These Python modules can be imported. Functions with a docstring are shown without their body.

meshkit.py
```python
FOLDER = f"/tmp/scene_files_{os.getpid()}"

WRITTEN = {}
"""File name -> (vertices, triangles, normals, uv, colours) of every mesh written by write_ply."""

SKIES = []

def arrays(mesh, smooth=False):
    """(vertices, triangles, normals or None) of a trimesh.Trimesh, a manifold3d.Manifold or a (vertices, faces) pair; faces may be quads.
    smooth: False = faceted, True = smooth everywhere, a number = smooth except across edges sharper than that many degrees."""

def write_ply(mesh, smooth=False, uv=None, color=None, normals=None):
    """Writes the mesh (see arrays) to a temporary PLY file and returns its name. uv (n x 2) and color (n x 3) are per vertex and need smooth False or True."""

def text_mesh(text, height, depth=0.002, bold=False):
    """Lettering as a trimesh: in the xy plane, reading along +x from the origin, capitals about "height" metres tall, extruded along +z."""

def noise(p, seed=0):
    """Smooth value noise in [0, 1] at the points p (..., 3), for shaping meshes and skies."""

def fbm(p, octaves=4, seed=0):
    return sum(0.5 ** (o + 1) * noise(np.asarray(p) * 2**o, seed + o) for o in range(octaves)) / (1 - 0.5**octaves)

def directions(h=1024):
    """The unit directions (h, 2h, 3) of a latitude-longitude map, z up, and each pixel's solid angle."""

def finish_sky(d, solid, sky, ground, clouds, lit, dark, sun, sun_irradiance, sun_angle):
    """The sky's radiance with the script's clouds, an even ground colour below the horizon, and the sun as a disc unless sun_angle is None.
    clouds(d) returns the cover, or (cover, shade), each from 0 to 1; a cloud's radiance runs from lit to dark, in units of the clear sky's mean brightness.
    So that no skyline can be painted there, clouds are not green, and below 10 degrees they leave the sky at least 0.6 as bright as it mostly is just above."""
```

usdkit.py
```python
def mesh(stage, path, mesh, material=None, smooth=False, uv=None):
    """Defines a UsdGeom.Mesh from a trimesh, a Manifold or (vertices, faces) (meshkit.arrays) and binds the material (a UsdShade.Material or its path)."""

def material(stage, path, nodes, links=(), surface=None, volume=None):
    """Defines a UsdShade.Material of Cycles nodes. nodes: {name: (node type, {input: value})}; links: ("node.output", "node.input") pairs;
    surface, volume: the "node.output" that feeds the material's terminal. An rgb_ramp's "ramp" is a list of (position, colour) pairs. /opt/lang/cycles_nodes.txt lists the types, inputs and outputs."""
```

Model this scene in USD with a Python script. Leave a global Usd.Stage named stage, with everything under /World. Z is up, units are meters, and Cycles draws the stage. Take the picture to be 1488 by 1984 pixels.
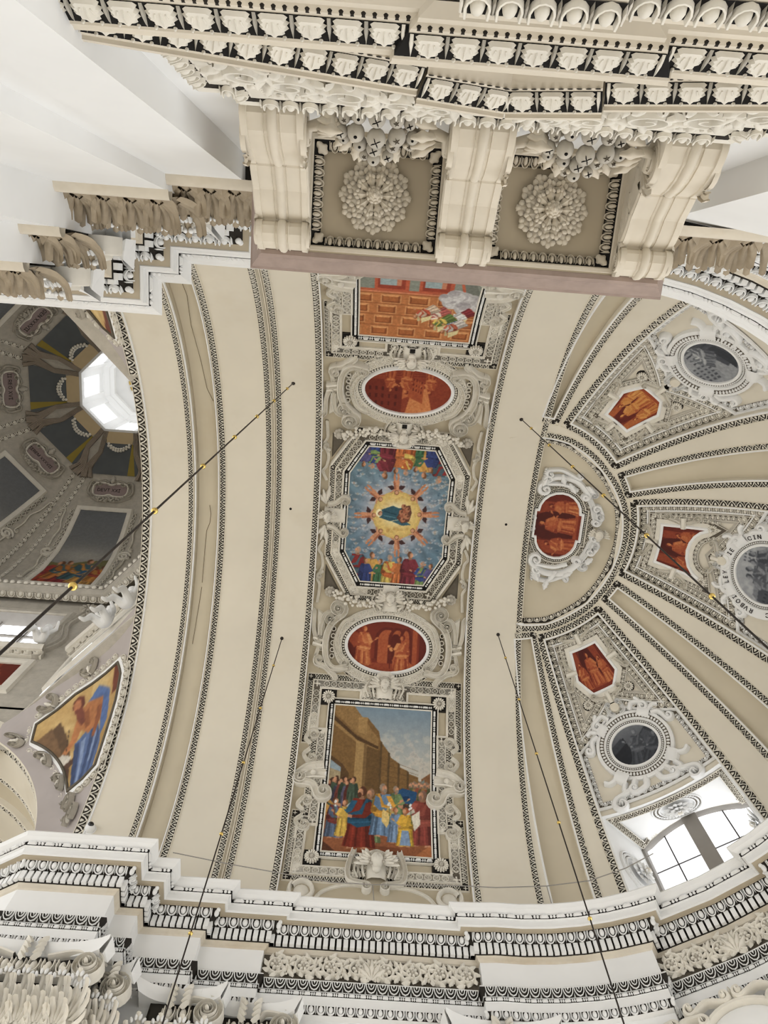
import math, numpy as np, trimesh, usdkit, meshkit
from pxr import Usd, UsdGeom, UsdLux, UsdShade, Sdf, Gf, Vt
from shapely.geometry import Polygon
PI = math.pi
rng = np.random.default_rng(7)
stage = Usd.Stage.CreateInMemory()
UsdGeom.SetStageUpAxis(stage, 'Z'); UsdGeom.SetStageMetersPerUnit(stage, 1.0)
UsdGeom.Xform.Define(stage, '/World'); UsdGeom.Scope.Define(stage, '/World/Looks')

# ---------------------------------------------------------------- camera, light, exposure
# the lens is the origin (1.6 m above the floor); x runs along the transept arm towards the apse, y across it, z up
FPX = 1448.6
AX = np.array([[.9972428, -.07259577, -.01538352], [-.0740095, -.95782728, -.27764994], [.00542146, .27802293, -.96055914]])
cam = UsdGeom.Camera.Define(stage, '/World/camera')
cam.CreateHorizontalApertureAttr(36.0); cam.CreateVerticalApertureAttr(48.0)
cam.CreateFocalLengthAttr(36.0 * FPX / 1488)
cam.CreateClippingRangeAttr((.05, 500.0))
cam.CreateExposureAttr(EXPOSURE := -0.38)
mm = np.eye(4); mm[:3, :3] = AX.T
cam.AddTransformOp().Set(Gf.Matrix4d(*mm.ravel().tolist()))
dome_light = UsdLux.DomeLight.Define(stage, '/World/sky')
dome_light.CreateIntensityAttr(1.0); dome_light.CreateColorAttr(Gf.Vec3f(.99, 1.0, 1.025))
# daylight of windows the photo does not show: the nave side and the apse side of the arm
def window_light(name, pos, target, w, h, power, col=(1, .98, .95)):
    l = UsdLux.RectLight.Define(stage, '/World/' + name)
    l.CreateWidthAttr(w); l.CreateHeightAttr(h); l.CreateIntensityAttr(power); l.CreateColorAttr(Gf.Vec3f(*col))
    p, t = np.array(pos, float), np.array(target, float)
    z = (p - t) / np.linalg.norm(p - t); x = np.cross([0, 0, 1], z); x /= np.linalg.norm(x); y = np.cross(z, x)
    m = np.eye(4); m[0, :3], m[1, :3], m[2, :3], m[3, :3] = x, y, z, p
    l.AddTransformOp().Set(Gf.Matrix4d(*m.ravel().tolist()))

YC, ZC, R, XA = 5.39, 12.277, 6.5, 3.7           # vault axis (y, z), radius, x of the apse's centre
DX, DY = -12.6, 5.44                             # crossing dome axis

# ---------------------------------------------------------------- materials
def lin(c):
    c = np.asarray(c, float)
    return np.where(c < .04045, c / 12.92, ((c + .055) / 1.055) ** 2.4)
def s255(*c): return tuple(float(x) for x in lin(np.array(c) / 255.))
def mat(name, col, rough=.75, var=.08, scale=1.2, metal=0., bump=0., spec=.3, stain=None):
    c = np.array(col)
    n = {'co': ('texture_coordinate', {}), 'n': ('noise_texture', {'scale': scale, 'detail': 5.0, 'roughness': .6}),
         'r': ('rgb_ramp', {'ramp': [(.3, tuple(c * (1 - var))), (.7, tuple(np.minimum(c * (1 + var * .5), 1)))]}),
         'p': ('principled_bsdf', {'roughness': rough, 'metallic': metal, 'specular_ior_level': spec})}
    l = [('co.object', 'n.vector'), ('n.fac', 'r.fac'), ('r.color', 'p.base_color')]
    if stain is not None:
        n['n2'] = ('noise_texture', {'scale': .35, 'detail': 6.0, 'roughness': .65}); n['r2'] = ('rgb_ramp', {'ramp': [(.55, (0, 0, 0)), (.75, (1, 1, 1))]})
        n['mx'] = ('mix', {'mix_type': 'mix', 'color2': tuple(stain)})
        l = [('co.object', 'n.vector'), ('co.object', 'n2.vector'), ('n.fac', 'r.fac'), ('n2.fac', 'r2.fac'), ('r2.color', 'mx.fac'), ('r.color', 'mx.color1'), ('mx.color', 'p.base_color')]
    if bump:
        n['nb'] = ('noise_texture', {'scale': 40.0, 'detail': 3.0}); n['b'] = ('bump', {'strength': bump, 'distance': .01})
        l += [('co.object', 'nb.vector'), ('nb.fac', 'b.height'), ('b.normal', 'p.normal')]
    return usdkit.material(stage, '/World/Looks/' + name, n, l, surface='p.BSDF')
M = {
 'vault': mat('cream_plaster', s255(222, 215, 199), .85, .05, .6, stain=s255(214, 205, 186)),
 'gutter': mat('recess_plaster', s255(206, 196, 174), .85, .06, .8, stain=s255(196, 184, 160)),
 'white': mat('white_plaster', s255(234, 234, 232), .8, .04, .8),
 'stucco': mat('grey_white_stucco', s255(224, 219, 207), .7, .10, 3.0),
 'stucco_d': mat('weathered_stucco', s255(186, 180, 168), .75, .16, 4.0),
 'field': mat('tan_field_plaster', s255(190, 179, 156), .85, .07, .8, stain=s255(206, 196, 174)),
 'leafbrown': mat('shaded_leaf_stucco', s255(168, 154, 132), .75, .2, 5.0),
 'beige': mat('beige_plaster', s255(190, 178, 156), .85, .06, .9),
 'stone': mat('warm_stone', s255(214, 205, 188), .7, .10, 2.0, stain=s255(186, 168, 138)),
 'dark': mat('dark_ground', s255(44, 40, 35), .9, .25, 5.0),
 'mid': mat('grey_ground', s255(98, 91, 80), .9, .2, 5.0),
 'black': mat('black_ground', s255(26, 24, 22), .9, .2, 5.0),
 'wood': mat('brown_board', s255(158, 140, 130), .6, .14, 6.0),
 'cable': mat('dark_cable', s255(44, 38, 34), .5, .1, 5.0),
 'gold': mat('gilt', (.72, .52, .16), .28, .1, 8.0, metal=1.),
 'iron': mat('dark_iron', s255(60, 56, 54), .6, .1, 5.0),
 'frame': mat('grey_frame', s255(150, 146, 140), .6, .08, 3.0),
 'fascia': mat('pale_grey_wash', s255(226, 227, 230), .85, .06, .7, stain=s255(190, 190, 194)),
 'plum': mat('mauve_ground', s255(150, 134, 132), .85, .08, 3.0),
 'cloth': mat('grey_brown_drapery', s255(148, 136, 122), .8, .12, 3.0),
 'text': mat('dark_lettering', s255(44, 38, 38), .8, .1, 5.0),
 'floor': mat('pale_marble', s255(222, 214, 200), .4, .08, .7),
 'lens': mat('black_lens', s255(20, 18, 18), .1, .1, 5.0, spec=.6),
 'crack': mat('crack_line', s255(120, 106, 84), .9, .1, 5.0),
}
M['paint'] = usdkit.material(stage, '/World/Looks/fresco_paint', {
    'a': ('attribute', {'attribute': 'pigment'}), 'co': ('texture_coordinate', {}), 'n': ('noise_texture', {'scale': 7.0, 'detail': 6.0, 'roughness': .7}),
    'r': ('rgb_ramp', {'ramp': [(.3, (.8, .8, .8)), (.7, (1., 1., 1.))]}), 'm': ('mix', {'mix_type': 'multiply', 'fac': 1.0}),
    'p': ('principled_bsdf', {'roughness': .6, 'specular_ior_level': .25})},
    [('co.object', 'n.vector'), ('n.fac', 'r.fac'), ('a.color', 'm.color1'), ('r.color', 'm.color2'), ('m.color', 'p.base_color')], surface='p.BSDF')
M['pane'] = usdkit.material(stage, '/World/Looks/window_pane', {   # milky leaded glass with the day behind it
    't': ('transparent_bsdf', {'color': (.5, .5, .5)}), 'e': ('emission', {'color': (.96, .97, 1.), 'strength': 2.2}), 'a': ('add_closure', {}), 'g': ('glossy_bsdf', {'roughness': .05}), 'x': ('mix_closure', {'fac': .05})},
    [('t.BSDF', 'a.closure1'), ('e.emission', 'a.closure2'), ('a.closure', 'x.closure1'), ('g.BSDF', 'x.closure2')], surface='x.closure')

# ---------------------------------------------------------------- objects
BASE, USED = {}, {}
def numbered(parent, name):
    k = USED.get((parent, name), 0); USED[(parent, name)] = k + 1
    return f'{parent}/{name}' + (f'_{k:03d}' if k else '')
def keys(p, **kw):
    for k, v in kw.items():
        if v: p.SetCustomDataByKey({'cat': 'category'}.get(k, k), v)
def thing(name, label=None, cat=None, at=(0, 0, 0), group=None, kind=None):
    path = numbered('/World', name)
    x = UsdGeom.Xform.Define(stage, path); x.AddTranslateOp().Set(Gf.Vec3d(*[float(c) for c in at]))
    BASE[path] = np.array(at, float); keys(x.GetPrim(), label=label, cat=cat, group=group, kind=kind)
    return path
class Acc:
    def __init__(s): s.v, s.f, s.n = [], [], 0
    def add(s, vf):
        v, f = vf; v = np.asarray(v, float); f = np.asarray(f, int)
        if f.shape[1] == 4: f = np.vstack([f[:, [0, 1, 2]], f[:, [0, 2, 3]]])
        s.v.append(v); s.f.append(f + s.n); s.n += len(v); return s
    def get(s): return np.vstack(s.v), np.vstack(s.f)
def join(items):
    a = Acc()
    for i in items: a.add(i)
    return a.get()
def obj(parent, name, vf, m='stucco', smooth=30, label=None, kind=None, cat=None, group=None, pigment=None):
    """one Mesh prim under parent (a path), or under /World when parent is None; vf holds world coordinates"""
    if isinstance(vf, list): vf = join(vf)
    if hasattr(vf, 'vertices'): vf = (np.array(vf.vertices), np.array(vf.faces))
    v, f = np.asarray(vf[0], float), np.asarray(vf[1], int)
    path = numbered(parent or '/World', name)
    base = BASE.get(parent, np.zeros(3)); BASE[path] = base
    if parent is None:
        base = np.r_[(v.max(0) + v.min(0))[:2] / 2, v[:, 2].min()]; BASE[path] = base
    me = usdkit.mesh(stage, path, (v - base, f), M[m] if isinstance(m, str) else m, smooth=False if pigment is not None else smooth)
    if parent is None: UsdGeom.Xformable(me.GetPrim()).AddTranslateOp().Set(Gf.Vec3d(*base.tolist()))
    if pigment is not None:
        UsdGeom.PrimvarsAPI(me.GetPrim()).CreatePrimvar('pigment', Sdf.ValueTypeNames.Color3fArray, UsdGeom.Tokens.vertex).Set(Vt.Vec3fArray.FromNumpy(np.asarray(pigment, np.float32)))
    keys(me.GetPrim(), label=label, kind=kind, cat=cat, group=group)
    return path

# ---------------------------------------------------------------- charts: (n,2) surface coordinates and height above the surface -> world
def c_barrel(p, h=0.):
    p = np.asarray(p, float); t = p[:, 1] / R; r = R - h
    return np.stack([p[:, 0] + 0 * t, YC + r * np.sin(t), ZC + r * np.cos(t)], 1)
def c_sphere(p, h=0.):
    p = np.radians(np.asarray(p, float)); r = R - h
    return np.stack([XA + r * np.cos(p[:, 1]) * np.cos(p[:, 0]), YC + r * np.cos(p[:, 1]) * np.sin(p[:, 0]), ZC + r * np.sin(p[:, 1])], 1)
def c_plan(p, h=0.):
    p = np.asarray(p, float); return np.stack([p[:, 0], p[:, 1], np.zeros(len(p)) + h], 1)
def c_plane(o, ex, ey):
    o, ex, ey = (np.array(x, float) for x in (o, ex, ey)); ex = ex / np.linalg.norm(ex); ey = ey / np.linalg.norm(ey); en = np.cross(ex, ey)
    return lambda p, h=0.: o + np.asarray(p, float)[:, :1] * ex + np.asarray(p, float)[:, 1:2] * ey + np.reshape(h + np.zeros(len(p)), (-1, 1)) * en
def c_local(base, u, v, rot=0., su=1., sv=1., h0=0.):
    """a metric chart round a point of another chart: x and y in metres"""
    c, s = math.cos(rot), math.sin(rot)
    def f(p, h=0.):
        p = np.asarray(p, float); x, y = c * p[:, 0] - s * p[:, 1], s * p[:, 0] + c * p[:, 1]
        return base(np.stack([u + x * su, v + y * sv], 1), h + h0)
    return f
def on_barrel(x, deg, rot=0., h0=0.): return c_local(c_barrel, x, math.radians(deg) * R, rot, h0=h0)
def on_sphere(az, el, rot=0., h0=0.):
    k = math.degrees(1 / R); return c_local(c_sphere, az, el, rot, k / math.cos(math.radians(el)), k, h0)
def warp(chart, vf, x=0., y=0., rot=0., sc=1., z=0.):
    v, f = vf; v = np.asarray(v, float) * (np.asarray(sc, float))
    c, s = math.cos(rot), math.sin(rot)
    return chart(np.stack([x + c * v[:, 0] - s * v[:, 1], y + s * v[:, 0] + c * v[:, 1]], 1), v[:, 2] + z), f
def warps(chart, vf, v2, **k): return warp(chart, vf, **k)

# ---------------------------------------------------------------- paths on charts: sweeps and repeated units
def unit(a): return a / np.maximum(np.linalg.norm(a, axis=-1, keepdims=True), 1e-12)
def dense(pts, step, closed=False):
    pts = np.asarray(pts, float)
    if closed: pts = np.vstack([pts, pts[:1]])
    if not step: return pts
    out = [pts[:1]]
    for a, b in zip(pts[:-1], pts[1:]):
        n = max(1, int(math.ceil(np.linalg.norm(b - a) / step))); out.append(a + (b - a) * (np.arange(1, n + 1) / n)[:, None])
    return np.vstack(out)
class Path:
    """a line on a chart; a = metres to the left of travel (seen from the room side), h = metres off the surface"""
    def __init__(s, pts, chart=c_plan, closed=False, step=0., corner=22.):
        p2 = dense(pts, step, closed); s.closed = closed
        s.P = chart(p2, 0.); s.N = unit(chart(p2, 1e-3) - s.P)
        T = unit(np.diff(s.P, axis=0)); Nm = unit(s.N[:-1] + s.N[1:]); B = unit(np.cross(Nm, T))
        n = len(s.P); M1 = np.zeros((n, 3)); ang = np.zeros(n)
        for i in range(n):
            if closed: b0, b1, t0, t1 = B[(i - 1) % (n - 1)], B[i % (n - 1)], T[(i - 1) % (n - 1)], T[i % (n - 1)]
            else: b0, b1, t0, t1 = B[max(i - 1, 0)], B[min(i, n - 2)], T[max(i - 1, 0)], T[min(i, n - 2)]
            d = max(1 + b0 @ b1, .2); M1[i] = (b0 + b1) / d; ang[i] = math.degrees(math.acos(np.clip(t0 @ t1, -1, 1)))
        s.M = M1; s.L = np.r_[0, np.cumsum(np.linalg.norm(np.diff(s.P, axis=0), axis=1))]
        c = [i for i in range(n) if ang[i] > corner and 0 < i < n - 1]
        s.corners = c; e = [0] + c + [n - 1]; s.runs = list(zip(e[:-1], e[1:]))
    def at(s, L, a, h, run=None):
        L = np.asarray(L, float); i0, i1 = run or (0, len(s.L) - 1)
        i = np.clip(np.searchsorted(s.L, L, 'right') - 1, i0, i1 - 1); t = (L - s.L[i]) / np.maximum(s.L[i + 1] - s.L[i], 1e-9)
        t = t[:, None]; l = lambda A: A[i] * (1 - t) + A[i + 1] * t
        return l(s.P) + l(s.M) * np.reshape(a, (-1, 1)) + unit(l(s.N)) * np.reshape(h, (-1, 1))
    def sweep(s, prof, cap=True):
        prof = np.asarray(prof, float); n, k = len(s.P), len(prof)
        V = (s.P[:, None] + s.M[:, None] * prof[None, :, :1] + s.N[:, None] * prof[None, :, 1:]).reshape(-1, 3)
        i, j = np.meshgrid(np.arange(n - 1), np.arange(k - 1), indexing='ij')
        F = np.stack([i * k + j, (i + 1) * k + j, (i + 1) * k + j + 1, i * k + j + 1], -1).reshape(-1, 4)
        return V, F[:, ::-1]
    def units(s, vf, pitch, a=0., h=0., up=(1, 0), out=(0, 1), gap=0., fit=True, alt=None, runs=None):
        """copies of a mesh in (s, t, n): s along, t along `up`, n along `out`, both given in (a, h); returns a list of meshes"""
        res = []
        for i0, i1 in (runs or s.runs):
            P, N, Mr = s.P[i0:i1 + 1], s.N[i0:i1 + 1], s.M[i0:i1 + 1].copy(); T0, T1 = unit(P[1] - P[0]), unit(P[-1] - P[-2]); B0, B1 = unit(np.cross(N[0], T0)), unit(np.cross(N[-1], T1))
            g0, g1 = a * ((Mr[0] - B0) @ T0), -a * ((Mr[-1] - B1) @ T1); Mr[0], Mr[-1] = B0, B1      # the mitre at a corner shortens or lengthens the offset line
            Q = P + Mr * a + N * h; lq = np.r_[0, np.cumsum(np.linalg.norm(np.diff(Q, axis=0), axis=1))]; tot = lq[-1] - g0 - g1 - 2 * gap
            if tot < pitch * .7: continue
            n = max(1, int(round(tot / pitch)) if fit else int(tot / pitch)); d = tot / n if fit else pitch; o = g0 + gap + (tot - n * d) / 2
            for k in range(n):
                v, f = (vf if alt is None or k % 2 == 0 else alt); q = o + (k + .5) * d + v[:, 0] * d / pitch; x = np.clip(np.searchsorted(lq, q, 'right') - 1, 0, len(lq) - 2); t = ((q - lq[x]) / (lq[x + 1] - lq[x]))[:, None]
                l = lambda A: A[x] * (1 - t) + A[x + 1] * t
                aa, hh = a + v[:, 1] * up[0] + v[:, 2] * out[0], h + v[:, 1] * up[1] + v[:, 2] * out[1]; res.append((l(P) + l(Mr) * aa[:, None] + unit(l(N)) * hh[:, None], f))
        return res
def stuff(parent, name, items, m='stucco', smooth=40, label=None):
    if items: return obj(parent, name, items, m, smooth, kind='stuff', label=label)
def each(parent, name, items, m='stucco', smooth=40, limit=300):
    for i in items[:limit]: obj(parent, name, i, m, smooth)
    if items[limit:]: stuff(parent, name + '_row', items[limit:], m, smooth)

# ---------------------------------------------------------------- relief units, local (x, y, z) with z off the surface
def grid(V, n, k, closed=False):
    i, j = np.meshgrid(np.arange(n - 1), np.arange(k if closed else k - 1), indexing='ij'); j2 = (j + 1) % k
    return np.stack([i * k + j, i * k + j2, (i + 1) * k + j2, (i + 1) * k + j], -1).reshape(-1, 4)
def tri(f):
    f = np.asarray(f); return np.vstack([f[:, [0, 1, 2]], f[:, [0, 2, 3]]]) if f.shape[1] == 4 else f
def pillow(poly, h, inset=.75, mid=None):
    """a star-shaped outline as a raised pad with a bevel all round"""
    p = np.asarray(poly, float); c = p.mean(0) if mid is None else np.array(mid); n = len(p); q = c + (p - c) * inset
    V = np.vstack([np.c_[p, np.zeros(n)], np.c_[q, np.full(n, h)], [[*c, h * 1.12]]]); F = []
    for i in range(n):
        j = (i + 1) % n; F += [[i, j, n + j], [i, n + j, n + i], [n + i, n + j, 2 * n]]
    return V, np.array(F)
def box(x0, x1, y0, y1, z0, z1):
    m = trimesh.creation.box((x1 - x0, y1 - y0, z1 - z0)); m.apply_translation(((x0 + x1) / 2, (y0 + y1) / 2, (z0 + z1) / 2)); return np.array(m.vertices), np.array(m.faces)
def dome(rx, ry, h, nr=3, ns=10, x=0., y=0., z=0.):
    V = [[x, y, z + h]]; F = []
    for i in range(1, nr + 1):
        a = PI / 2 * i / nr
        for k in range(ns): t = 2 * PI * k / ns; V.append([x + rx * math.sin(a) * math.cos(t), y + ry * math.sin(a) * math.sin(t), z + h * math.cos(a)])
    for k in range(ns): F.append([0, 1 + k, 1 + (k + 1) % ns])
    for i in range(nr - 1):
        for k in range(ns):
            a, b = 1 + i * ns + k, 1 + i * ns + (k + 1) % ns; F += [[a, a + ns, b + ns], [a, b + ns, b]]
    return np.array(V), np.array(F)
def ball(r, c=(0, 0, 0), sub=1, sc=(1, 1, 1)):
    m = trimesh.creation.icosphere(subdivisions=sub, radius=1.); return np.array(m.vertices) * r * np.array(sc) + np.array(c), np.array(m.faces)
def ribbon(pts, w, h, prof=((-.5, 0), (-.25, 1), (.25, 1), (.5, 0)), closed=False):
    """a raised strip along a plane line; w and h may vary along it"""
    p = np.asarray(pts, float); n = len(p)
    if closed: d = unit(np.roll(p, -1, 0) - np.roll(p, 1, 0))
    else: d = unit(np.gradient(p, axis=0))
    nr = np.stack([-d[:, 1], d[:, 0]], 1); w = np.zeros(n) + w; h = np.zeros(n) + h; pr = np.array(prof, float); k = len(pr)
    V = np.concatenate([p[:, None] + nr[:, None] * (pr[None, :, :1] * w[:, None, None]), (pr[None, :, 1] * h[:, None])[..., None]], 2).reshape(-1, 3)
    if closed: V = np.vstack([V, V[:k]]); n += 1
    return V, grid(V, n, k)[:, ::-1]
STRAP = ((-.5, 0), (-.46, .9), (-.33, 1), (-.24, .55), (.24, .55), (.33, 1), (.46, .9), (.5, 0))
ROUND = ((-.5, 0), (-.42, .55), (-.2, .95), (.2, .95), (.42, .55), (.5, 0))
def spline(pts, n=8, closed=False):
    p = np.asarray(pts, float)
    q = np.vstack([p[-1:], p, p[:2]]) if closed else np.vstack([2 * p[0] - p[1], p, 2 * p[-1] - p[-2]])
    out = []
    for i in range(1, len(q) - 2):
        t = np.linspace(0, 1, n, endpoint=False)[:, None]; a, b, c, d = q[i - 1], q[i], q[i + 1], q[i + 2]
        out.append(.5 * (2 * b + (c - a) * t + (2 * a - 5 * b + 4 * c - d) * t ** 2 + (3 * b - a - 3 * c + d) * t ** 3))
    if not closed: out.append(p[-1:])
    return np.vstack(out)
def spiral(c, r, a0, turns, d=1, n=14, r1=.12):
    """from the rim inwards, starting at angle a0"""
    k = int(n * turns) + 2; t = np.linspace(0, 1, k); rr = r * (1 - t * (1 - r1)); a = a0 + d * 2 * PI * turns * t
    return np.stack([c[0] + rr * np.cos(a), c[1] + rr * np.sin(a)], 1)
def scroll(pts, w, h, e0=None, e1=None, prof=STRAP, n=6):
    """an S- or C-scroll: a spline strap whose ends roll into volutes; e = (radius, turns, side)"""
    p = spline(pts, n); W = np.full(len(p), float(w)); H = np.full(len(p), float(h)); eyes = []
    for end, e in ((0, e0), (1, e1)):
        if not e: continue
        r, turns, side = e; q = p if end else p[::-1]
        d = unit(q[-1] - q[-2]); nn = np.array([-d[1], d[0]]) * side; c = q[-1] + nn * r
        a0 = math.atan2(-nn[1], -nn[0]); s = spiral(c, r, a0, turns, side)[1:]; k = np.linspace(1, 0, len(s))
        ws, hs = w * (.35 + .65 * k), h * (1 + .6 * (1 - k)); eyes.append(dome(r * .2, r * .2, h * 1.9, 2, 8, *c))
        if end: p = np.vstack([p, s]); W = np.r_[W, ws]; H = np.r_[H, hs]
        else: p = np.vstack([s[::-1], p]); W = np.r_[ws[::-1], W]; H = np.r_[hs[::-1], H]
    return join([ribbon(p, W, H, prof)] + eyes)
def mirror(vf, ax=0):
    v = np.array(vf[0], float); v[:, ax] *= -1; return v, tri(vf[1])[:, ::-1]
def xf(vf, x=0, y=0, rot=0, sc=1., z=0):
    v = np.array(vf[0], float) * np.asarray(sc, float); c, s = math.cos(rot), math.sin(rot)
    return np.stack([x + c * v[:, 0] - s * v[:, 1], y + s * v[:, 0] + c * v[:, 1], v[:, 2] + z], 1), vf[1]
def leaf(L=1., W=.5, lobes=3, h=.12, curl=.0, nu=10, nv=6, rise=0., tip=.15):
    """an acanthus leaf growing along +y from the origin, with a lobed edge, ribs and a tip that may curl off the ground"""
    u = np.linspace(0, 1, nu); v = np.linspace(-1, 1, nv + 1)
    w = W / 2 * np.clip(np.sin(PI * np.clip(u * .88 + .1, 0, 1)) ** .7, tip, 1) * (1 - .38 * np.abs(np.sin(lobes * PI * u)) ** 2)
    uu, vv = np.meshgrid(u, v, indexing='ij'); ww = w[:, None]
    z = h * (1 - vv ** 2) ** .5 * (.55 + .45 * np.cos(vv * 3 * PI) ** 2) * np.sin(PI * (uu * .8 + .15)) ** .5 + curl * uu ** 3 + rise * uu
    y = L * (uu + .10 * np.abs(vv) * (1 - uu) * 1.2) - abs(curl) * .35 * uu ** 4
    return np.stack([vv * ww, y, z], -1).reshape(-1, 3), grid(None, nu, nv + 1)
def palm(L=1., W=.5, h=.06, curl=.1, rise=.1, n=5, tip=.5):
    """an acanthus leaf of several rounded fingers spreading from one stem, its tip curling forward"""
    it = [leaf(L * .8, W * .62, 1, h * .7, curl=curl * .35, rise=rise * .6, nu=7, nv=4, tip=.3)]
    for k in range(n):
        q = 2 * k / (n - 1) - 1; v, f = leaf(L * (.72 - .20 * abs(q)), W * 1.7 / n, 1, h, curl=curl, rise=rise * .5, nu=8, nv=4, tip=tip)
        it.append(xf((v, f), q * W * .10, L * (.28 - .10 * abs(q)), -q * .62, 1., rise * .3 + .012 * (1 - abs(q))))
    for q in (-1, 1): it.append(xf(leaf(L * .38, W * .28, 1, h, curl=curl * .4, rise=rise * .3, nu=6, nv=4, tip=.25), q * W * .12, L * .06, -q * .8))
    return join(it)
def daisy(r, n=14, h=.05, inner=.3, notch=False):
    it = []
    for k in range(n):
        a = 2 * PI * k / n; w = PI * r / n * .92
        it.append(xf(pillow([(inner * r * .9, -w * .35), (r * .75, -w * .85), (r * .95, -w * .5), (r, 0), (r * .95, w * .5), (r * .75, w * .85), (inner * r * .9, w * .35)], h, .7), rot=a))
    return it, join([dome(r * inner, r * inner, h * 1.5, 3, 10)])
def arch_pts(w, h, n=6, y0=0.): return np.array([[-w / 2 * math.cos(PI * k / n), y0 + h * math.sin(PI * k / n)] for k in range(n + 1)])
# ---------------------------------------------------------------- ornament units (s along the moulding, t across it, n out of it), made to size
def egg(p, w, d, simple=False):
    """an egg in its shell, open end at t = w, with half a dart at either side"""
    e = dome(p * .25, w * .42, d, 2 if simple else 3, 8 if simple else 10, 0, w * .58)
    a = np.linspace(-.12, 1.12, 6 if simple else 9) * PI
    u = np.stack([-.385 * p * np.cos(a), w * .60 - w * .56 * np.sin(a)], 1); u[0, 1] = u[-1, 1] = w
    it = [e, ribbon(u, p * .14, d * .8)]
    for x in (-.5, .5): it.append(pillow([(x * p, 0), (x * p + p * .07, w * .3), (x * p + p * .045, w), (x * p - p * .045, w), (x * p - p * .07, w * .3)], d * .6, .6))
    return join(it)
def lace(p, w, d):
    """a pointed water-leaf: an arch with a bud and a small leaf between neighbours"""
    it = [ribbon([(-.47 * p, 0), (-.3 * p, w * .55), (0, w), (.3 * p, w * .55), (.47 * p, 0)], p * .13, d),
          pillow([(-.17 * p, .1 * w), (0, w * .02), (.17 * p, .1 * w), (.1 * p, .42 * w), (0, .6 * w), (-.1 * p, .42 * w)], d, .5)]
    for x in (-.5, .5): it.append(pillow([(x * p - .13 * p, w), (x * p, .42 * w), (x * p + .13 * p, w)], d * .9, .55))
    return join(it)
def waterleaf(p, w, d):
    it = [ribbon(arch_pts(p * .9, -w * .9, 6, w), p * .1, d), ribbon(arch_pts(p * .5, -w * .5, 5, w), p * .09, d),
          pillow([(-.1 * p, w), (.1 * p, w), (0, w * .72)], d, .5)]
    for x in (-.5, .5):
        it.append(pillow([(x * p - .09 * p, 0), (x * p + .09 * p, 0), (x * p, w * .5)], d, .5))
    return join(it)
def roundel(p, w, d):
    """a flower in a ring, the guilloche unit of the frames"""
    a = np.arange(10) / 10 * 2 * PI
    it = [ribbon(np.stack([.40 * p * np.cos(a), w / 2 + .42 * w * np.sin(a)], 1), p * .11, d, closed=True), dome(p * .08, w * .08, d * 1.2, 2, 6, 0, w / 2)]
    for k in range(4):
        t = PI / 4 + k * PI / 2; it.append(dome(p * .085, w * .09, d * .9, 2, 5, .19 * p * math.cos(t), w / 2 + .20 * w * math.sin(t)))
    for x in (-.5, .5):
        for y in (.1, .9): it.append(pillow([(x * p - .08 * p, y * w), (x * p, y * w - .08 * w), (x * p + .08 * p, y * w), (x * p, y * w + .08 * w)], d * .8, .5))
    return join(it)
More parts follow.
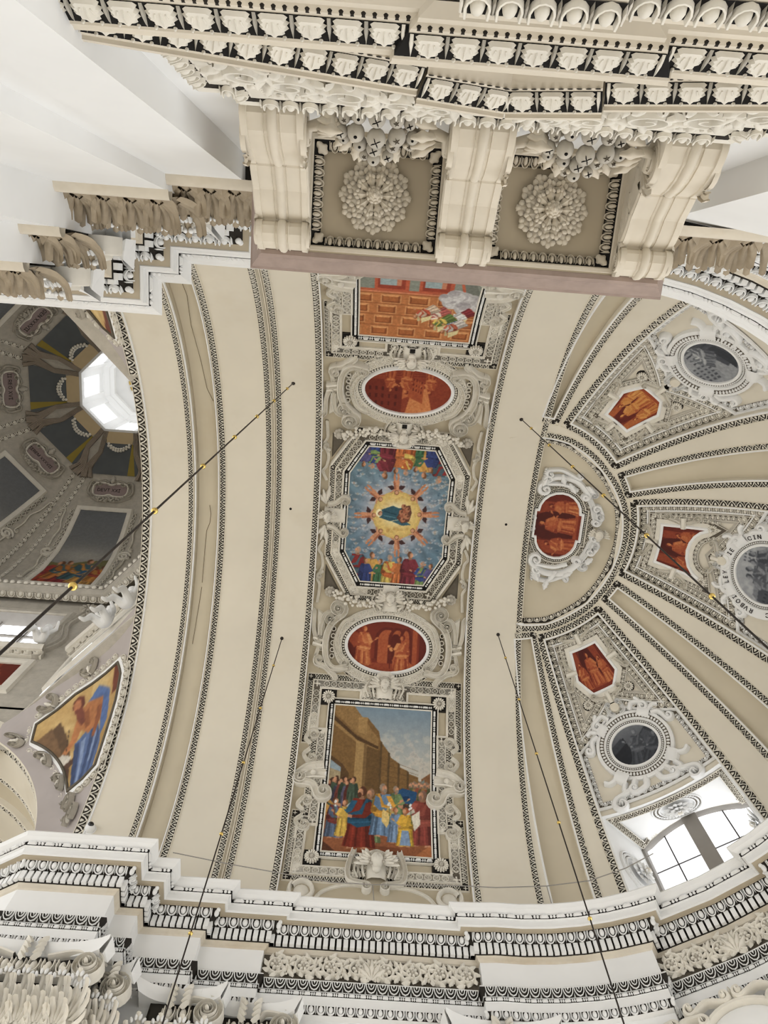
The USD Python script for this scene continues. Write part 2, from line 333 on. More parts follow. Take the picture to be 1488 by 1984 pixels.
def leafcap(p, w, d):
    """a lobed acanthus leaf over slit stems with a berry row above (the big leaf-and-dart of the portal)"""
    L = [(0, .0), (.30, .0), (.40, .10), (.34, .22), (.45, .30), (.36, .44), (.41, .56), (.27, .66), (.28, .80), (.12, .84), (0, .99)]
    o = [(x * p, y * w) for x, y in L] + [(-x * p, y * w) for x, y in L[-2:0:-1]]
    it = [pillow(o, d, .78, (0, .45 * w)), pillow([(-.03 * p, .05 * w), (.03 * p, .05 * w), (.02 * p, .9 * w), (-.02 * p, .9 * w)], d * 1.5, .5)]
    for x in (-1, 1):
        it += [xf(pillow([(-.035 * p, -.24 * w), (.035 * p, -.24 * w), (.05 * p, .1 * w), (0, .24 * w), (-.05 * p, .1 * w)], d * 1.3, .5), x * .17 * p, .38 * w, -x * .25), pillow([(x * p * .5 - .05 * p, 0), (x * p * .5 + .05 * p, 0), (x * p * .5 + .065 * p, .4 * w), (x * p * .5, w), (x * p * .5 - .065 * p, .4 * w)], d * .9, .6)]
        it.append(dome(p * .06, w * .07, d, 2, 6, x * p * .26, w * .93))
    return join(it)
def bar(p, w, d): return dome(p * .5, w * .5, d, 3, 8, 0, w * .5)
def pearl_row(p, w, d):
    """one long bead and two round ones, returned singly"""
    a = pillow([(-.44 * p, w * .1), (.06 * p, w * .1), (.10 * p, w * .5), (.06 * p, w * .9), (-.44 * p, w * .9), (-.48 * p, w * .5)], d, .6)
    return [a, dome(p * .085, w * .42, d, 3, 8, .22 * p, w * .5), dome(p * .085, w * .42, d, 3, 8, .41 * p, w * .5)]
def strip(a0, a1, h0=0., h1=None):
    h1 = h0 if h1 is None else h1; return [(a0, h0), (a1, h1)]
def fillet(a, w, h, b=0.): return [(a - w / 2, b), (a - w / 2 + .25 * w, b + h), (a + w / 2 - .25 * w, b + h), (a + w / 2, b)]
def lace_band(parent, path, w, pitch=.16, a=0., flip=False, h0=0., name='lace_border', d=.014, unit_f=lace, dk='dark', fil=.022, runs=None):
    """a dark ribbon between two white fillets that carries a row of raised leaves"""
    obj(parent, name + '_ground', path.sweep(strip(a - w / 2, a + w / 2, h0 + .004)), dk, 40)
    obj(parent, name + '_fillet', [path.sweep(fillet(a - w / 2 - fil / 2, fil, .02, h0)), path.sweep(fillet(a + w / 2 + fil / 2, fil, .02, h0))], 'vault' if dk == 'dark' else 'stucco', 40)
    sg = -1 if flip else 1
    us = path.units(unit_f(pitch, w * .96, d), pitch, a - sg * w * .48, h0 + .004, (sg, 0), (0, 1), gap=w * .5 if path.corners else 0., runs=runs)
    if path.corners: us += [corner_leaf(path, i, a, w, h0) for i in path.corners]
    return stuff(parent, name, us)
def corner_leaf(path, i, a, w, h0):
    v, f = join([dome(w * .2, w * .2, .018, 2, 8)] + [dome(w * .12, w * .12, .014, 2, 6, w * .3 * math.cos(b), w * .3 * math.sin(b)) for b in (.8, 2.4, 3.9, 5.5)])
    P, t = path.P[i] + path.M[i] * a, unit(path.M[i]); return P + np.outer(v[:, 0], t) + np.outer(v[:, 1], np.cross(path.N[i], t)) + np.outer(v[:, 2] + h0, path.N[i]), f

# ---------------------------------------------------------------- carved figures
def face(r=1.):
    """a child's face: skull, brow, eyes, nose, mouth, cheeks, chin; looks along +z with the crown to +y"""
    n, k = 22, 26; th = np.linspace(.02, PI - .02, n); ph = np.linspace(0, 2 * PI, k, endpoint=False)
    t, p = np.meshgrid(th, ph, indexing='ij')
    x, y, z = np.sin(t) * np.sin(p), np.cos(t), np.sin(t) * np.cos(p)
    g = lambda x0, y0, sx, sy: np.exp(-((x - x0) / sx) ** 2 - ((y - y0) / sy) ** 2) * (z > 0)
    rad = np.ones_like(x) + .36 * g(0, -.12, .10, .16) + .12 * g(0, .1, .08, .2) - .20 * (g(.33, .07, .15, .09) + g(-.33, .07, .15, .09)) + .08 * (g(.33, .06, .08, .05) + g(-.33, .06, .08, .05)) \
        + .08 * (g(.38, -.28, .22, .2) + g(-.38, -.28, .22, .2)) + .09 * g(0, -.44, .2, .05) - .17 * g(0, -.52, .18, .035) + .08 * g(0, -.59, .15, .05) + .10 * g(0, -.82, .18, .14) + .05 * (g(.33, .22, .2, .06) + g(-.33, .22, .2, .06))
    V = np.stack([x * rad * .82, y * rad * 1.02 - .08 * (y < 0) * (-y), z * rad * .92], -1).reshape(-1, 3) * r
    return V, grid(None, n, k, True)
def curls(r=1., n=34, seed=0):
    g = np.random.default_rng(seed); it = []
    for k in range(n):
        a = g.uniform(-.42, 1.42) * PI; q = g.uniform(.86, 1.1); b = g.uniform(.13, .2)
        it.append(ball(b * r, (math.cos(a) * .86 * q * r, (math.sin(a) * .92 * q + .12) * r, g.uniform(-.1, .5) * r), 1))
    for k in range(9):
        a = PI * (.12 + .76 * k / 8); it.append(ball(.16 * r, (math.cos(a) * .62 * r, (math.sin(a) * .74 + .22) * r, .52 * r), 1))
    return join(it)
def wing(r=1., side=1, n=6):
    it = []
    n = 5
    for row, (L, w, z) in enumerate(((1.7, .66, .12), (1.15, .56, .30))):
        for k in range(n - row):
            a = (-.15 + .95 * k / (n - 1)) * 1.25
            it.append(xf(leaf(L * (1 - .09 * k), w, 1, .12, nu=6, nv=4, rise=.25), .55, -.25 + .12 * k, -PI / 2 + a, 1., z + .05 * (k % 2)))
    v = join(it); v = (v[0] * r, v[1]); return v if side > 0 else mirror(v)
def cherub(chart, x, y, rot, r, label, wings=1., group=None, z=.0, name='cherub_head'):
    """a winged child's head as one thing"""
    at = chart(np.array([[x, y]]), 0.)[0]; t = thing(name, label, 'carved head', at, group)
    obj(t, 'face', warp(chart, face(r), x, y, rot, 1., r * .75 + z), 'stucco', 60)
    r *= 1.0
    obj(t, 'hair', warp(chart, curls(r * 1.08, seed=int(abs(x * 31 + y * 17) * 10) % 97), x, y, rot, 1., r * .62 + z), 'stucco_d', 60)
    for s in (1, -1): obj(t, 'wing', warp(chart, wing(r * wings * 1.35, s), x, y, rot, 1., r * .45 + z), 'stucco', 40)
    obj(t, 'neck', warp(chart, ball(r * .55, (0, -.95 * r, r * .45), 2, (1, 1.1, .8)), x, y, rot, 1., z), 'stucco', 60)
    return t
def blob(chain, rad, res=.02, iters=6):
    """one continuous body: hulls of balls along bones, joined and smoothed"""
    import manifold3d as m3
    out = None
    for (a, ra), (b, rb) in chain:
        h = m3.Manifold.batch_hull([m3.Manifold.sphere(ra * rad, 12).translate(tuple(np.array(a) * rad)), m3.Manifold.sphere(rb * rad, 12).translate(tuple(np.array(b) * rad))])
        out = h if out is None else out + h
    m = out.refine_to_length(res * rad * 6).to_mesh(); t = trimesh.Trimesh(m.vert_properties[:, :3], m.tri_verts)
    trimesh.smoothing.filter_taubin(t, iterations=iters); return np.array(t.vertices), np.array(t.faces)
def putto(r=1., pose=0):
    """a small seated child of stucco: trunk, head, bent legs, arms"""
    s = [(((0, 0, .2), .2), ((0, .05, .62), .19)), (((0, .05, .62), .17), ((0, .08, .78), .1)), (((0, .1, .92), .17), ((0, .14, .96), .15))]
    for d in (1, -1):
        s += [(((.1 * d, 0, .15), .15), ((.22 * d, .42, .25), .11)), (((.22 * d, .42, .25), .11), ((.24 * d, .5, -.15), .07)), (((.24 * d, .5, -.15), .07), ((.25 * d, .64, -.2), .055)),
              (((.17 * d, .05, .66), .09), ((.38 * d, .16, .5 + .25 * (d * (1 - 2 * pose) > 0)), .075)), (((.38 * d, .16, .5 + .25 * (d * (1 - 2 * pose) > 0)), .07), ((.42 * d, .4, .62 + .3 * (d * (1 - 2 * pose) > 0)), .05))]
    return blob(s, r)
def fruit_cluster(n, L, wid, z, r0, seed, sag=0., taper=.6):
    """the fruits of a carved festoon along x from -L/2 to L/2, singly"""
    g = np.random.default_rng(seed); it = []
    for k in range(n):
        x = (k + .5) / n * L - L / 2 + g.uniform(-.03, .03) * L; e = 1 - taper * (2 * x / L) ** 2; a = g.uniform(0, 2 * PI); q = g.uniform(0, 1) ** .5
        it.append((x, sag * (1 - (2 * x / L) ** 2) + wid / 2 * e * q * math.cos(a), z * (.55 + .45 * e) * (.5 + .5 * abs(math.sin(a)) * q) + .2 * z, r0 * g.uniform(.7, 1.1)))
    return it
# ---------------------------------------------------------------- the shell: vaults, entablature, walls
TOP, BOT = -92., 92.
def ceil_deg(n, d0=-90., d1=90.): return np.radians(np.linspace(d0, d1, n)) * R
ceiling = thing('ceiling', kind='structure', at=(0, YC, ZC))
def vault_strip(name, xs_h, m, n=73):
    """a barrel strip whose cross profile is a list of (x, height)"""
    v = ceil_deg(n); xs = np.array(xs_h, float); k = len(xs)
    V = np.concatenate([c_barrel(np.stack([xs[:, 0], np.full(k, t)], 1), xs[:, 1]) for t in v])
    return obj(ceiling, name, (V, grid(None, n, k)), m, 30)
vault_strip('crossing_arch', [(-5.95, -.6), (-5.95, 0), (-4.66, 0), (-4.66, -.16)], 'vault')
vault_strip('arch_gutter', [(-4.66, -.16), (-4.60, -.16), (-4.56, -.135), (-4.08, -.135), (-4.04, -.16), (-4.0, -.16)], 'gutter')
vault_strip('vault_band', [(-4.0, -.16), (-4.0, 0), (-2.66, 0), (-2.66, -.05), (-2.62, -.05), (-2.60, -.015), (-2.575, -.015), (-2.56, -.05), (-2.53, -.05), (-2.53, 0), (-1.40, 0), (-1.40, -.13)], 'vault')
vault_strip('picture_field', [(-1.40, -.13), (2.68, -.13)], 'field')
vault_strip('vault_band', [(2.68, -.13), (2.68, 0), (XA, 0)], 'vault')
vpath = lambda x: Path([(x, t) for t in ceil_deg(91)], c_barrel)
def vline(x, w, pitch=.16, flip=False, name='lace_border', m='vault'):
    p = vpath(x); lace_band(ceiling, p, w, pitch, flip=flip, name=name)
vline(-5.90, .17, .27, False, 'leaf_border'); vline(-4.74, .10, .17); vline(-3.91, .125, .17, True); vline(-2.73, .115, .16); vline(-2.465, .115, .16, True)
vline(-1.49, .125, .17); vline(2.785, .105, .17, True)
obj(ceiling, 'arch_edge', [vpath(-5.77).sweep(fillet(0, .05, .03)), vpath(-4.62).sweep(fillet(0, .05, .03)), vpath(-4.02).sweep(fillet(0, .04, .03)), vpath(-1.405).sweep(fillet(0, .035, .02)), vpath(2.69).sweep(fillet(0, .04, .03))], 'white')
def crack(pts, w=.012): return Path([(x, math.radians(d) * R) for x, d in pts], c_barrel).sweep([(-w / 2, -.128), (0, -.12), (w / 2, -.128)])
obj(ceiling, 'crack', [crack([(-4.3, -58), (-4.27, -50), (-4.35, -42), (-4.28, -33), (-4.22, -26), (-4.10, -23)]), crack([(-4.28, 2.0), (-4.24, 4), (-4.26, 6), (-4.34, 8), (-4.36, 12), (-4.37, 20)]), crack([(-4.37, 21), (-4.40, 26), (-4.44, 34)])], 'crack')
# ------ apse: quarter sphere with sunk panels; el0 is where the flat starts
def sph(pts, h=0.): return c_sphere(np.array(pts, float), h)
OCT = [(-97, 69.5), (-77, 68.9), (-65, 68.1), (-39, 67.4), (-13.2, 66.0), (19, 65.2), (43.4, 64.5), (66.8, 64.5), (84, 65.6), (98, 66.5)]
def chord(el_pts, azs):
    """elevation on straight (great-circle) edges through the given corners"""
    out = []
    for a in azs:
        for (a0, e0), (a1, e1) in zip(el_pts[:-1], el_pts[1:]):
            if a0 <= a <= a1:
                p, q = sph([(a0, e0)])[0] - [XA, YC, ZC], sph([(a1, e1)])[0] - [XA, YC, ZC]; lo, hi = 0., 1.
                for _ in range(30):
                    t = (lo + hi) / 2; x = p + (q - p) * t; lo, hi = (t, hi) if math.degrees(math.atan2(x[1], x[0])) < a else (lo, t)
                out.append(math.degrees(math.asin(x[2] / np.linalg.norm(x)))); break
        else: out.append(el_pts[-1][1] if a > 0 else el_pts[0][1])
    return np.array(out)
PAN = {1: (-70.2, -40.6, 63.3), 2: (-15.2, 17.6, 62.2), 3: (42.6, 70.2, 60.8)}
RIB = [(-31.0, -23.6, 63.2), (27.2, 33.2, 61.6), (-84.4, -79.6, 63.6), (76.8, 84.4, 61.8)]
EL_LOW = -2.
def sph_patch(name, a0, a1, e0, e1f, h, m='vault', na=None, ne=26, parent=None):
    na = na or max(2, int(abs(a1 - a0) / 2) + 1); az = np.linspace(a0, a1, na); top = e1f(az) if callable(e1f) else np.full(na, e1f)
    P = np.array([[(a, e0 + (t - e0) * k / (ne - 1)) for k in range(ne)] for a, t in zip(az, top)]).reshape(-1, 2)
    return obj(parent or ceiling, name, (c_sphere(P, h), grid(None, na, ne)), m, 40)
octf = lambda az: chord(OCT, az)
cuts = sorted([(a, b, e) for a, b, e in PAN.values()] + RIB); edges = [-92.] + [x for c in cuts for x in c[:2]] + [92.]
for i in range(0, len(edges) - 1):
    a0, a1 = edges[i], edges[i + 1]; c = [c for c in cuts if c[0] == a0]
    if not c: sph_patch('apse_vault', a0, a1, EL_LOW, octf, 0.)
    else:
        e = c[0][2]; az = np.linspace(a0, a1, 12); tp = octf(az)
        P = np.array([[(a, e + (t - e) * k) for k in (0, .5, 1)] for a, t in zip(az, tp)]).reshape(-1, 2)
        obj(ceiling, 'apse_vault', (c_sphere(P, 0), grid(None, 12, 3)), 'vault', 40)
def side_wall(pts, d, step=2., m='vault', name='panel_side'):
    p = Path(pts, c_sphere, step=step); return obj(ceiling, name, p.sweep([(0, 0), (0, -d)]), m, 30)
OCTP = [(-101, 69.6)] + OCT[1:-1] + [(101, 66.6)]
az = np.linspace(-180, 180, 73); tp = np.where(np.abs(az) > 92, 64, np.r_[np.zeros(0), chord([(-181, 64), (-97, 69)] + OCT[1:-1] + [(98, 66), (181, 64)], az)]) - .3
P = np.array([[(a, t + (90 - t) * k / 8) for k in range(9)] for a, t in zip(az, tp)]).reshape(-1, 2); V = c_sphere(P, -.14)
F = tri(grid(None, 73, 9)); F = F[(V[F][:, :, 0].min(1) > XA - .02)]
obj(ceiling, 'medallion_field', (V, F), 'gutter', 60)
side_wall(OCTP, .16)
# the border between barrel and apse runs in the plane x = 4.08
X7 = 4.08
s7 = math.sqrt(R * R - (X7 - XA) ** 2)
p7 = Path([(math.degrees(math.atan2(s7 * math.sin(t), X7 - XA)), math.degrees(math.asin(s7 * math.cos(t) / R))) for t in np.radians(np.linspace(-89.5, 89.5, 91))], c_sphere)
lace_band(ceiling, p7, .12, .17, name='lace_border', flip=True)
V = np.concatenate([np.stack([np.full(41, x), YC + (R - .02) * np.sin(t), ZC + (R - .02) * np.cos(t)], 1) for x, t in ((XA, np.radians(np.linspace(-26, 26, 41))), (X7, np.radians(np.linspace(-26, 26, 41))))])
V = np.concatenate([c_barrel(np.stack([np.full(41, XA), np.radians(np.linspace(-26, 26, 41)) * R], 1)), np.stack([np.full(41, X7 + .09), YC + s7 * np.sin(np.radians(np.linspace(-26, 26, 41))), ZC + s7 * np.cos(np.radians(np.linspace(-26, 26, 41)))], 1)])
obj(ceiling, 'apse_vault', (V, grid(None, 2, 41)), 'vault', 40)
obj(ceiling, 'panel_side', (np.concatenate([V[41:], V[41:] + [0, 0, .16]]), grid(None, 2, 41)), 'vault', 40)
po = Path([(-81.8, 69.2)] + OCT[1:-1] + [(79.5, 65.2)], c_sphere, step=2.5)
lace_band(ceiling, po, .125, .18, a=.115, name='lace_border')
obj(ceiling, 'panel_moulding', [po.sweep([(-.0, -.02), (.0, .02), (.035, .03), (.05, 0)])], 'white')
each(ceiling, 'egg_border', po.units(egg(.20, .13, .05, True), .20, -.05, -.05, (-.85, -.5), (-.4, .8), gap=.1), 'stucco')
obj(ceiling, 'egg_border_ground', po.sweep([(-.03, -.03), (-.17, -.11)]), 'dark')
def apse_ring(a0, a1, e, closed_low=False):
    lo = 2.; return [(a0, lo), (a0, e), (a1, e), (a1, lo)]
for a0, a1, e in RIB:
    p = Path([(a1, 1.), (a1, e), (a0, e), (a0, 1.)], c_sphere, step=2.5)
    sph_patch('rib_recess', a0, a1, 0, e, -.15, 'gutter'); side_wall([(a0, 0.), (a0, e), (a1, e), (a1, 0.)], .16)
    obj(ceiling, 'panel_moulding', p.sweep([(0, -.02), (0, .02), (.03, .028), (.045, 0)]), 'white')
    if abs(a0) < 70: lace_band(ceiling, p, .12, .17, a=.11, name='lace_border')
    else:
        q = Path(([(a1, 1.), (a1, e), (a0, e)] if a0 < 0 else [(a1, e), (a0, e), (a0, 1.)]), c_sphere, step=2.5)
        lace_band(ceiling, q, .12, .17, a=.11, name='lace_border')
for a0, a1, e in PAN.values():
    p = Path([(a1, 1.), (a1, e), (a0, e), (a0, 1.)], c_sphere, step=2.5)
    sph_patch('panel_field', a0, a1, 21.6, e, -.20, 'vault'); side_wall([(a0, 0.), (a0, e), (a1, e), (a1, 0.)], .22)
    obj(ceiling, 'panel_moulding', p.sweep([(0, -.02), (0, .02), (.035, .03), (.05, 0)]), 'white')
    lace_band(ceiling, p, .135, .19, a=.125, name='lace_border')

# ------ entablature: offset a from the cornice edge into the wall, height h
PROF = [(1.3, 11.97), (0, 11.95), (-.01, 11.92), (.01, 11.895), (.03, 11.85), (.075, 11.81), (.11, 11.79), (.125, 11.785), (.125, 11.70), (.15, 11.69), (.165, 11.69), (.165, 11.56), (.19, 11.55), (.20, 11.545), (.215, 11.56), (.30, 11.55), (.30, 11.53),
        (.40, 11.40), (.405, 11.385), (.42, 11.38), (.47, 11.36), (.47, 11.18), (.49, 11.18), (.515, 11.15), (.53, 11.10), (.56, 11.08), (.56, 10.57), (.50, 10.555), (.48, 10.53), (.48, 10.51), (.535, 10.36), (.55, 10.355), (.55, 10.27), (.56, 10.265), (.56, 10.10), (.55, 10.095), (.59, 9.95), (.62, 9.94), (.75, 9.935), (1.25, 9.935)]
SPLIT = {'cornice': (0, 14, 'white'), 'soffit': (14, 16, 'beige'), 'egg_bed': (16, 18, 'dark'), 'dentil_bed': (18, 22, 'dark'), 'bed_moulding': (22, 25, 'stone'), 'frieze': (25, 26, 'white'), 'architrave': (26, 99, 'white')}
E = dict(egg=egg(.20, .165, .075), dentil=box(-.045, .045, 0, .19, 0, .075), leaf=waterleaf(.20, .16, .03))
BEADS = pearl_row(.33, .075, .045); SMALL = pearl_row(.2, .07, .025)
def entablature(name, pts, label, soff='beige', arc=0., frieze='white', end=None):
    p = Path(pts, c_plan, step=0, corner=14); t = thing(name, label, 'entablature', (*np.mean(np.array(pts), 0), 9.94))
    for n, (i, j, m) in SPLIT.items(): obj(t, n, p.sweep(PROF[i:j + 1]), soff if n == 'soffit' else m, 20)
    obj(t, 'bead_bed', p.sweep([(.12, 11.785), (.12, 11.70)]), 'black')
    for b in BEADS: each(t, 'bead', p.units(b, .33, .118, 11.705, (0, 1), (-1, 0), gap=.02, fit=True), 'white', limit=150)
    each(t, 'egg_and_dart', p.units(E['egg'], .20, .395, 11.385, (-.57, .82), (-.7, -.6), gap=.05), 'white')
    each(t, 'dentil', p.units(E['dentil'], .128, .475, 11.19, (0, 1), (-1, 0), gap=-.03), 'white')
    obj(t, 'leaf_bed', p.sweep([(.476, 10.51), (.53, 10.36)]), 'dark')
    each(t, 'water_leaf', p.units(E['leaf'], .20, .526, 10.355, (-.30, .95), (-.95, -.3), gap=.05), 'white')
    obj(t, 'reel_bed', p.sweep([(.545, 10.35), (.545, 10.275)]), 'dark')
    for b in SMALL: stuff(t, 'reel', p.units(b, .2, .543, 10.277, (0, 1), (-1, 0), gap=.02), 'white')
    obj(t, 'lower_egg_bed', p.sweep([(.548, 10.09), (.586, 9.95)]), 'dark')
    each(t, 'lower_egg_and_dart', p.units(egg(.17, .145, .04), .17, .584, 9.95, (-.26, .96), (-.96, -.26), gap=.06), 'white')
    for i in p.corners:                                # leaves that turn the egg rows round the corners
        for a_, h_, s_ in ((.345, 11.455, .085), (.565, 10.02, .07)):
            q = p.P[i] + p.M[i] * a_ + [0, 0, h_]
            obj(t, 'corner_leaf', [ball(s_, q, 1, (.55, .55, 1.)), ball(s_ * .6, q + p.M[i] * -.02 + [0, 0, s_ * .7], 1, (.8, .8, .9))], 'white', 60)
    return t, p
AXC = 3.2
def arc(a0, a1, r, n=None):
    n = n or max(2, int(abs(a1 - a0) / 5) + 1); a = np.radians(np.linspace(a0, a1, n)); return [(AXC + r * math.cos(t), YC + r * math.sin(t)) for t in a]
FAR = [(-9.2, 12.15), (-6.08, 10.25), (-3.62, 10.25), (-3.62, 10.67), (-3.20, 10.67), (-3.20, 11.08), (-2.04, 11.08), (-2.04, 11.28), (-.86, 11.28), (-.86, 11.37), (2.05, 11.37), (2.05, 11.27), (2.6, 11.25)] + arc(93, 61.4, 5.84) + arc(61.4, 46.5, 6.08) + arc(46.5, 0, 5.80)
NEAR = arc(0, -46, 5.75) + arc(-46, -61, 6.0) + arc(-61, -88, 5.80) + [(2.6, -.44), (2.05, -.44), (2.05, -.55), (-.86, -.55), (-.86, -.47), (-1.87, -.47), (-1.87, -.25), (-3.02, -.25), (-3.02, .05), (-3.47, .05), (-3.47, .54), (-6.08, .54), (-9.2, -1.4)]
ent_far, pfar = entablature('entablature', FAR[:13] + FAR[13:], 'white stepped entablature with dentils and scroll frieze along the bottom of the photo')
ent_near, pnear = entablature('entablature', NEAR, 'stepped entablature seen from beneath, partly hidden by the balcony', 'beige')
# walls below
wf = Path(FAR, c_plan, corner=14)
obj(None, 'wall_far', wf.sweep([(.70, 9.95), (.70, 7.9)]), 'white', 20, kind='structure')
SH_NEAR = arc(-30, -78, 6.5) + [(4.05, -.98), (4.0, -.86), (2.9, -1.0), (2.9, -1.28), (-1.57, -1.28), (-1.57, -1.02), (-2.35, -1.02), (-2.35, -.87), (-3.5, -.87), (-3.5, -.43), (-3.88, -.43), (-3.88, -.05), (-6.15, -.05), (-9.2, -2.0)]
wn = Path(SH_NEAR, c_plan, corner=14)
obj(None, 'wall_near', wn.sweep([(0.1, 9.94), (.0, 9.93), (0, -1.6)]), 'white', 20, kind='structure')
obj(None, 'floor', box(-45, 12, -8, 22, -1.75, -1.6), 'floor', 30, kind='structure')
# ---------------------------------------------------------------- the crossing: far arm, pendentives, drum, dome, lantern
ARM, RA = 12.0, 5.87
arm = thing('ceiling', kind='structure', at=(DX, 16, ZC))
def c_arm(p, h=0.):
    p = np.asarray(p, float); t = p[:, 1] / R; r = RA - h; return np.stack([DX - r * np.sin(t), p[:, 0] + 0 * t, ZC + r * np.cos(t)], 1)
def arm_strip(name, ys_h, m):
    v = ceil_deg(61); ys = np.array(ys_h, float); k = len(ys)
    obj(arm, name, (np.concatenate([c_arm(np.stack([ys[:, 0], np.full(k, t)], 1), ys[:, 1]) for t in v]), grid(None, 61, k)), m, 30)
arm_strip('crossing_arch', [(ARM, -.6), (ARM, 0), (13.3, 0), (13.3, -.15)], 'vault'); arm_strip('arch_gutter', [(13.3, -.15), (14.0, -.15)], 'gutter'); arm_strip('vault_band', [(14., -.15), (14., 0), (19.5, 0)], 'vault')
for y, w in ((12.14, .17), (13.2, .11), (14.1, .12), (15.3, .12), (15.6, .12)):
    lace_band(arm, Path([(y, t) for t in ceil_deg(61)], c_arm), w, .3, name='lace_border')
def ell_loop(a, b, y, n=10): k = np.arange(n) / n * 2 * PI; return np.stack([a * np.cos(k), y + b * np.sin(k)], 1)
# pendentive chart: u runs from the far arm's arch (0) to our arch (1), v is the arch angle in degrees; sy = -1 is the near corner
def c_pend(sy):
    def f(p, h=0.):
        p = np.asarray(p, float); u = p[:, :1]; t = np.radians(p[:, 1]); c = ZC + R * np.cos(t); n = len(p); hh = np.reshape(h + np.zeros(n), (-1, 1))
        P1 = np.stack([np.full(n, -5.97), YC + sy * (R * np.sin(t)), c], 1); P2 = np.stack([DX + RA * np.sin(t), np.full(n, YC + sy * (ARM - YC)), ZC + RA * np.cos(t)], 1)
        d = np.linalg.norm(P1 - P2, axis=1)[:, None]; b = np.array([1, sy, 0]) / math.sqrt(2)
        return P2 + (P1 - P2) * u + b * (4 * u * (1 - u) * .10 * d - hh * .85) + np.array([0, 0, -.5]) * hh
    return f
crossing = thing('crossing_dome', 'octagonal painted dome with bright round lantern, dark drum windows and lettered cartouches', 'dome', (DX, DY, 18.9))
def octo(ac, ad, n0=0):
    b = ad * math.sqrt(2) - ac; q = [(ac, b), (b, ac), (-b, ac), (-ac, b), (-ac, -b), (-b, -ac), (b, -ac), (ac, -b)]
    return [(DX + x, DY + y) for x, y in q]
def ring(prof, ac, ad, m, name, parent=crossing, units=None):
    p = Path(octo(ac, ad)[::-1], c_plan, closed=True); obj(parent, name, p.sweep(prof), m, 25); return p
DIAG = [[(3.0, 6.62), (6.62, 3.0)], [(6.62, -3.0), (3.0, -6.62)], [(-3.0, -6.62), (-6.62, -3.0)], [(-6.62, 3.0), (-3.0, 6.62)]]
for a_, b_ in DIAG:
    rp = Path([(DX + a_[0], DY + a_[1]), (DX + b_[0], DY + b_[1])], c_plan)
    for prof, m, nm in (([(2.6, 17.9), (.02, 17.96), (0, 18.0), (0, 18.1), (.06, 18.14)], 'stucco_d', 'ring_moulding'), ([(.06, 18.14), (.2, 18.62)], 'dark', 'ring_band'), ([(.2, 18.62), (.1, 18.68), (.1, 18.84), (.2, 18.9)], 'stucco', 'ring_fillet'), ([(.2, 18.9), (.2, 22.0)], 'fascia', 'drum_fascia')): obj(crossing, nm, rp.sweep(prof), m, 25)
    stuff(crossing, 'ring_leaf', rp.units(egg(.42, .5, .07, True), .42, .19, 18.64, (-.26, -.96), (-.96, .26)), 'stucco_d')
# drum faces with windows
AZ = [math.radians(45 * k) for k in range(8)]
def face_chart(k, a):
    z = AZ[k]; return c_plane((DX + a * math.cos(z), DY + a * math.sin(z), 0), (math.sin(z), -math.cos(z), 0), (0, 0, 1))
WA = 6.62
for k in range(8):
    c = face_chart(k, WA if k % 2 == 0 else WA + .3); hw = WA * .415; zb = 18.8 if k % 2 == 0 else 21.6; W, z0, z1 = 1.72, 22.3, 25.05
    q = lambda x0, x1, y0, y1: (c(np.array([[x0, y0], [x1, y0], [x1, y1], [x0, y1]]), 0.), np.array([[0, 1, 2], [0, 2, 3]]))
    obj(crossing, 'drum_wall', [q(-3.2, -W, zb, 27), q(W, 3.2, zb, 27), q(-W, W, zb, z0), q(-W, W, z1, 27)], 'stucco_d', 20)
    if k == 2: obj(crossing, 'drum_wall', [q(1.2, 4.2, 16.9, 18.9)], 'stucco_d', 20)
    op = Path([(-W, z0), (W, z0), (W, z1), (-W, z1)], c, closed=True)
    obj(crossing, 'window_reveal', op.sweep([(0, 0), (0, -.1), (-.0, -.55)]), 'frame', 20)
    obj(crossing, 'window_moulding', op.sweep([(-.02, 0), (-.05, .07), (-.2, .09), (-.26, .04), (-.3, .0)]), 'stucco_d', 20)
    obj(crossing, 'window_bar', [warp(c, box(x - .04, x + .04, z0, z1, -.5, -.42)) for x in (-.6, .6)] + [warp(c, box(-W, W, y - .03, y + .03, -.5, -.42)) for y in (23.2, 24.1)], 'frame')
    obj(crossing, 'window_pane', (c(np.array([[-W, z0], [W, z0], [W, z1], [-W, z1]]), -.52), np.array([[0, 1, 2], [0, 2, 3]])), 'pane')
    if k in (2, 1, 3):
        stuff(crossing, 'drum_scroll', [warp(c, scroll([(s * 2.0, 22.0), (s * 2.45, 23.0), (s * 2.15, 24.2), (s * 2.4, 25.2)], .22, .16, (.16, 1.2, s), (.16, 1.2, -s))) for s in (-1, 1)] +
              [warp(c, fz, s * 2.3, 25.7) for s in (-1, 1) for fz in (daisy(.34, 10, .12)[0])], 'stucco_d')
        # sill entablature with pediment of small children above the lower picture
        obj(crossing, 'sill', Path([(-2.3, 22.0), (2.3, 22.0)], c).sweep([(-.25, 0), (-.25, .12), (-.14, .2), (-.14, .32), (0, .4), (.06, .4), (.06, 0)]), 'stucco', 20)
        stuff(crossing, 'sill_egg', Path([(-2.3, 21.75), (2.3, 21.75)], c).units(egg(.3, .2, .1, True), .3, 0., .16), 'stucco')
        fr = Path([(-1.95, 19.9), (1.95, 19.9), (1.95, 21.3), (-1.95, 21.3)], c, closed=True)
        obj(crossing, 'picture_frame', fr.sweep([(.02, 0), (.02, .08), (-.1, .12), (-.26, .1), (-.3, 0)]), 'stucco', 20)
dc = ring([(.45, 26.0), (.12, 26.05), (0, 26.25), (0, 26.4), (.1, 26.5), (.2, 26.75), (.7, 26.8)], 6.0, 6.15, 'stucco_d', 'drum_cornice')
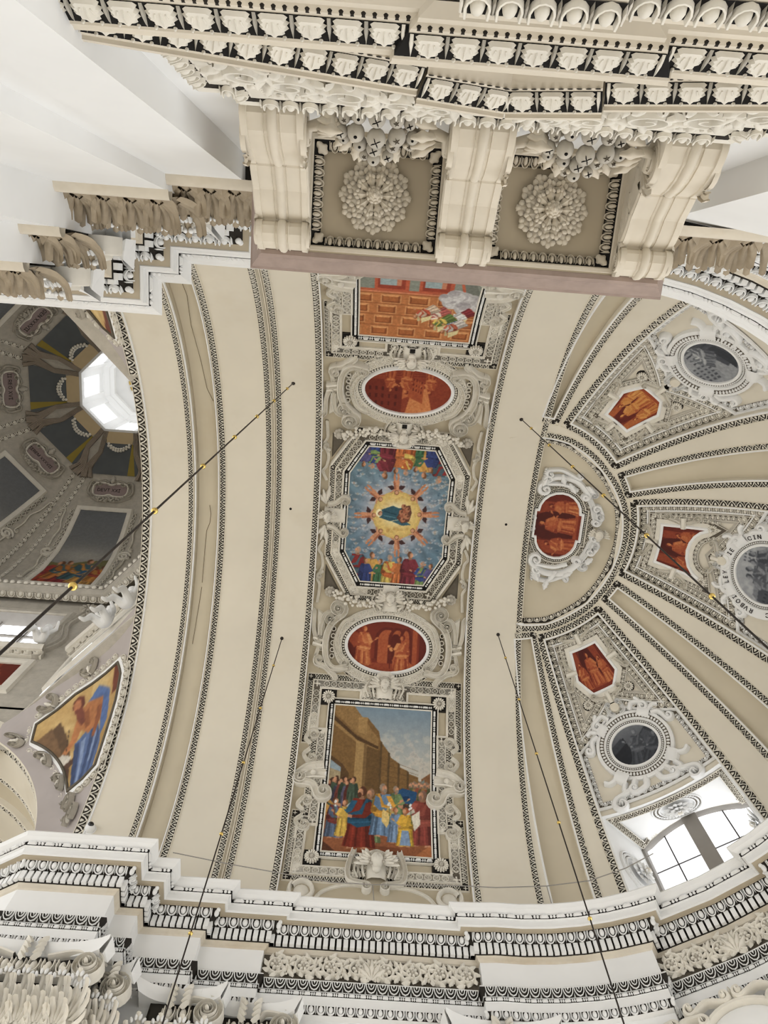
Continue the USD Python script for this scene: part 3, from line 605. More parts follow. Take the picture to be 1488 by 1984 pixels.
stuff(crossing, 'drum_cornice_leaf', dc.units(egg(.34, .26, .09, True), .34, .44, 26.02, (-.9, .1), (0, -1)), 'stucco')
stuff(crossing, 'drum_cornice_bead', dc.units(dome(.1, .1, .1, 2, 8), .26, -.02, 26.33, (0, 1), (-1, 0)), 'stucco')
# shell
SH = np.array([(6.75, 26.7), (6.92, 28.4), (6.9, 29.9), (6.62, 31.3), (6.12, 32.5), (5.42, 33.6), (4.63, 34.6), (3.72, 35.4), (2.75, 36.0), (1.98, 36.32)])
SL = np.r_[0, np.cumsum(np.linalg.norm(np.diff(SH, axis=0), axis=1))]
def c_shell(k):
    z = AZ[k]; er, ex = np.array([math.cos(z), math.sin(z), 0]), np.array([math.sin(z), -math.cos(z), 0])
    def f(p, h=0.):
        p = np.asarray(p, float); s = p[:, 1]; a, Z = np.interp(s, SL, SH[:, 0]), np.interp(s, SL, SH[:, 1]); da, dZ = np.interp(s + .05, SL, SH[:, 0]) - np.interp(s - .05, SL, SH[:, 0]), np.interp(s + .05, SL, SH[:, 1]) - np.interp(s - .05, SL, SH[:, 1])
        n = unit(np.stack([-dZ, da], 1)); hh = np.reshape(h + np.zeros(len(p)), (-1, 1))
        return np.array([DX, DY, 0]) + (a[:, None] + n[:, :1] * hh) * er + p[:, :1] * ex + (Z[:, None] + n[:, 1:] * hh) * np.array([0, 0, 1])
    return f
def sZ(Z): return float(np.interp(Z, SH[:, 1], SL))
def dome_paint(k): return None
TXT = {2: 'DEVT XXI', 3: 'IEREM XXXVII', 4: 'II REG XVI', 5: 'GEN XXXVII'}
T8 = math.tan(PI / 8)
for k in range(8):
    c = c_shell(k); S = np.linspace(0, SL[-1], 40); a = np.interp(S, SL, SH[:, 0])
    P = np.array([[x * (ai * T8 + .05), s] for s, ai in zip(S, a) for x in np.linspace(-1, 1, 5)])
    obj(crossing, 'shell_face', (c(P, -.02), grid(None, 40, 5)), 'stucco_d', 40)
    if k in (0, 7): continue
    s0, s1, sc = sZ(28.6), sZ(33.75), sZ(34.68)
    for s in (-1, 1):
        rib = Path([(s * (np.interp(q, SL, SH[:, 0]) * T8 - .28), q) for q in np.linspace(.2, sZ(35.3), 24)], c)
        lace_band(crossing, rib, .16, .34, name='rib_border', unit_f=egg, d=.03, dk='mid')
        side = Path([(s * (1.45 + .1 * (s1 - q) / (s1 - s0)), q) for q in np.linspace(s0, s1, 16)], c)
        lace_band(crossing, side, .16, .3, name='panel_border', unit_f=roundel, d=.05, dk='mid')
        stuff(crossing, 'panel_scroll', [warp(c, scroll([(s * 1.78, q - 1.1), (s * 1.78, q - .5), (s * 1.68, q), (s * 1.78, q + .5), (s * 1.78, q + 1.1)], .09, .08, (.1, 1.2, s), (.1, 1.2, -s))) for q in (s0 + 1.6, s1 - 1.2)] +
              [warp(c, ribbon(spiral((s * 1.7, (s0 + s1) / 2), .3, 0, 1.8, s), .1, .12, ROUND))], 'stucco')
    frp = Path([(-1.25, s0), (1.25, s0), (1.08, s1), (-1.08, s1)], c, closed=True, step=.3)
    obj(crossing, 'panel_frame', frp.sweep([(0, -.25), (0, .06), (-.05, .1), (-.2, .1), (-.24, .05), (-.27, 0)]), 'stucco', 25)
    # cartouche
    o = c_local(c, 0, sc)
    out = spline([(-.78, 0), (-.7, .3), (-.3, .36), (0, .27), (.3, .36), (.7, .3), (.78, 0), (.66, -.3), (.25, -.34), (0, -.26), (-.25, -.34), (-.66, -.3)], 5, True)
    obj(crossing, 'cartouche_plate', warp(o, pillow(out, .06, .93)), 'plum', 50)
    sub = obj(crossing, 'cartouche_rim', [warp(o, ribbon(out * 1.06, .12, .14, ROUND, True))], 'stucco', 50)
    it = []
    for s in (-1, 1):
        it += [scroll([(s * .78, -.42), (s * 1.05, -.1), (s * 1.0, .34)], .13, .12, (.08, 1.2, -s), (.16, 1.5, s)), scroll([(s * .16, .42), (s * .34, .52), (s * .58, .44)], .1, .12, (.07, 1.1, s), (.12, 1.4, -s)),
               scroll([(s * 1.0, -.3), (s * .6, -.55), (s * .2, -.6)], .13, .1, None, (.08, 1., -s))]
    it += [xf(leaf(.34, .4, 3, .14), 0, .36), xf(leaf(.3, .3, 3, .1), 0, .5)]
    stuff(crossing, 'cartouche_scroll', [warp(o, i) for i in it], 'stucco_d')
    stuff(crossing, 'cartouche_fruit', [warp(o, ball(r, (x, y - .52, z + .05))) for x, y, z, r in fruit_cluster(40, 1.1, .34, .16, .055, k, -.12)], 'stucco_d')
    if k in TXT:
        m = meshkit.text_mesh(TXT[k], .17 if len(TXT[k]) < 11 else .14, .012); v = np.array(m.vertices); v[:, 0] -= v[:, 0].mean(); v[:, 1] -= .07
        obj(crossing, 'lettering', warp(o, (v, np.array(m.faces)), z=.062), 'text', False, label='lettering ' + TXT[k])
    # curtained opening below the lantern
    w0, w1 = sZ(35.25), sZ(36.1); o = c_local(c, 0, 0)
    obj(crossing, 'curtain_opening', warp(o, (np.array([[-1.15, w0, .03], [1.15, w0, .03], [.75, w1, .03], [-.75, w1, .03]]), np.array([[0, 1, 2], [0, 2, 3]]))), M.setdefault('slate', mat('slate_grey_paint', s255(92, 96, 98), .8, .1, 2.0)))
    obj(crossing, 'yellow_strip', warp(o, (np.array([[.62, w0, .035], [.98, w0, .035], [.66, w1, .035], [.6, w1, .035]]), np.array([[0, 1, 2], [0, 2, 3]]))), M.setdefault('ochre', mat('ochre_paint', s255(150, 132, 60), .8, .1, 2.0)))
    for s in (-1, 1):
        fo = []
        for j in range(6):
            x = s * (1.2 + .07 * j); x1 = s * (.72 + .035 * j); fo.append(ribbon([(x - s * .12 * (j < 2), w0 - .25), (x - s * .02, w0 + .3), (x1 + s * .05, (w0 + w1) / 2 + .3), (x1 - s * .02, w1 + .1), (x1 - s * .1, SL[-1])], [.15, .11, .07, .06, .06], [.12, .12, .14, .1, .1], ROUND))
        obj(crossing, 'curtain', [warp(o, i) for i in fo], 'cloth', 60)
    bow = [warp(o, ball(r, (x, y, z))) for x, y, z, r in [(xx, sZ(36.02) + .1 - .3 * (1 - (xx / .55) ** 2) + dy, .12, .07) for xx in np.linspace(-.5, .5, 9) for dy in (0, .12)]]
    stuff(crossing, 'garland', bow, 'stucco')
    obj(crossing, 'lantern_curb', warp(o, (np.array([[-.62, w1, .05], [.62, w1, .05], [.72, SL[-1], .05], [-.72, SL[-1], .05]]), np.array([[0, 1, 2], [0, 2, 3]]))), M.setdefault('cream_d', mat('warm_cream_paint', s255(196, 176, 140), .8, .06, 2.0)))
# lantern
lp = [(DX + 1.98 / math.cos(PI / 8) * math.cos(PI / 8 + PI / 4 * i), DY + 1.98 / math.cos(PI / 8) * math.sin(PI / 8 + PI / 4 * i)) for i in range(8)]
lpath = Path(lp[::-1], c_plan, closed=True)
obj(crossing, 'lantern_moulding', lpath.sweep([(.0, 36.3), (-.12, 36.34), (-.12, 36.45), (0, 36.5), (0, 36.7)]), 'white', 20); obj(crossing, 'lantern_cap', lpath.sweep([(0, 39.4), (-.1, 39.45), (-.25, 39.7), (-.25, 39.85), (-.4, 40.0), (-.4, 40.3), (-.2, 40.5), (-1.2, 41.2), (-1.9, 41.4)]), 'white', 20)
stuff(crossing, 'lantern_egg', lpath.units(egg(.22, .16, .06, True), .22, -.02, 36.52, (0, 1), (-1, 0)), 'white')
for i in range(8):
    c = c_plane((DX + 1.98 * math.cos(AZ[i]), DY + 1.98 * math.sin(AZ[i]), 0), (math.sin(AZ[i]), -math.cos(AZ[i]), 0), (0, 0, 1))
    obj(crossing, 'lantern_pier', [warp(c, box(x, x + .34, 36.6, 39.5, -.1, .06)) for x in (-.82, .48)] + [warp(c, box(-.5, .5, 38.9, 39.5, -.1, .02)), warp(c, box(-.5, .5, 36.6, 36.9, -.1, .02))], 'white', 20)
    obj(crossing, 'lantern_pane', (c(np.array([[-.5, 36.9], [.5, 36.9], [.5, 38.9], [-.5, 38.9]]), -.05), np.array([[0, 1, 2], [0, 2, 3]])), 'pane')
stuff(crossing, 'gilt_ray', [(np.array([[math.cos(a) * r * w + DX, math.sin(a) * r * w + DY, z] for a, r, w, z in ((t - .02, .5, 1, 41.1), (t + .02, .5, 1, 41.1), (t + .1, 1.0, 1.1, 40.85), (t - .1, 1.0, 1.1, 40.85))]), np.array([[0, 1, 2], [0, 2, 3]])) for t in np.arange(0, 2 * PI, .3)], 'gold')
# ---------------------------------------------------------------- fresco painting: pigment on a fine grid, U to the viewer's right, V up, both 0..1
def inside(px, py, poly):
    r = np.zeros(len(px), bool); n = len(poly)
    for i in range(n):
        x0, y0 = poly[i]; x1, y1 = poly[(i + 1) % n]
        if y0 != y1: r ^= ((y0 > py) != (y1 > py)) & (px < (x1 - x0) * (py - y0) / (y1 - y0) + x0)
    return r
class Canvas:
    def __init__(s, w, h, step, seed=0):
        s.w, s.h = w, h; s.nu, s.nv = int(w / step) + 2, int(h / step) + 2
        u, v = np.meshgrid(np.linspace(0, 1, s.nu), np.linspace(0, 1, s.nv), indexing='ij'); s.u, s.v = u.ravel(), v.ravel()
        s.c = np.zeros((len(s.u), 3)); s.asp = h / w; s.g = np.random.default_rng(seed)
        s.nz = meshkit.fbm(np.stack([s.u * 9 * w, s.v * 9 * h, s.u * 0 + seed], 1), 4, seed)
        s.nz2 = meshkit.fbm(np.stack([s.u * 30 * w, s.v * 30 * h, s.u * 0 + seed], 1), 2, seed + 5)
    def put(s, m, col, op=1., var=.12):
        k = (1 + var * 2 * (s.nz2[m] - .5))[:, None] if var else 1.
        s.c[m] = s.c[m] * (1 - op) + np.array(col, float) * k * op
    def all(s, col): s.put(np.ones(len(s.u), bool), col)
    def grad(s, c0, c1, v0=0., v1=1., m=None):
        t = np.clip((s.v - v0) / (v1 - v0), 0, 1)[:, None]; q = np.array(c0) * (1 - t) + np.array(c1) * t; m = np.ones(len(s.u), bool) if m is None else m; s.c[m] = q[m]
    def poly(s, p, col, op=1., var=.12):
        p = np.array(p, float); b = np.where((s.u >= p[:, 0].min()) & (s.u <= p[:, 0].max()) & (s.v >= p[:, 1].min()) & (s.v <= p[:, 1].max()))[0]
        b = b[inside(s.u[b], s.v[b], p)]; s.put(b, col, op, var); return b
    def ell(s, x, y, rx, ry, col, op=1., rot=0., soft=False, var=.12):
        dx, dy = (s.u - x), (s.v - y) * s.asp; c, q = math.cos(rot), math.sin(rot); d = ((c * dx + q * dy) / rx) ** 2 + ((c * dy - q * dx) / (ry * s.asp)) ** 2
        if soft:
            k = np.exp(-d)[:, None] * op; s.c = s.c * (1 - k) + np.array(col) * k
        else: s.put(np.where(d < 1)[0], col, op, var)
    def rect(s, x0, y0, x1, y1, col, op=1.): s.poly([(x0, y0), (x1, y0), (x1, y1), (x0, y1)], col, op)
    def line(s, pts, w, col, op=1.):
        for (x0, y0), (x1, y1) in zip(pts[:-1], pts[1:]):
            dx, dy = x1 - x0, (y1 - y0) * s.asp; L = math.hypot(dx, dy) + 1e-9; nx, ny = -dy / L * w / 2, dx / L * w / 2 / s.asp
            s.poly([(x0 + nx, y0 + ny), (x1 + nx, y1 + ny), (x1 - nx, y1 - ny), (x0 - nx, y0 - ny)], col, op)
    def fig(s, x, y, h, robe, mantle=None, hair=(90, 55, 35), skin=(205, 140, 100), turn=1, beard=False, up=1, rot=0., kneel=False, wings=None, arms=1, wide=1.):
        """a robed figure, feet at (x, y), h tall (in V); up = -1 upside down"""
        A = s.asp; cs, sn = math.cos(rot), math.sin(rot); g = s.g
        def T(p): return [(x + (a * cs * wide - b * sn) * h * A * turn, y + (a * sn + b * cs) * h * up) for a, b in p]
        def P(p, c, op=1.): s.poly(T(p), c, op)
        d = lambda c, k: tuple(np.clip(np.array(c) * k, 0, 255))
        if wings: P([(-.08, .75), (-.34, .95), (-.36, .6), (-.22, .42)], wings); P([(.06, .75), (-.2, 1.0), (-.24, .9)], d(wings, .85))
        for f in (-.08, .1): P([(f - .04, 0), (f + .06, -.01), (f + .05, .05), (f - .03, .06)], skin)
        if kneel: P([(-.1, .8), (.1, .78), (.16, .5), (.22, .3), (.2, .04), (-.36, .03), (-.3, .16), (-.16, .3), (-.15, .55)], robe)
        else: P([(-.11, .82), (.11, .82), (.17, .58), (.17, .3), (.22, .03), (.08, .01), (-.08, .03), (-.21, .02), (-.18, .3), (-.17, .58)], robe)
        P([(-.11, .82), (-.02, .8), (-.06, .4), (-.1, .02), (-.21, .02), (-.18, .3), (-.17, .58)], d(robe, .74))
        for k in range(6):
            b = -.17 + .34 * k / 5 + g.uniform(-.02, .02); P([(b * .6, .55), (b * .7 + .02, .55), (b + .028, .03), (b, .03)], d(robe, .66 if k % 2 else 1.22), .75)
        if mantle:
            P([(-.13, .80), (-.06, .82), (.02, .62), (.17, .56), (.17, .42), (.04, .34), (-.12, .38), (-.2, .48), (-.18, .62)], mantle); P([(-.13, .80), (-.09, .8), (-.08, .56), (-.13, .4), (-.2, .48), (-.18, .62)], d(mantle, .7))
            for k in range(3): b = .60 - .06 * k; P([(-.16, b - .04), (.16, b - .08), (.16, b - .06), (-.16, b - .015)], d(mantle, .66 if k % 2 else 1.22), .75)
        if arms: P([(.05, .78), (.13, .78), (.2, .62), (.3, .66), (.3, .72), (.18, .56), (.12, .6)], d(mantle or robe, 1.1)); P([(.27, .65), (.34, .69), (.33, .73), (.27, .71)], skin); P([(-.13, .78), (-.06, .74), (-.02, .56), (.12, .54), (.12, .5), (-.06, .5), (-.15, .6)], d(robe, .9)); P([(.11, .49), (.17, .5), (.17, .55), (.11, .54)], skin)
        P([(-.035, .8), (.035, .8), (.03, .88), (-.03, .88)], d(skin, .8))
        hx, hy = T([(.02, .915)])[0]; rx, ry = .052 * h * A, .072 * h
        bx, by = T([(-.012, .935)])[0]; s.ell(bx, by, rx * 1.15, ry * 1.1, hair); s.ell(hx, hy, rx * .86, ry * .9, skin); s.ell(hx + rx * .35 * turn, hy, rx * .4, ry * .7, d(skin, 1.18), .6)
        if beard: ex, ey = T([(.03, .872)])[0]; s.ell(ex, ey, rx * .62, ry * .6, hair)
    def mono(s, ramp):
        l = np.clip(s.c @ np.array([.3, .59, .11]) / 255, 0, 1); k = np.linspace(0, 1, len(ramp)); r = np.array(ramp, float); s.c = np.stack([np.interp(l, k, r[:, i]) for i in range(3)], 1)
    def cloudy(s, c, lo=.5, hi=.75, m=None, sx=1.):
        k = np.clip((s.nz - lo) / (hi - lo), 0, 1)[:, None]; k = k if m is None else k * m[:, None]; s.c = s.c * (1 - k) + np.array(c) * k
    def mesh(s, to_uv, chart, keep=None, h=.02):
        """to_uv maps (U, V) to chart coordinates"""
        q = s.c.reshape(s.nu, s.nv, 3); q = np.pad(q, ((1, 1), (1, 1), (0, 0)), 'edge'); q = .5 * q[1:-1, 1:-1] + .125 * (q[:-2, 1:-1] + q[2:, 1:-1] + q[1:-1, :-2] + q[1:-1, 2:]); s.c = q.reshape(-1, 3)
        g = s.c @ np.array([.3, .59, .11]); s.c = g[:, None] + (s.c - g[:, None]) * .80
        q = to_uv(s.u, s.v); V = chart(q, h); F = grid(None, s.nu, s.nv)
        if keep is not None:
            c = q[F].mean(1); F = F[inside(c[:, 0], c[:, 1], np.array(keep))]
            u, inv = np.unique(F, return_inverse=True); return V[u], tri(inv.reshape(F.shape)), lin(np.clip(s.c[u], 0, 255) / 255.)
        return V, tri(F), lin(np.clip(s.c, 0, 255) / 255.)
def painting(parent, m, label=None):
    return obj(parent, 'painted_surface', (m[0], m[1]), 'paint', pigment=m[2], label=label)
REDS = [(46, 12, 10), (96, 26, 18), (140, 46, 26), (182, 78, 38), (222, 130, 66), (240, 176, 110)]
GREYS = [(20, 22, 27), (50, 54, 62), (88, 92, 100), (132, 136, 142), (176, 179, 182), (214, 214, 212)]
def city_scene():
    c = Canvas(2.5, 3.7, .0125, 3); c.grad((206, 198, 180), (120, 146, 166), .5, 1.)
    c.cloudy((214, 204, 186), .48, .7, (c.v < .86) * np.clip((.9 - c.v) * 4, 0, 1)); c.cloudy((168, 168, 164), .62, .8, (c.v < .75) * 1.)
    W = (134, 96, 48); c.poly([(0, .2), (0, 1), (.2, 1), (.26, .92), (.35, .92), (.47, .83), (.49, .77), (.57, .70), (.60, .66), (.67, .63), (.69, .60), (.76, .58), (.78, .56), (.87, .54), (.88, .2)], W)
    c.poly([(0, 1), (.2, 1), (.47, .78), (.47, .72), (.26, .80), (0, .95)], (156, 116, 62)); c.poly([(0, .93), (.26, .79), (.47, .73), (.47, .71), (.26, .765), (0, .9)], (86, 58, 30))
    c.poly([(0, .9), (.26, .765), (.47, .71), (.47, .695), (.26, .745), (0, .87)], (164, 124, 68)); c.poly([(.26, .92), (.35, .92), (.35, .8), (.26, .82)], (176, 134, 74)); c.poly([(.25, .76), (.36, .74), (.36, .3), (.25, .3)], (178, 138, 78)); c.poly([(.33, .745), (.36, .74), (.36, .3), (.33, .3)], (132, 98, 54))
    c.poly([(.36, .73), (.49, .70), (.49, .3), (.36, .3)], (112, 80, 40))
    for k in range(9): v = .69 - .045 * k; c.line([(.36, v), (.87, v * .55 + .20)], .004, (98, 70, 38), .7)
    for a, v in ((.49, .77), (.57, .70), (.67, .63), (.76, .58)): c.poly([(a, v), (a + .018, v - .01), (a + .018, .3), (a, .3)], (96, 70, 38))
    c.poly([(0, .66), (.13, .6), (.2, .54), (.2, .3), (0, .3)], (98, 68, 36)); c.poly([(0, .63), (.12, .57), (.12, .35), (0, .35)], (178, 158, 118)); c.poly([(0, .63), (.12, .575), (.12, .545), (0, .57)], (150, 170, 180)); c.poly([(.03, .5), (.09, .5), (.09, .36), (.03, .36)], (150, 118, 72))
    c.poly([(.9, .53), (1, .58), (1, .3), (.9, .3)], (140, 92, 54)); c.poly([(.88, .5), (.93, .53), (.93, .4), (.86, .4)], (120, 134, 128))
    for k in range(4): c.rect(.94 + .016 * k, .44, .948 + .016 * k, .5, (90, 56, 36))
    c.poly([(0, 0), (1, 0), (1, .34), (0, .34)], (158, 88, 50)); c.poly([(.82, 0), (1, 0), (1, .1), (.9, .05)], (190, 108, 58)); c.poly([(0, 0), (.16, 0), (.05, .06), (0, .08)], (96, 52, 32)); c.poly([(.3, 0), (.75, 0), (.7, .06), (.4, .07)], (134, 70, 40))
    for k in range(9): c.fig(.03 + .028 * k, .26 + .012 * (k % 3), .23, [(96, 92, 120), (130, 60, 50), (70, 90, 70)][k % 3], None, (80, 50, 34), turn=1 if k % 2 else -1, arms=0)
    for k in range(8): c.fig(.80 + .028 * k, .27 + .01 * (k % 2), .23, [(150, 74, 52), (90, 96, 60), (170, 120, 60)][k % 3], None, (130, 110, 90), beard=True, turn=-1, arms=0)
    c.poly([(.58, .36), (.84, .36), (.86, .44), (.72, .46), (.6, .41)], (36, 84, 134)); c.poly([(.54, .30), (.86, .29), (.86, .35), (.54, .36)], (70, 56, 46)); c.poly([(.62, .38), (.8, .38), (.78, .41), (.64, .4)], (24, 58, 100))
    c.fig(.66, .2, .27, (112, 138, 84), None, (150, 130, 110), turn=1, beard=True)
    c.fig(.1, .10, .27, (92, 110, 140), (128, 52, 46), (110, 60, 40), wings=(222, 160, 70)); c.fig(.19, .11, .25, (226, 178, 62), None, (140, 90, 50), wings=(230, 226, 214), turn=-1)
    c.fig(.42, .08, .36, (120, 146, 90), None, (150, 110, 80), beard=True, turn=-1)
    c.fig(.34, .04, .41, (138, 44, 28), (34, 86, 118), (92, 52, 32), beard=True, turn=-1, wide=1.15); c.fig(.54, .13, .35, (104, 138, 176), (218, 150, 42), (150, 130, 110), beard=True, turn=1, wide=1.1)
    c.fig(.91, .08, .37, (146, 60, 50), (158, 72, 58), (150, 110, 90), beard=True, turn=-1, wide=1.25)
    c.fig(.66, .09, .24, (122, 152, 190), None, (170, 96, 50), wings=(232, 196, 110), turn=1); c.fig(.75, .07, .26, (232, 176, 44), (226, 168, 40), (178, 88, 44), wings=(236, 228, 204), turn=-1); c.poly([(.70, .08), (.8, .08), (.78, .18), (.72, .18)], (130, 160, 200))
    for x, y in ((.60, .34), (.80, .34), (.10, .33)):
        for k in range(5): c.ell(x + c.g.uniform(-.012, .012), y + c.g.uniform(-.02, .02), .01, .008, (240, 240, 236))
        c.line([(x, y - .02), (x + .01, y - .12)], .006, (70, 100, 60))
    return c
def hall_scene():
    c = Canvas(2.5, 3.7, .0135, 5); c.all((140, 146, 132)); c.rect(0, .60, 1, 1, (200, 116, 58))
    for k in range(5):
        for j in range(4):
            x, y = -.05 + .235 * k + .03 * j, .63 + .095 * j; w, h = .15 - .006 * j, .065 - .003 * j
            c.rect(x - .012, y - .008, x + w + .012, y + h + .008, (226, 150, 86)); c.rect(x, y, x + w, y + h, (152, 76, 34)); c.poly([(x, y), (x + w, y), (x + w - .015, y + .012), (x + .015, y + .012)], (236, 160, 92)); c.rect(x + .015, y + .012, x + w - .012, y + h - .008, (186, 100, 46))
    for v in (.625, .72, .815, .91): c.line([(0, v - .012), (1, v - .012)], .006, (150, 78, 40))
    c.rect(0, .575, 1, .61, (206, 96, 58)); c.rect(0, .60, 1, .607, (236, 150, 100)); c.rect(0, .30, 1, .335, (196, 84, 50))
    for x in (.28, .64):
        c.rect(x - .05, .375, x + .23, .585, (206, 88, 54)); c.rect(x - .02, .395, x + .20, .57, (168, 60, 38)); c.rect(x + .015, .425, x + .185, .535, (156, 176, 178)); c.poly([(x + .015, .425), (x + .05, .45), (x + .05, .535), (x + .015, .535)], (214, 130, 92))
    c.poly([(.0, .6), (.12, .6), (.2, .36), (.1, .36)], (120, 124, 112)); c.poly([(.115, .6), (.14, .6), (.22, .34), (.195, .34)], (206, 92, 58))
    for x, y, r in ((.06, .64, .1), (.14, .62, .1), (.22, .655, .09), (.10, .70, .1), (.20, .59, .08), (.28, .62, .06)):
        c.ell(x, y, r, r * .68, (188, 184, 184)); c.ell(x - .01, y + .012, r * .8, r * .5, (214, 212, 210), .8); c.ell(x + .02, y - .02, r * .6, r * .34, (156, 148, 152), .6)
    for x, y, col, m, t in ((.03, .80, (150, 44, 52), (236, 232, 226), 1), (.10, .84, (236, 234, 230), (90, 120, 170), -1), (.18, .86, (104, 132, 60), (226, 190, 80), 1), (.08, .90, (210, 200, 190), (190, 90, 60), 1), (.24, .80, (196, 92, 84), (236, 214, 190), -1), (.33, .79, (222, 190, 160), (200, 80, 50), 1)):
        c.fig(x, y - .08, .17, col, m, (150, 84, 44), turn=t, rot=-.9 * t, wings=(232, 214, 150) if t > 0 else None, wide=1.2)
    for k in range(7): c.fig(.06 + .14 * k, .12, .26, [(206, 96, 60), (90, 112, 160), (214, 170, 70), (120, 50, 48)][k % 4], None, (150, 90, 50), turn=1 if k % 2 else -1)
    return c
def glory_scene():
    c = Canvas(2.8, 4.0, .0125, 9); c.grad((82, 116, 138), (96, 132, 146)); x, y = c.u - .5, (c.v - .5) * c.asp; r = np.hypot(x, y); a = np.arctan2(y, x)
    k = np.exp(-(r / .34) ** 2)[:, None]; c.c = c.c * (1 - k) + np.array((164, 170, 196)) * k; c.c *= (1 + .10 * np.sin(a * 24 + 3 * c.nz))[:, None]; c.cloudy((132, 156, 172), .5, .75); c.cloudy((70, 104, 128), .6, .8)
    for i in range(240):
        q, t = c.g.uniform(.25, .62), c.g.uniform(0, 2 * PI); px, py = .5 + q * math.cos(t), .5 + q * math.sin(t) / c.asp
        c.ell(px, py, .013, .009, [(190, 160, 140), (150, 150, 160), (196, 176, 150)][i % 3], .55); c.ell(px + .016, py, .012, .005, (206, 214, 222), .45, rot=.6); c.ell(px - .016, py, .012, .005, (206, 214, 222), .45, rot=-.6)
    for i in range(14): t = 2 * PI * i / 14; c.ell(.5 + .25 * math.cos(t), .5 + .25 * math.sin(t) / c.asp, .085, .055, (196, 196, 214), .5, soft=True)
    for i in range(60): t = 2 * PI * i / 60; c.ell(.5 + .20 * math.cos(t), .5 + .20 * math.sin(t) / c.asp, .028, .02, (212, 172, 78), .9)
    c.ell(.5, .5, .205, .145, (226, 186, 88)); c.ell(.5, .5, .17, .12, (238, 206, 120), soft=True)
    for i in range(46): q, t = c.g.uniform(.1, .19), c.g.uniform(0, 2 * PI); c.ell(.5 + q * math.cos(t), .5 + q * math.sin(t) / c.asp, .014, .01, (206, 150, 62), .45)
    c.ell(.49, .51, .12, .07, (252, 236, 176), soft=True); c.ell(.49, .51, .08, .05, (255, 246, 206), soft=True)
    # the seated mantled figure lying across, head to the left
    c.poly([(.34, .475), (.44, .455), (.52, .47), (.60, .535), (.62, .545), (.6, .565), (.52, .545), (.46, .56), (.36, .53), (.31, .505)][::1], (46, 92, 110)); c.poly([(.46, .455), (.56, .43), (.64, .44), (.56, .475)], (52, 100, 118)); c.poly([(.5, .48), (.55, .56), (.62, .57), (.64, .52), (.62, .46), (.55, .445)], (112, 62, 44)); c.poly([(.52, .49), (.57, .55), (.61, .53), (.58, .47)], (176, 96, 64))
    for p in ((.56, .56), (.60, .54), (.58, .50), (.54, .52), (.60, .49), (.56, .47)): c.ell(*p, .022, .016, (196, 122, 82)); c.ell(p[0] + .008, p[1] + .004, .01, .008, (120, 66, 42))
    c.ell(.335, .505, .03, .026, (252, 240, 190)); c.ell(.345, .503, .02, .016, (150, 92, 60)); c.ell(.35, .5, .014, .011, (214, 158, 120)); c.line([(.38, .52), (.5, .5)], .01, (30, 66, 84)); c.line([(.38, .49), (.5, .48)], .008, (86, 136, 150))
    # ring of winged children
    for i in range(8):
        t = PI / 8 * 2 * i + .08; q = .285; cx, cy = .5 + q * math.cos(t), .5 + q * math.sin(t) / c.asp; dx, dy = math.cos(t), math.sin(t); nx, ny = -dy, dx
        Q = lambda a, b: (cx + (a * dx + b * nx), cy + (a * dy + b * ny) / c.asp)
        for sg in (1, -1):
            c.poly([Q(-.03, 0), Q(-.045, .05 * sg), Q(-.01, .085 * sg), Q(.0, .04 * sg)], (70, 40, 40)); c.poly([Q(-.05, .012 * sg), Q(-.075, .055 * sg), Q(-.065, .06 * sg), Q(-.035, .022 * sg)], (214, 140, 96))
            c.poly([Q(.03, .012 * sg), Q(.07, .03 * sg), Q(.115, .022 * sg), Q(.115, .008 * sg), Q(.07, .008 * sg), Q(.03, 0)], (206, 128, 84))
        c.poly([Q(-.05, -.022), Q(-.05, .022), Q(.0, .026), (Q(.045, .03)), Q(.045, -.03), Q(.0, -.026)], (216, 142, 98)); c.poly([Q(-.04, .004), Q(-.04, .022), Q(.04, .03), Q(.04, .012)], (178, 100, 66)); hx, hy = Q(-.07, 0); c.ell(hx, hy, .022, .016, (150, 88, 50)); c.ell(hx - .004 * dx, hy, .015, .011, (222, 160, 118))
    for up, y0 in ((1, .0), (-1, 1.)):
        for i, (xx, h, col, m) in enumerate([(.16, .27, (150, 40, 40), (70, 96, 110)), (.30, .24, (214, 160, 70), (210, 150, 60)), (.38, .2, (60, 110, 70), None), (.47, .23, (226, 190, 80), (200, 96, 40)), (.56, .22, (206, 110, 50), None), (.66, .26, (140, 46, 60), (126, 40, 50)), (.78, .2, (120, 150, 80), (50, 70, 140)), (.24, .2, (50, 66, 130), None), (.86, .19, (90, 84, 140), None)]):
            x = xx if up > 0 else 1.02 - xx; c.fig(x, y0 + up * .0, h, col if up > 0 else m or col, m if up > 0 else col, (176, 150, 130) if i % 3 == 0 else (120, 74, 44), beard=i % 3 == 0, up=up, turn=1 if (i + (up < 0)) % 2 else -1, wide=1.25)
    return c
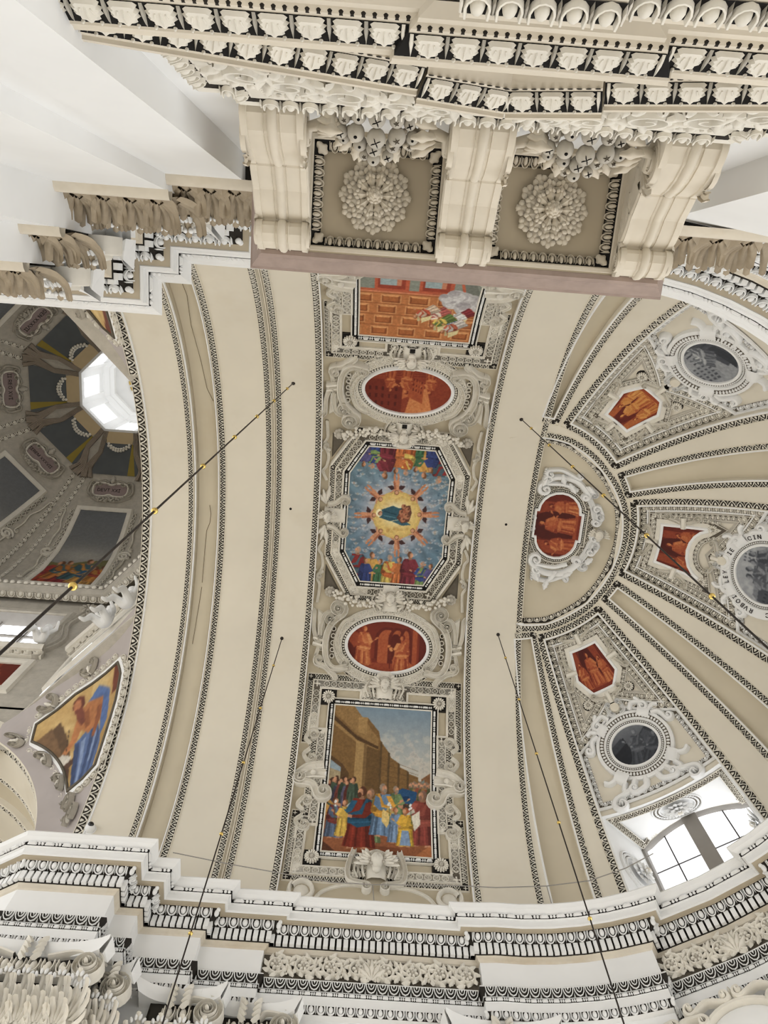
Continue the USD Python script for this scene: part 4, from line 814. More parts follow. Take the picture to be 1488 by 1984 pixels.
def red_scene(w, h, seed, kind=0, ramp=REDS, figs=3, step=.014):
    c = Canvas(w, h, step, seed); g = c.g; c.grad((120, 120, 120), (84, 84, 84))
    if kind == 0:    # arches
        c.rect(0, 0, 1, .22, (128,) * 3)
        for x, wd in ((.5, .3), (.62, .22), (.72, .16)):
            c.rect(x - wd / 2, .2, x + wd / 2, .62, (70,) * 3); c.ell(x, .62, wd / 2, .24, (70,) * 3); c.rect(x - wd / 2 + .04, .2, x + wd / 2 - .04, .62, (158,) * 3); c.ell(x, .62, wd / 2 - .04, .19, (158,) * 3)
        c.rect(.54, .2, .66, .6, (60,) * 3); c.ell(.6, .6, .06, .14, (60,) * 3); c.rect(.8, .15, .86, 1, (150,) * 3); c.rect(.88, .15, 1, 1, (66,) * 3); c.rect(0, .15, .13, 1, (60,) * 3)
        c.poly([(.0, .2), (.4, .2), (.36, .28), (.02, .28)], (92,) * 3); c.fig(.22, .14, .72, (176,) * 3, (192,) * 3, (120,) * 3, (186,) * 3, wings=(128,) * 3, wide=1.1); c.fig(.68, .06, .66, (168,) * 3, (190,) * 3, (92,) * 3, (176,) * 3, turn=-1, kneel=True, wide=1.2)
        c.line([(.54, .1), (.55, .5)], .012, (70,) * 3)
        for k in range(6): c.ell(.53 + g.uniform(-.02, .03), .46 + g.uniform(-.05, .07), .014, .02, (214,) * 3)
    elif kind == 1:  # town in steep view
        c.all((116,) * 3); c.poly([(.2, 1), (.52, 1), (.46, .5), (.30, .42)], (200,) * 3); c.poly([(.33, .75), (.5, .62), (.5, .2), (.33, .34)], (150,) * 3); c.poly([(.5, .62), (.56, .68), (.58, .3), (.5, .2)], (176,) * 3); c.rect(.56, .3, 1, 1, (88,) * 3); c.rect(0, .0, 1, .22, (104,) * 3)
        for k in range(4): c.line([(0, .05 + .05 * k), (1, .08 + .05 * k)], .01, (150,) * 3, .6)
        for i in range(5):
            for j in range(3): c.rect(.35 + .03 * i, .3 + .1 * j - .02 * i, .362 + .03 * i, .35 + .1 * j - .02 * i, (70,) * 3); c.rect(.62 + .07 * i, .45 + .15 * j, .645 + .07 * i, .53 + .15 * j, (48,) * 3)
        for x, y, hh in ((.26, .05, .5), (.52, .02, .55), (.70, .1, .45)): c.fig(x, y, hh, (150,) * 3, (176,) * 3, (90,) * 3, (180,) * 3, turn=1 if x < .6 else -1, wide=1.1)
    else:
        c.all((74,) * 3); c.rect(.08, .1, .26, 1, (128,) * 3); c.rect(.66, .1, .84, 1, (118,) * 3); c.ell(.48, .72, .2, .3, (44,) * 3); c.rect(.28, .05, .7, .7, (44,) * 3); c.rect(0, 0, 1, .16, (100,) * 3); c.rect(.3, .1, .72, .17, (134,) * 3)
        for k in range(figs): x = (k + .8) / (figs + .6); c.fig(x, .10 + .04 * (k % 2), .62 + .12 * (k == figs // 2), (150 + 14 * (k % 3),) * 3, (178 - 10 * k,) * 3, (76,) * 3, (182,) * 3, turn=1 if k % 2 else -1, wide=1.2, beard=k % 2 == 0)
    c.mono(ramp); return c
def grey_scene(kind, seed):
    c = Canvas(1.2, 1.2, .014, seed); c.grad((150,) * 3, (196,) * 3); c.cloudy((214,) * 3, .5, .8)
    if kind == 3:
        c.grad((70,) * 3, (150,) * 3, .3, 1.); c.poly([(.0, .55), (.35, .72), (.42, .3), (.1, .12), (0, .2)], (34,) * 3); c.poly([(.02, .58), (.3, .72), (.36, .6), (.05, .45)], (66,) * 3); c.poly([(.6, .62), (.95, .82), (1, .4), (.7, .4)], (60,) * 3); c.poly([(.5, .5), (.8, .72), (.95, .5), (.7, .35)], (86,) * 3); c.rect(0, 0, 1, .18, (30,) * 3)
        c.fig(.45, .12, .7, (80,) * 3, (104,) * 3, (112,) * 3, (150,) * 3, turn=-1, rot=.25, wide=1.2); c.fig(.62, .1, .6, (66,) * 3, (90,) * 3, (70,) * 3, (130,) * 3, turn=-1, rot=.6, wide=1.3)
    elif kind == 1:
        c.all((176,) * 3); c.poly([(.1, .95), (.5, .98), (.56, .55), (.15, .5)], (160,) * 3)
        for i in range(5):
            for j in range(4): c.rect(.16 + .08 * i, .58 + .09 * j, .2 + .08 * i, .63 + .09 * j, (90,) * 3)
        c.poly([(.3, .3), (1, .62), (1, .1), (.45, .02)], (84,) * 3)
        for k in range(5): c.line([(.72 + .07 * k, .18), (.6 + .09 * k, .8)], .03, (70 + 24 * (k % 2),) * 3)
        c.poly([(.2, .2), (.75, .34), (.75, .2), (.35, .04)], (60,) * 3); c.fig(.55, .35, .5, (120,) * 3, (190,) * 3, (110,) * 3, (170,) * 3, turn=-1, rot=.9, wide=1.5); c.fig(.45, .45, .42, (130,) * 3, (206,) * 3, (110,) * 3, (170,) * 3, turn=1, rot=-.7, wide=1.3)
    else:
        c.rect(0, 0, 1, .25, (110,) * 3); c.poly([(.05, .5), (.3, .55), (.3, .12), (.05, .08)], (84,) * 3); c.poly([(.05, .5), (.12, .6), (.36, .62), (.3, .55)], (140,) * 3)
        for i in range(4):
            for j in range(3): c.rect(.08 + .055 * i, .2 + .09 * j, .1 + .055 * i, .25 + .09 * j, (50,) * 3); c.rect(.62 + .06 * i, .7 + .07 * j, .64 + .06 * i, .74 + .07 * j, (96,) * 3)
        for k in range(4): c.fig(.38 + .13 * k, .12 + .03 * (k % 2), .66, (110 - 10 * k,) * 3, (140,) * 3, (80,) * 3, (150,) * 3, turn=1 if k % 2 else -1, wide=1.1)
    c.mono(GREYS); return c
def meadow_scene(seed, n=6):
    c = Canvas(2.3, 5.2, .035, seed); c.grad((128, 128, 126), (112, 116, 120), .4, 1.); c.ell(.5, .46, .6, .12, (170, 166, 156), soft=True); c.poly([(0, 0), (1, 0), (1, .44), (.6, .40), (.3, .34), (0, .36)], (112, 108, 62)); c.poly([(0, 0), (1, 0), (1, .12), (0, .1)], (100, 70, 44))
    P = [(206, 130, 44), (40, 84, 120), (176, 60, 40), (196, 110, 40), (150, 40, 46), (60, 100, 110), (214, 150, 60)]
    for k in range(n): c.fig(.1 + .8 * k / (n - 1), .02 + .05 * (k % 2), .36 - .04 * (k % 3), P[(k + seed) % 7], P[(k + 2 + seed) % 7], (110, 66, 40), turn=1 if k % 2 else -1, wide=1.5, rot=.15 * (-1) ** k)
    return c
def prophet_scene():
    c = Canvas(1., 1., .011, 4); c.grad((170, 128, 62), (206, 164, 92)); c.cloudy((222, 184, 112), .45, .8)
    c.poly([(.0, .62), (.30, .78), (.36, .3), (.12, .14), (0, .3)], (104, 74, 44)); c.poly([(.08, .70), (.22, .76), (.25, .4), (.1, .34)], (128, 92, 56)); c.poly([(.62, .98), (.8, .98), (.74, .72), (.56, .7)], (216, 180, 110)); c.poly([(.82, .92), (1, .98), (1, .6), (.84, .62)], (120, 54, 30))
    c.poly([(.06, .36), (.26, .42), (.36, .36), (.3, .22), (.16, .26)], (216, 206, 188)); c.poly([(.26, .3), (.42, .34), (.42, .28), (.34, .26), (.36, .0), (.28, .0)], (92, 62, 44))
    B = (84, 108, 158)
    c.poly([(.40, .46), (.56, .52), (.70, .48), (.80, .30), (.78, .08), (.62, -.02), (.44, .0), (.38, .2)], B); c.poly([(.40, .46), (.46, .46), (.46, .05), (.40, .06), (.38, .2)], (56, 74, 116)); c.poly([(.60, .5), (.66, .48), (.60, .05), (.54, .05)], (58, 78, 122)); c.poly([(.7, .46), (.76, .36), (.7, .1), (.66, .1)], (60, 80, 124)); c.poly([(.48, .44), (.54, .46), (.52, .08), (.48, .06)], (128, 150, 190)); c.poly([(.66, .44), (.70, .42), (.66, .2), (.63, .2)], (130, 152, 192))
    c.poly([(.46, .74), (.60, .80), (.72, .74), (.72, .50), (.56, .48), (.48, .56)], (186, 110, 54)); c.poly([(.56, .78), (.66, .84), (.80, .70), (.84, .44), (.76, .34), (.72, .5), (.72, .70)], (80, 108, 166)); c.poly([(.46, .72), (.50, .60), (.42, .48), (.30, .40), (.26, .43), (.36, .52), (.42, .66)], (196, 118, 60)); c.poly([(.66, .66), (.72, .64), (.70, .50), (.66, .40), (.62, .42), (.64, .52)], (150, 80, 40)); c.poly([(.5, .7), (.56, .72), (.58, .54), (.52, .55)], (150, 82, 40))
    c.ell(.47, .83, .055, .075, (110, 50, 30)); c.ell(.455, .83, .036, .05, (190, 112, 66)); c.poly([(.42, .80), (.50, .78), (.52, .62), (.48, .60), (.44, .68)], (130, 62, 40)); c.line([(.30, .42), (.36, .66)], .008, (60, 40, 30)); c.ell(.6, -.0, .05, .02, (170, 80, 60))
    return c
# ---------------------------------------------------------------- the picture strip along the crown of the vault
XM, Y0, HF = .64, .12, .13
def c_strip(sg):
    return lambda p, h=0.: c_barrel(np.stack([XM + np.asarray(p, float)[:, 0], Y0 + sg * np.asarray(p, float)[:, 1]], 1), -HF + h)
def orient(pts, sg):
    p = np.asarray(pts, float); a = .5 * np.sum(p[:, 0] * np.roll(p[:, 1], -1) - np.roll(p[:, 0], -1) * p[:, 1]); return p if (a > 0) == (sg > 0) else p[::-1]
def outward(pts, sg, c, step=.25, corner=22): return Path(orient(pts, sg), c, closed=True, step=step, corner=corner)
def bead_frame(t, p, w=.085, a=.03):
    obj(t, 'inner_fillet', p.sweep([(-.03, 0), (-.025, .05), (.0, .055), (.012, .03)]), 'stucco'); obj(t, 'bead_ground', p.sweep([(.01, .032), (a + w + .03, .032)]), 'black')
    for b in pearl_row(.26, w * .8, .05): stuff(t, 'bead', p.units(b, .26, a, .034, gap=.03), 'white')
    obj(t, 'outer_fillet', p.sweep(fillet(a + w + .035, .04, .06, .02)), 'stucco')
def rosette_band(t, p, a, w=.2, pitch=.19, h=.05):
    obj(t, 'rosette_ground', p.sweep([(a, h), (a + w, h)]), 'mid'); obj(t, 'band_fillet', [p.sweep(fillet(a + .012, .028, .035, h - .01)), p.sweep(fillet(a + w - .012, .028, .035, h - .01))], 'stucco')
    us = p.units(roundel(pitch, w * .84, .035), pitch, a + w * .08, h, gap=w * .35); each(t, 'rosette', us, 'stucco', limit=120)
    if p.corners: stuff(t, 'corner_leaf', [corner_leaf(p, i, a + w / 2, w, h) for i in p.corners], 'stucco')
def crossette(hw, y0, y1, e, n):
    r = []
    for sx, sy in ((1, -1), (1, 1), (-1, 1), (-1, -1)):
        y = y1 if sy > 0 else y0; q = [(sx * (hw - n), y), (sx * (hw - n), y + sy * e), (sx * (hw + e), y + sy * e), (sx * (hw + e), y - sy * n), (sx * hw, y - sy * n)]
        r += q if (sx * sy < 0) else q[::-1]
    return r
# travel: right top, right bottom, left bottom, left top in (x, y)
def crossette_pts(hw, y0, y1, e, n):
    q = lambda sx, y, sy: [(sx * (hw - n), y), (sx * (hw - n), y + sy * e), (sx * (hw + e), y + sy * e), (sx * (hw + e), y - sy * n), (sx * hw, y - sy * n)]
    return q(1, y0, -1) + q(1, y1, 1)[::-1] + q(-1, y1, 1) + q(-1, y0, -1)[::-1]
def daisies(c, spots, r, where):
    for x, y, lab in spots:
        pet, ctr = daisy(r, 15, .06); t = thing('daisy_boss', lab, 'rosette', c(np.array([[x, y]]), 0.)[0], None)
        obj(t, 'backing', warp(c, box(x - r * .95, x + r * .95, y - r * .95, y + r * .95, .02, .05)), 'black')
        for p in pet: obj(t, 'petal', warp(c, p, x, y, z=.06), 'stucco')
        obj(t, 'centre', warp(c, ctr, x, y, z=.07), 'stucco_d')
ORD = {1: 'far', -1: 'near'}
def rect_picture(sg):
    c = c_strip(sg); hw, y0, y1 = 1.245, 5.0, 8.66; P = [(-hw, y0), (hw, y0), (hw, y1), (-hw, y1)]
    t = thing('ceiling_painting', 'ceiling fresco of a robed crowd carrying a bier below a brown city wall' if sg > 0 else 'ceiling fresco of an orange coffered hall with red framed openings beside the balcony edge', 'painting', c(np.array([[0, 6.8]]), 0.)[0])
    cv = city_scene() if sg > 0 else hall_scene()
    painting(t, cv.mesh(lambda u, v: np.stack([(u * 2 - 1) * 1.26 * sg, y1 + .01 - v * (y1 - y0 + .02)], 1), c, h=.03))
    t = thing('picture_frame', 'stucco frame of rosettes and beads round the fresco of ' + ('the city wall' if sg > 0 else 'the orange hall'), 'frame', c(np.array([[0, 6.8]]), 0.)[0])
    bead_frame(t, outward(P, sg, c)); X = outward(crossette_pts(hw, y0, y1, .24, .5), sg, c)
    obj(t, 'frame_body', X.sweep([(.12, .0), (.12, .05), (.36, .05), (.36, .03), (.52, .03), (.53, 0)]), 'stucco'); rosette_band(t, X, .15)
    lace_band(t, X, .12, .13, a=.43, h0=.03, name='lace_edge', d=.03)
    for sx in (1, -1):
        for y in (y0 - .16, y1 + .16): obj(t, 'ear_ground', warp(c, box(sx * (hw + .16) - .19, sx * (hw + .16) + .19, y - .19, y + .19, .0, .03)), 'dark')
    w = 'city wall' if sg > 0 else 'orange hall'
    sp = [(sx * (hw + .17), y, f'carved daisy boss at the {e} {s} corner of the {w} fresco') for sx, s in ((-1, 'left'), (1, 'right')) for y, e in ((y0 - .17, 'oval side' if sg > 0 else 'oval side'), (y1 + .17, 'cornice side')) if sg > 0 or y < 6]
    daisies(c, sp, .17, w)
    # clasps half way along the sides, with curling scrolls
    for sx, s in ((-1, 'left'), (1, 'right')):
        k = thing('scroll_clasp', f'curling stucco scroll clasp on the {s} side of the {w} fresco', 'clasp', c(np.array([[sx * 1.7, 6.9]]), 0.)[0])
        it = [scroll([(sx * 1.36, 6.55), (sx * 1.72, 6.62), (sx * 1.95, 6.8)], .22, .14, None, (.10, 1.2, sx)), scroll([(sx * 1.95, 7.0), (sx * 1.6, 7.05), (sx * 1.46, 7.3)], .2, .16, (.08, 1., -sx), (.16, 1.6, sx))]
        obj(k, 'band', [warp(c, ribbon([(sx * 1.30, 6.78), (sx * 1.6, 6.78), (sx * 1.86, 6.84)], .24, .15, STRAP))], 'stucco', 50)
        for i in it: obj(k, 'scroll', warp(c, i), 'stucco', 50)
        for y, d in ((6.3, 1), (5.9, -1), (7.55, -1), (7.95, 1)):
            obj(k, 'curl', warp(c, scroll([(sx * 1.74, y - .14 * d), (sx * 1.88, y), (sx * 1.78, y + .16 * d)], .11, .10, None, (.12, 1.5, sx * d))), 'stucco', 50)
        obj(k, 'rod', [warp(c, ribbon([(sx * 1.84, y), (sx * 1.84, y + .5)], .09, .07, ROUND)) for y in (5.35,)], 'stucco'); obj(k, 'rod', warp(c, ribbon([(sx * 1.84, 8.05), (sx * 1.84, 8.4)], .09, .07, ROUND)), 'stucco')
        obj(k, 'button', warp(c, dome(.07, .07, .08, 3, 10), sx * 1.6, 6.78, z=.15), 'stucco'); obj(k, 'shell', [warp(c, xf(leaf(.26, .1, 1, .06), sx * 1.9, 6.92, -sx * PI / 2 + a)) for a in (-.7, -.35, 0, .35, .7)], 'stucco')
for sg in (1, -1): rect_picture(sg)
def ell_pts(rx, ry, n=48, y=0.): a = np.arange(n) / n * 2 * PI; return np.stack([rx * np.cos(a), y + ry * np.sin(a)], 1)
def oval_picture(sg):
    c = c_strip(sg); yc, rx, ry = 3.46, 1.06, .66; E0 = ell_pts(rx, ry, 48, yc)
    nm = 'the red fresco of arches' if sg > 0 else 'the red fresco of a town'
    t = thing('ceiling_painting', 'oval ' + ('red brown fresco of a kneeling figure before arches' if sg > 0 else 'red brown fresco of a steep town street with figures'), 'painting', c(np.array([[0, yc]]), 0.)[0])
    cv = red_scene(2.2, 1.4, 11 if sg > 0 else 12, 0 if sg > 0 else 1)
    painting(t, cv.mesh(lambda u, v: np.stack([(u * 2 - 1) * 1.1 * sg, yc + .7 - v * 1.4], 1), c, keep=ell_pts(rx + .03, ry + .03, 64, yc), h=.04))
    t = thing('picture_frame', 'oval stucco frame with a plain white rim round ' + nm, 'frame', c(np.array([[0, yc]]), 0.)[0])
    p = outward(E0, sg, c, 0); obj(t, 'rim', p.sweep([(-.03, .02), (-.02, .09), (.03, .11), (.06, .07), (.065, .03)]), 'white', 50); obj(t, 'bead_ground', p.sweep([(.06, .035), (.13, .035)]), 'dark')
    stuff(t, 'bead', p.units(dome(.03, .03, .035, 2, 6), .07, .095, .036), 'stucco'); obj(t, 'frame_body', p.sweep([(.13, .03), (.15, .06), (.36, .06), (.38, 0)]), 'stucco', 50)
    q = outward(ell_pts(rx + .15, ry + .15, 48, yc), sg, c, 0); lace_band(t, q, .17, .17, a=.10, h0=.05, name='rosette_band', unit_f=roundel, d=.03, dk='mid')
    # crescents of leaves above and below
    arcs = [Path(np.stack([1.28 * np.cos(a), yc + .92 * np.sin(a)], 1)[::sg], c) for a in (np.linspace(.30 * PI, .42 * PI, 8), np.linspace(.58 * PI, .70 * PI, 8))]
    for s in (1, -1):
        aa = Path(np.stack([1.34 * np.cos(np.linspace(.2, .43, 10) * PI) * s, yc + (1.0) * np.sin(np.linspace(.2, .43, 10) * PI)], 1)[::-s * sg], c); lace_band(t, aa, .17, .2, a=0., h0=.02, name='leaf_crescent', d=.04, flip=True)
    for sx, s in ((-1, 'left'), (1, 'right')):
        k = thing('strapwork', f'rolled white strapwork with volutes on the {s} of ' + nm, 'scrollwork', c(np.array([[sx * 1.5, yc]]), 0.)[0])
        S = lambda pts, w, h, e0=None, e1=None, pr=STRAP: obj(k, 'scroll', warp(c, scroll([(sx * x, y) for x, y in pts], w, h, e0 and (e0[0], e0[1], e0[2] * sx), e1 and (e1[0], e1[1], e1[2] * sx), pr)), 'stucco', 50)
        S([(1.0, 4.06), (1.34, 4.12), (1.56, 3.9), (1.62, 3.4), (1.5, 2.98), (1.22, 2.72)], .17, .2, None, (.2, 2.2, 1)); S([(1.02, 3.92), (1.22, 3.7), (1.33, 3.35), (1.2, 2.95), (.95, 2.78)], .13, .13, (.08, 1.2, -1))
        S([(1.28, 4.42), (1.32, 4.3), (1.55, 4.1), (1.78, 4.02)], .16, .16, None, (.1, 1.3, -1)); S([(1.78, 3.3), (1.78, 3.05), (1.72, 2.8)], .13, .15, None, (.19, 2.0, -1)); S([(1.86, 3.42), (1.96, 3.1), (1.98, 2.7)], .12, .13, (.08, 1.1, 1), (.11, 1.5, 1)); S([(1.8, 3.62), (1.84, 3.9), (1.7, 4.1)], .11, .1, (.07, 1., -1))
        obj(k, 'binding', [warp(c, ribbon([(sx * 1.68, 3.56), (sx * 1.95, 3.5)], .12, .18, ROUND)), warp(c, ribbon([(sx * 1.70, 3.42), (sx * 1.95, 3.36)], .1, .16, ROUND))], 'stucco')
        obj(k, 'pierced_plate', warp(c, pillow([(sx * 1.42, 3.9), (sx * 1.52, 3.4), (sx * 1.42, 3.0), (sx * 1.36, 3.4)], .05, .8)), 'mid'); stuff(k, 'ring', [warp(c, ribbon(ell_pts(.055, .055, 10), .03, .04, closed=True), sx * 1.43, y, z=.06) for y in (3.1, 3.28, 3.46, 3.64, 3.8)], 'stucco')
        obj(k, 'plate', warp(c, pillow([(sx * 1.66, 2.75), (sx * 1.9, 2.6), (sx * 1.86, 3.4), (sx * 1.66, 3.4)], .05, .85)), 'stucco')
for sg in (1, -1): oval_picture(sg)
OC = [(-.85, -1.83), (.85, -1.83), (1.31, -1.05), (1.31, 1.05), (.85, 1.83), (-.85, 1.83), (-1.31, 1.05), (-1.31, -1.05)]
def octagon_picture():
    c = c_strip(1); t = thing('ceiling_painting', 'octagonal fresco of a blue mantled figure in a yellow glory ringed by winged children', 'painting', c(np.array([[0, 0]]), 0.)[0])
    cv = glory_scene(); painting(t, cv.mesh(lambda u, v: np.stack([(u * 2 - 1) * 1.4, 2. - v * 4.], 1), c, keep=np.array(OC) * 1.02, h=.03))
    t = thing('picture_frame', 'octagonal stucco frame of rosettes round the fresco of the yellow glory', 'frame', c(np.array([[0, 0]]), 0.)[0])
    p = outward(OC, 1, c); bead_frame(t, p); obj(t, 'frame_body', p.sweep([(.12, 0), (.12, .05), (.36, .05), (.36, .03), (.52, .03), (.53, 0)]), 'stucco'); rosette_band(t, p, .15); lace_band(t, p, .11, .13, a=.43, h0=.03, name='lace_edge', d=.03)
    for sx in (-1, 1):
        for sy in (-1, 1): obj(t, 'corner_bar', warp(c, ribbon([(sx * 1.78, sy * 1.25), (sx * 1.22, sy * 2.15)], .08, .12, ROUND)), 'stucco'); obj(t, 'corner_panel', warp(c, pillow([(sx * 1.78, sy * 1.42), (sx * 1.78, sy * 2.1), (sx * 1.36, sy * 2.1)], .05, .7)), 'mid')
    for sx, s in ((-1, 'left'), (1, 'right')):
        cherub(c, sx * 1.80, .12 + .0, PI, .125, f'winged child head between leaf scrolls on the {s} side of the octagonal fresco', .75, z=.12)
        k = thing('scroll_clasp', f'leafy scroll clasp behind the child head {s} of the octagonal fresco', 'clasp', c(np.array([[sx * 1.7, .3]]), 0.)[0])
        obj(k, 'band', warp(c, ribbon([(sx * 1.34, .12), (sx * 1.9, .12)], .42, .15, ROUND)), 'stucco', 50)
        for d in (1, -1):
            obj(k, 'scroll', warp(c, scroll([(sx * 1.42, .12 + d * .5), (sx * 1.62, .12 + d * .34), (sx * 1.8, .12 + d * .3)], .14, .17, (.1, 1.3, d * sx), None)), 'stucco', 50)
            for j, (L, a) in enumerate(((.52, .1), (.42, .5), (.34, .9))): obj(k, 'leaf', warp(c, leaf(L, .16, 2, .08, rise=.05), sx * 1.86, .12 + d * .28, (0 if d > 0 else PI) - sx * d * (-.25 + a)), 'stucco', 50)
    for d, e in ((1, 'lower'), (-1, 'upper')):
        for sx, s in ((-1, 'left'), (1, 'right')):
            g = thing('fruit_garland', f'fruit garland hanging {s} of the child head at the {e} end of the octagonal fresco', 'garland', c(np.array([[sx * .9, d * 2.3]]), 0.)[0])
            o = c_local(lambda q, h=0.: c(q, h), sx * .95, d * 2.26, -sx * d * .18)
            fr = fruit_cluster(46, 1.15, .30, .2, .052, 20 + d + 3 * sx, d * .08, .3)
            stuff(g, 'fruit', [warp(o, ball(r, (x, y, z + .08))) for x, y, z, r in fr], 'stucco')
            obj(g, 'leaf_cup', [warp(o, xf(leaf(.24, .12, 1, .07, rise=.08), -sx * .55, 0, -sx * PI / 2 * -1 + a, z=.06)) for a in (-.5, 0, .5)], 'stucco', 50)
            obj(g, 'knot', [warp(o, ball(.05, (sx * .66 + .1 * math.cos(a), .1 * math.sin(a), .12))) for a in np.arange(0, 6.2, .7)] + [warp(o, ball(.08, (sx * .66, 0, .16)))], 'stucco_d')
octagon_picture()
for y, d, r, l in ((2.2, 1, .145, 'the octagonal fresco and the arches oval'), (-2.2, -1, .145, 'the octagonal fresco and the town oval'), (4.44, 1, .15, 'the arches oval and the city wall fresco'), (-4.44, -1, .15, 'the town oval and the orange hall fresco'), (8.93, 1, .175, None)):
    c = c_strip(1)
    lab = f'winged child head between {l}' if l else 'curly child head between fan scrolls below the city wall fresco'
    cherub(c, 0, y, PI if d > 0 else 0, r, lab, .95, z=.10)
    k = thing('scroll_clasp', 'ribbed clasp behind the child head ' + (f'between {l}' if l else 'below the city wall fresco'), 'clasp', c(np.array([[0, y]]), 0.)[0])
    obj(k, 'band', warp(c, ribbon([(0, y - .33 * d), (0, y + .36 * d)], .46, .13, ROUND)), 'stucco', 50)
    for sx in (-1, 1):
        for j in range(3): obj(k, 'fan_rib', warp(c, ribbon(spline([(sx * (.25 + .07 * j), y + .34 * d), (sx * (.3 + .09 * j), y + .1 * d), (sx * (.27 + .07 * j), y - .2 * d + .06 * j * d)]), .07, .12 - .02 * j, ROUND)), 'stucco' if j != 1 else 'stucco_d', 50)
        if not l: obj(k, 'scroll', warp(c, scroll([(sx * .2, y + .5), (sx * .55, y + .42), (sx * .62, y + .12), (sx * .5, y - .35)], .12, .14, (.09, 1.2, -sx), None)), 'stucco', 50)
    if d < 0: obj(k, 'slot', warp(c, box(-.06, .06, y - .34, y - .24, .10, .15)), 'black')
# thin contour straps along both edges of the strip
k = thing('contour_strap', 'thin curving white strap outline along both edges of the picture strip', 'moulding', c_strip(1)(np.array([[0, 0]]), 0.)[0])
c = c_strip(1)
for sx in (-1, 1):
    for d in (-1, 1):
        obj(k, 'strap', warp(c, ribbon(spline([(sx * 1.93, d * 2.45), (sx * 1.9, d * 2.0), (sx * 1.98, d * 1.8), (sx * 1.86, d * 1.5), (sx * 1.9, d * 1.2), (sx * 1.99, d * 1.05), (sx * 1.88, d * .8)], 6), .075, .07, STRAP)), 'stucco', 50)
        obj(k, 'clip', [warp(c, scroll([(sx * 1.82, d * 1.62), (sx * 1.95, d * 1.7)], .09, .1, None, (.06, 1.2, sx * d)))] + [warp(c, xf(leaf(.1, .05, 1, .03), sx * 2.0, d * 1.6, -sx * PI / 2 + a)) for a in (-.6, 0, .6)], 'stucco', 50)
# the lunette foot of the strip: curling strap on the plain plaster above the cornice
k = thing('foot_scroll', 'low relief white scroll strap under the curly child head above the cornice', 'scrollwork', c(np.array([[0, 9.6]]), 0.)[0])
for sx in (-1, 1):
    obj(k, 'strap', warp(c, ribbon(spline([(sx * .12, 9.42), (sx * .7, 9.45), (sx * 1.1, 9.62), (sx * 1.3, 9.9)], 8), .07, .05, STRAP)), 'stucco', 50)
    a = np.linspace(-.2, 1.9, 20) * PI; obj(k, 'shell_roll', [warp(c, ribbon(np.stack([sx * (1.55 + .26 * np.cos(a) * (1 - .2 * a / 6)), 9.62 + .26 * np.sin(a) * (1 - .2 * a / 6)], 1), .1, .1, ROUND)), warp(c, dome(.17, .17, .06, 3, 12), sx * 1.55, 9.64)], 'stucco', 50)
# ---------------------------------------------------------------- crossing pictures and figures
# pendentives: plain field, carved frame and picture
MAUVE = mat('greyish_mauve_plaster', s255(176, 168, 164), .85, .08, 1.0)
PIC = {1: [(.15, 39.), (.23, 33.), (.5, 31.), (.86, 35.), (.93, 40.), (.94, 46.5), (.89, 54.5), (.86, 60.6), (.43, 62.8)], -1: [(.12, 39.), (.23, 33.), (.5, 31.), (.80, 31.), (.90, 34.), (.91, 46.5), (.87, 54.5), (.84, 60.6), (.43, 62.8)]}
for sy, nm in ((1, 'far'), (-1, 'near')):
    cp = c_pend(sy); us, vs = np.linspace(0, 1, 13), np.linspace(21, 90, 40)
    V = cp(np.array([[u, 90 - (90 - (30 - 4 * u - 24 * u * (1 - u))) * (90 - v) / 69] for v in vs for u in us]))
    V[:13, 2] = np.maximum(V[:13, 2], 17.97)
    obj(crossing, 'pendentive', (V, grid(None, 40, 13)), MAUVE, 40)
    pic = PIC[sy]; at = cp(np.array([[.6, 45.]]))[0]
    t = thing('pendentive_painting', 'pendentive fresco of a bearded man in a blue robe writing on a sheet' if sy > 0 else 'ochre pendentive fresco peeping out beside the lettered dome at the cornice', 'painting', at)
    cv = prophet_scene(); painting(t, cv.mesh(lambda u, v: np.stack([.10 + .88 * u, 64 - 34.5 * v], 1), cp, keep=pic, h=.05))
    t = thing('carved_surround', 'carved grey frame of pearls and scrolls round the ' + ('blue robed man' if sy > 0 else 'ochre pendentive fresco'), 'frame', at)
    P3 = cp(np.array(pic)); sgn = 1 if sy > 0 else -1
    q = Path(pic if sy > 0 else pic[::-1], cp, closed=True, step=2., corner=30)
    obj(t, 'inner_edge', q.sweep([(-.03, .04), (-.02, .08), (.03, .08), (.04, .05)]), 'mid', 40); obj(t, 'white_border', q.sweep([(.04, .05), (.13, .05)]), 'white', 40)
    lace_band(t, q, .17, .24, a=.24, h0=.03, name='pearl_band', unit_f=lambda p, w, d: join([dome(p * .26, w * .32, .09, 3, 8, 0, w * .5), ribbon(ell_loop(p * .42, w * .46, w * .5), p * .10, .06, closed=True)]), d=.06, dk='mid')
    lo_ = lambda u, v: c_local(cp, u, v, 0., .16, -9.5, .04)      # x towards our arch, y up, about a metre each
    for u, v, r, sc in ((.36, 29.5, .5, .8), (.62, 28.2, .1, .7), (.10, 36.5, 1.2, .8), (.20, 47., 2.2, .8), (.32, 57.5, 2.4, .8), (.55, 66., 2.9, .9), (.70, 70., 3.4, .9)):
        o = lo_(u, v)
        for s in (1, -1): obj(t, 'scroll', warp(o, scroll([(s * .05, -.1), (s * .3, .04), (s * .42, .22)], .15, .16, None, (.13, 1.4, s)), 0, 0, r, sc), 'stucco_d', 50)
        obj(t, 'leaf', warp(o, leaf(.42, .3, 3, .14, rise=.06), 0, -.05, r, sc), 'stucco', 50); obj(t, 'boss', warp(o, dome(.1, .1, .16, 3, 10), 0, 0, r, sc), 'stucco', 50)
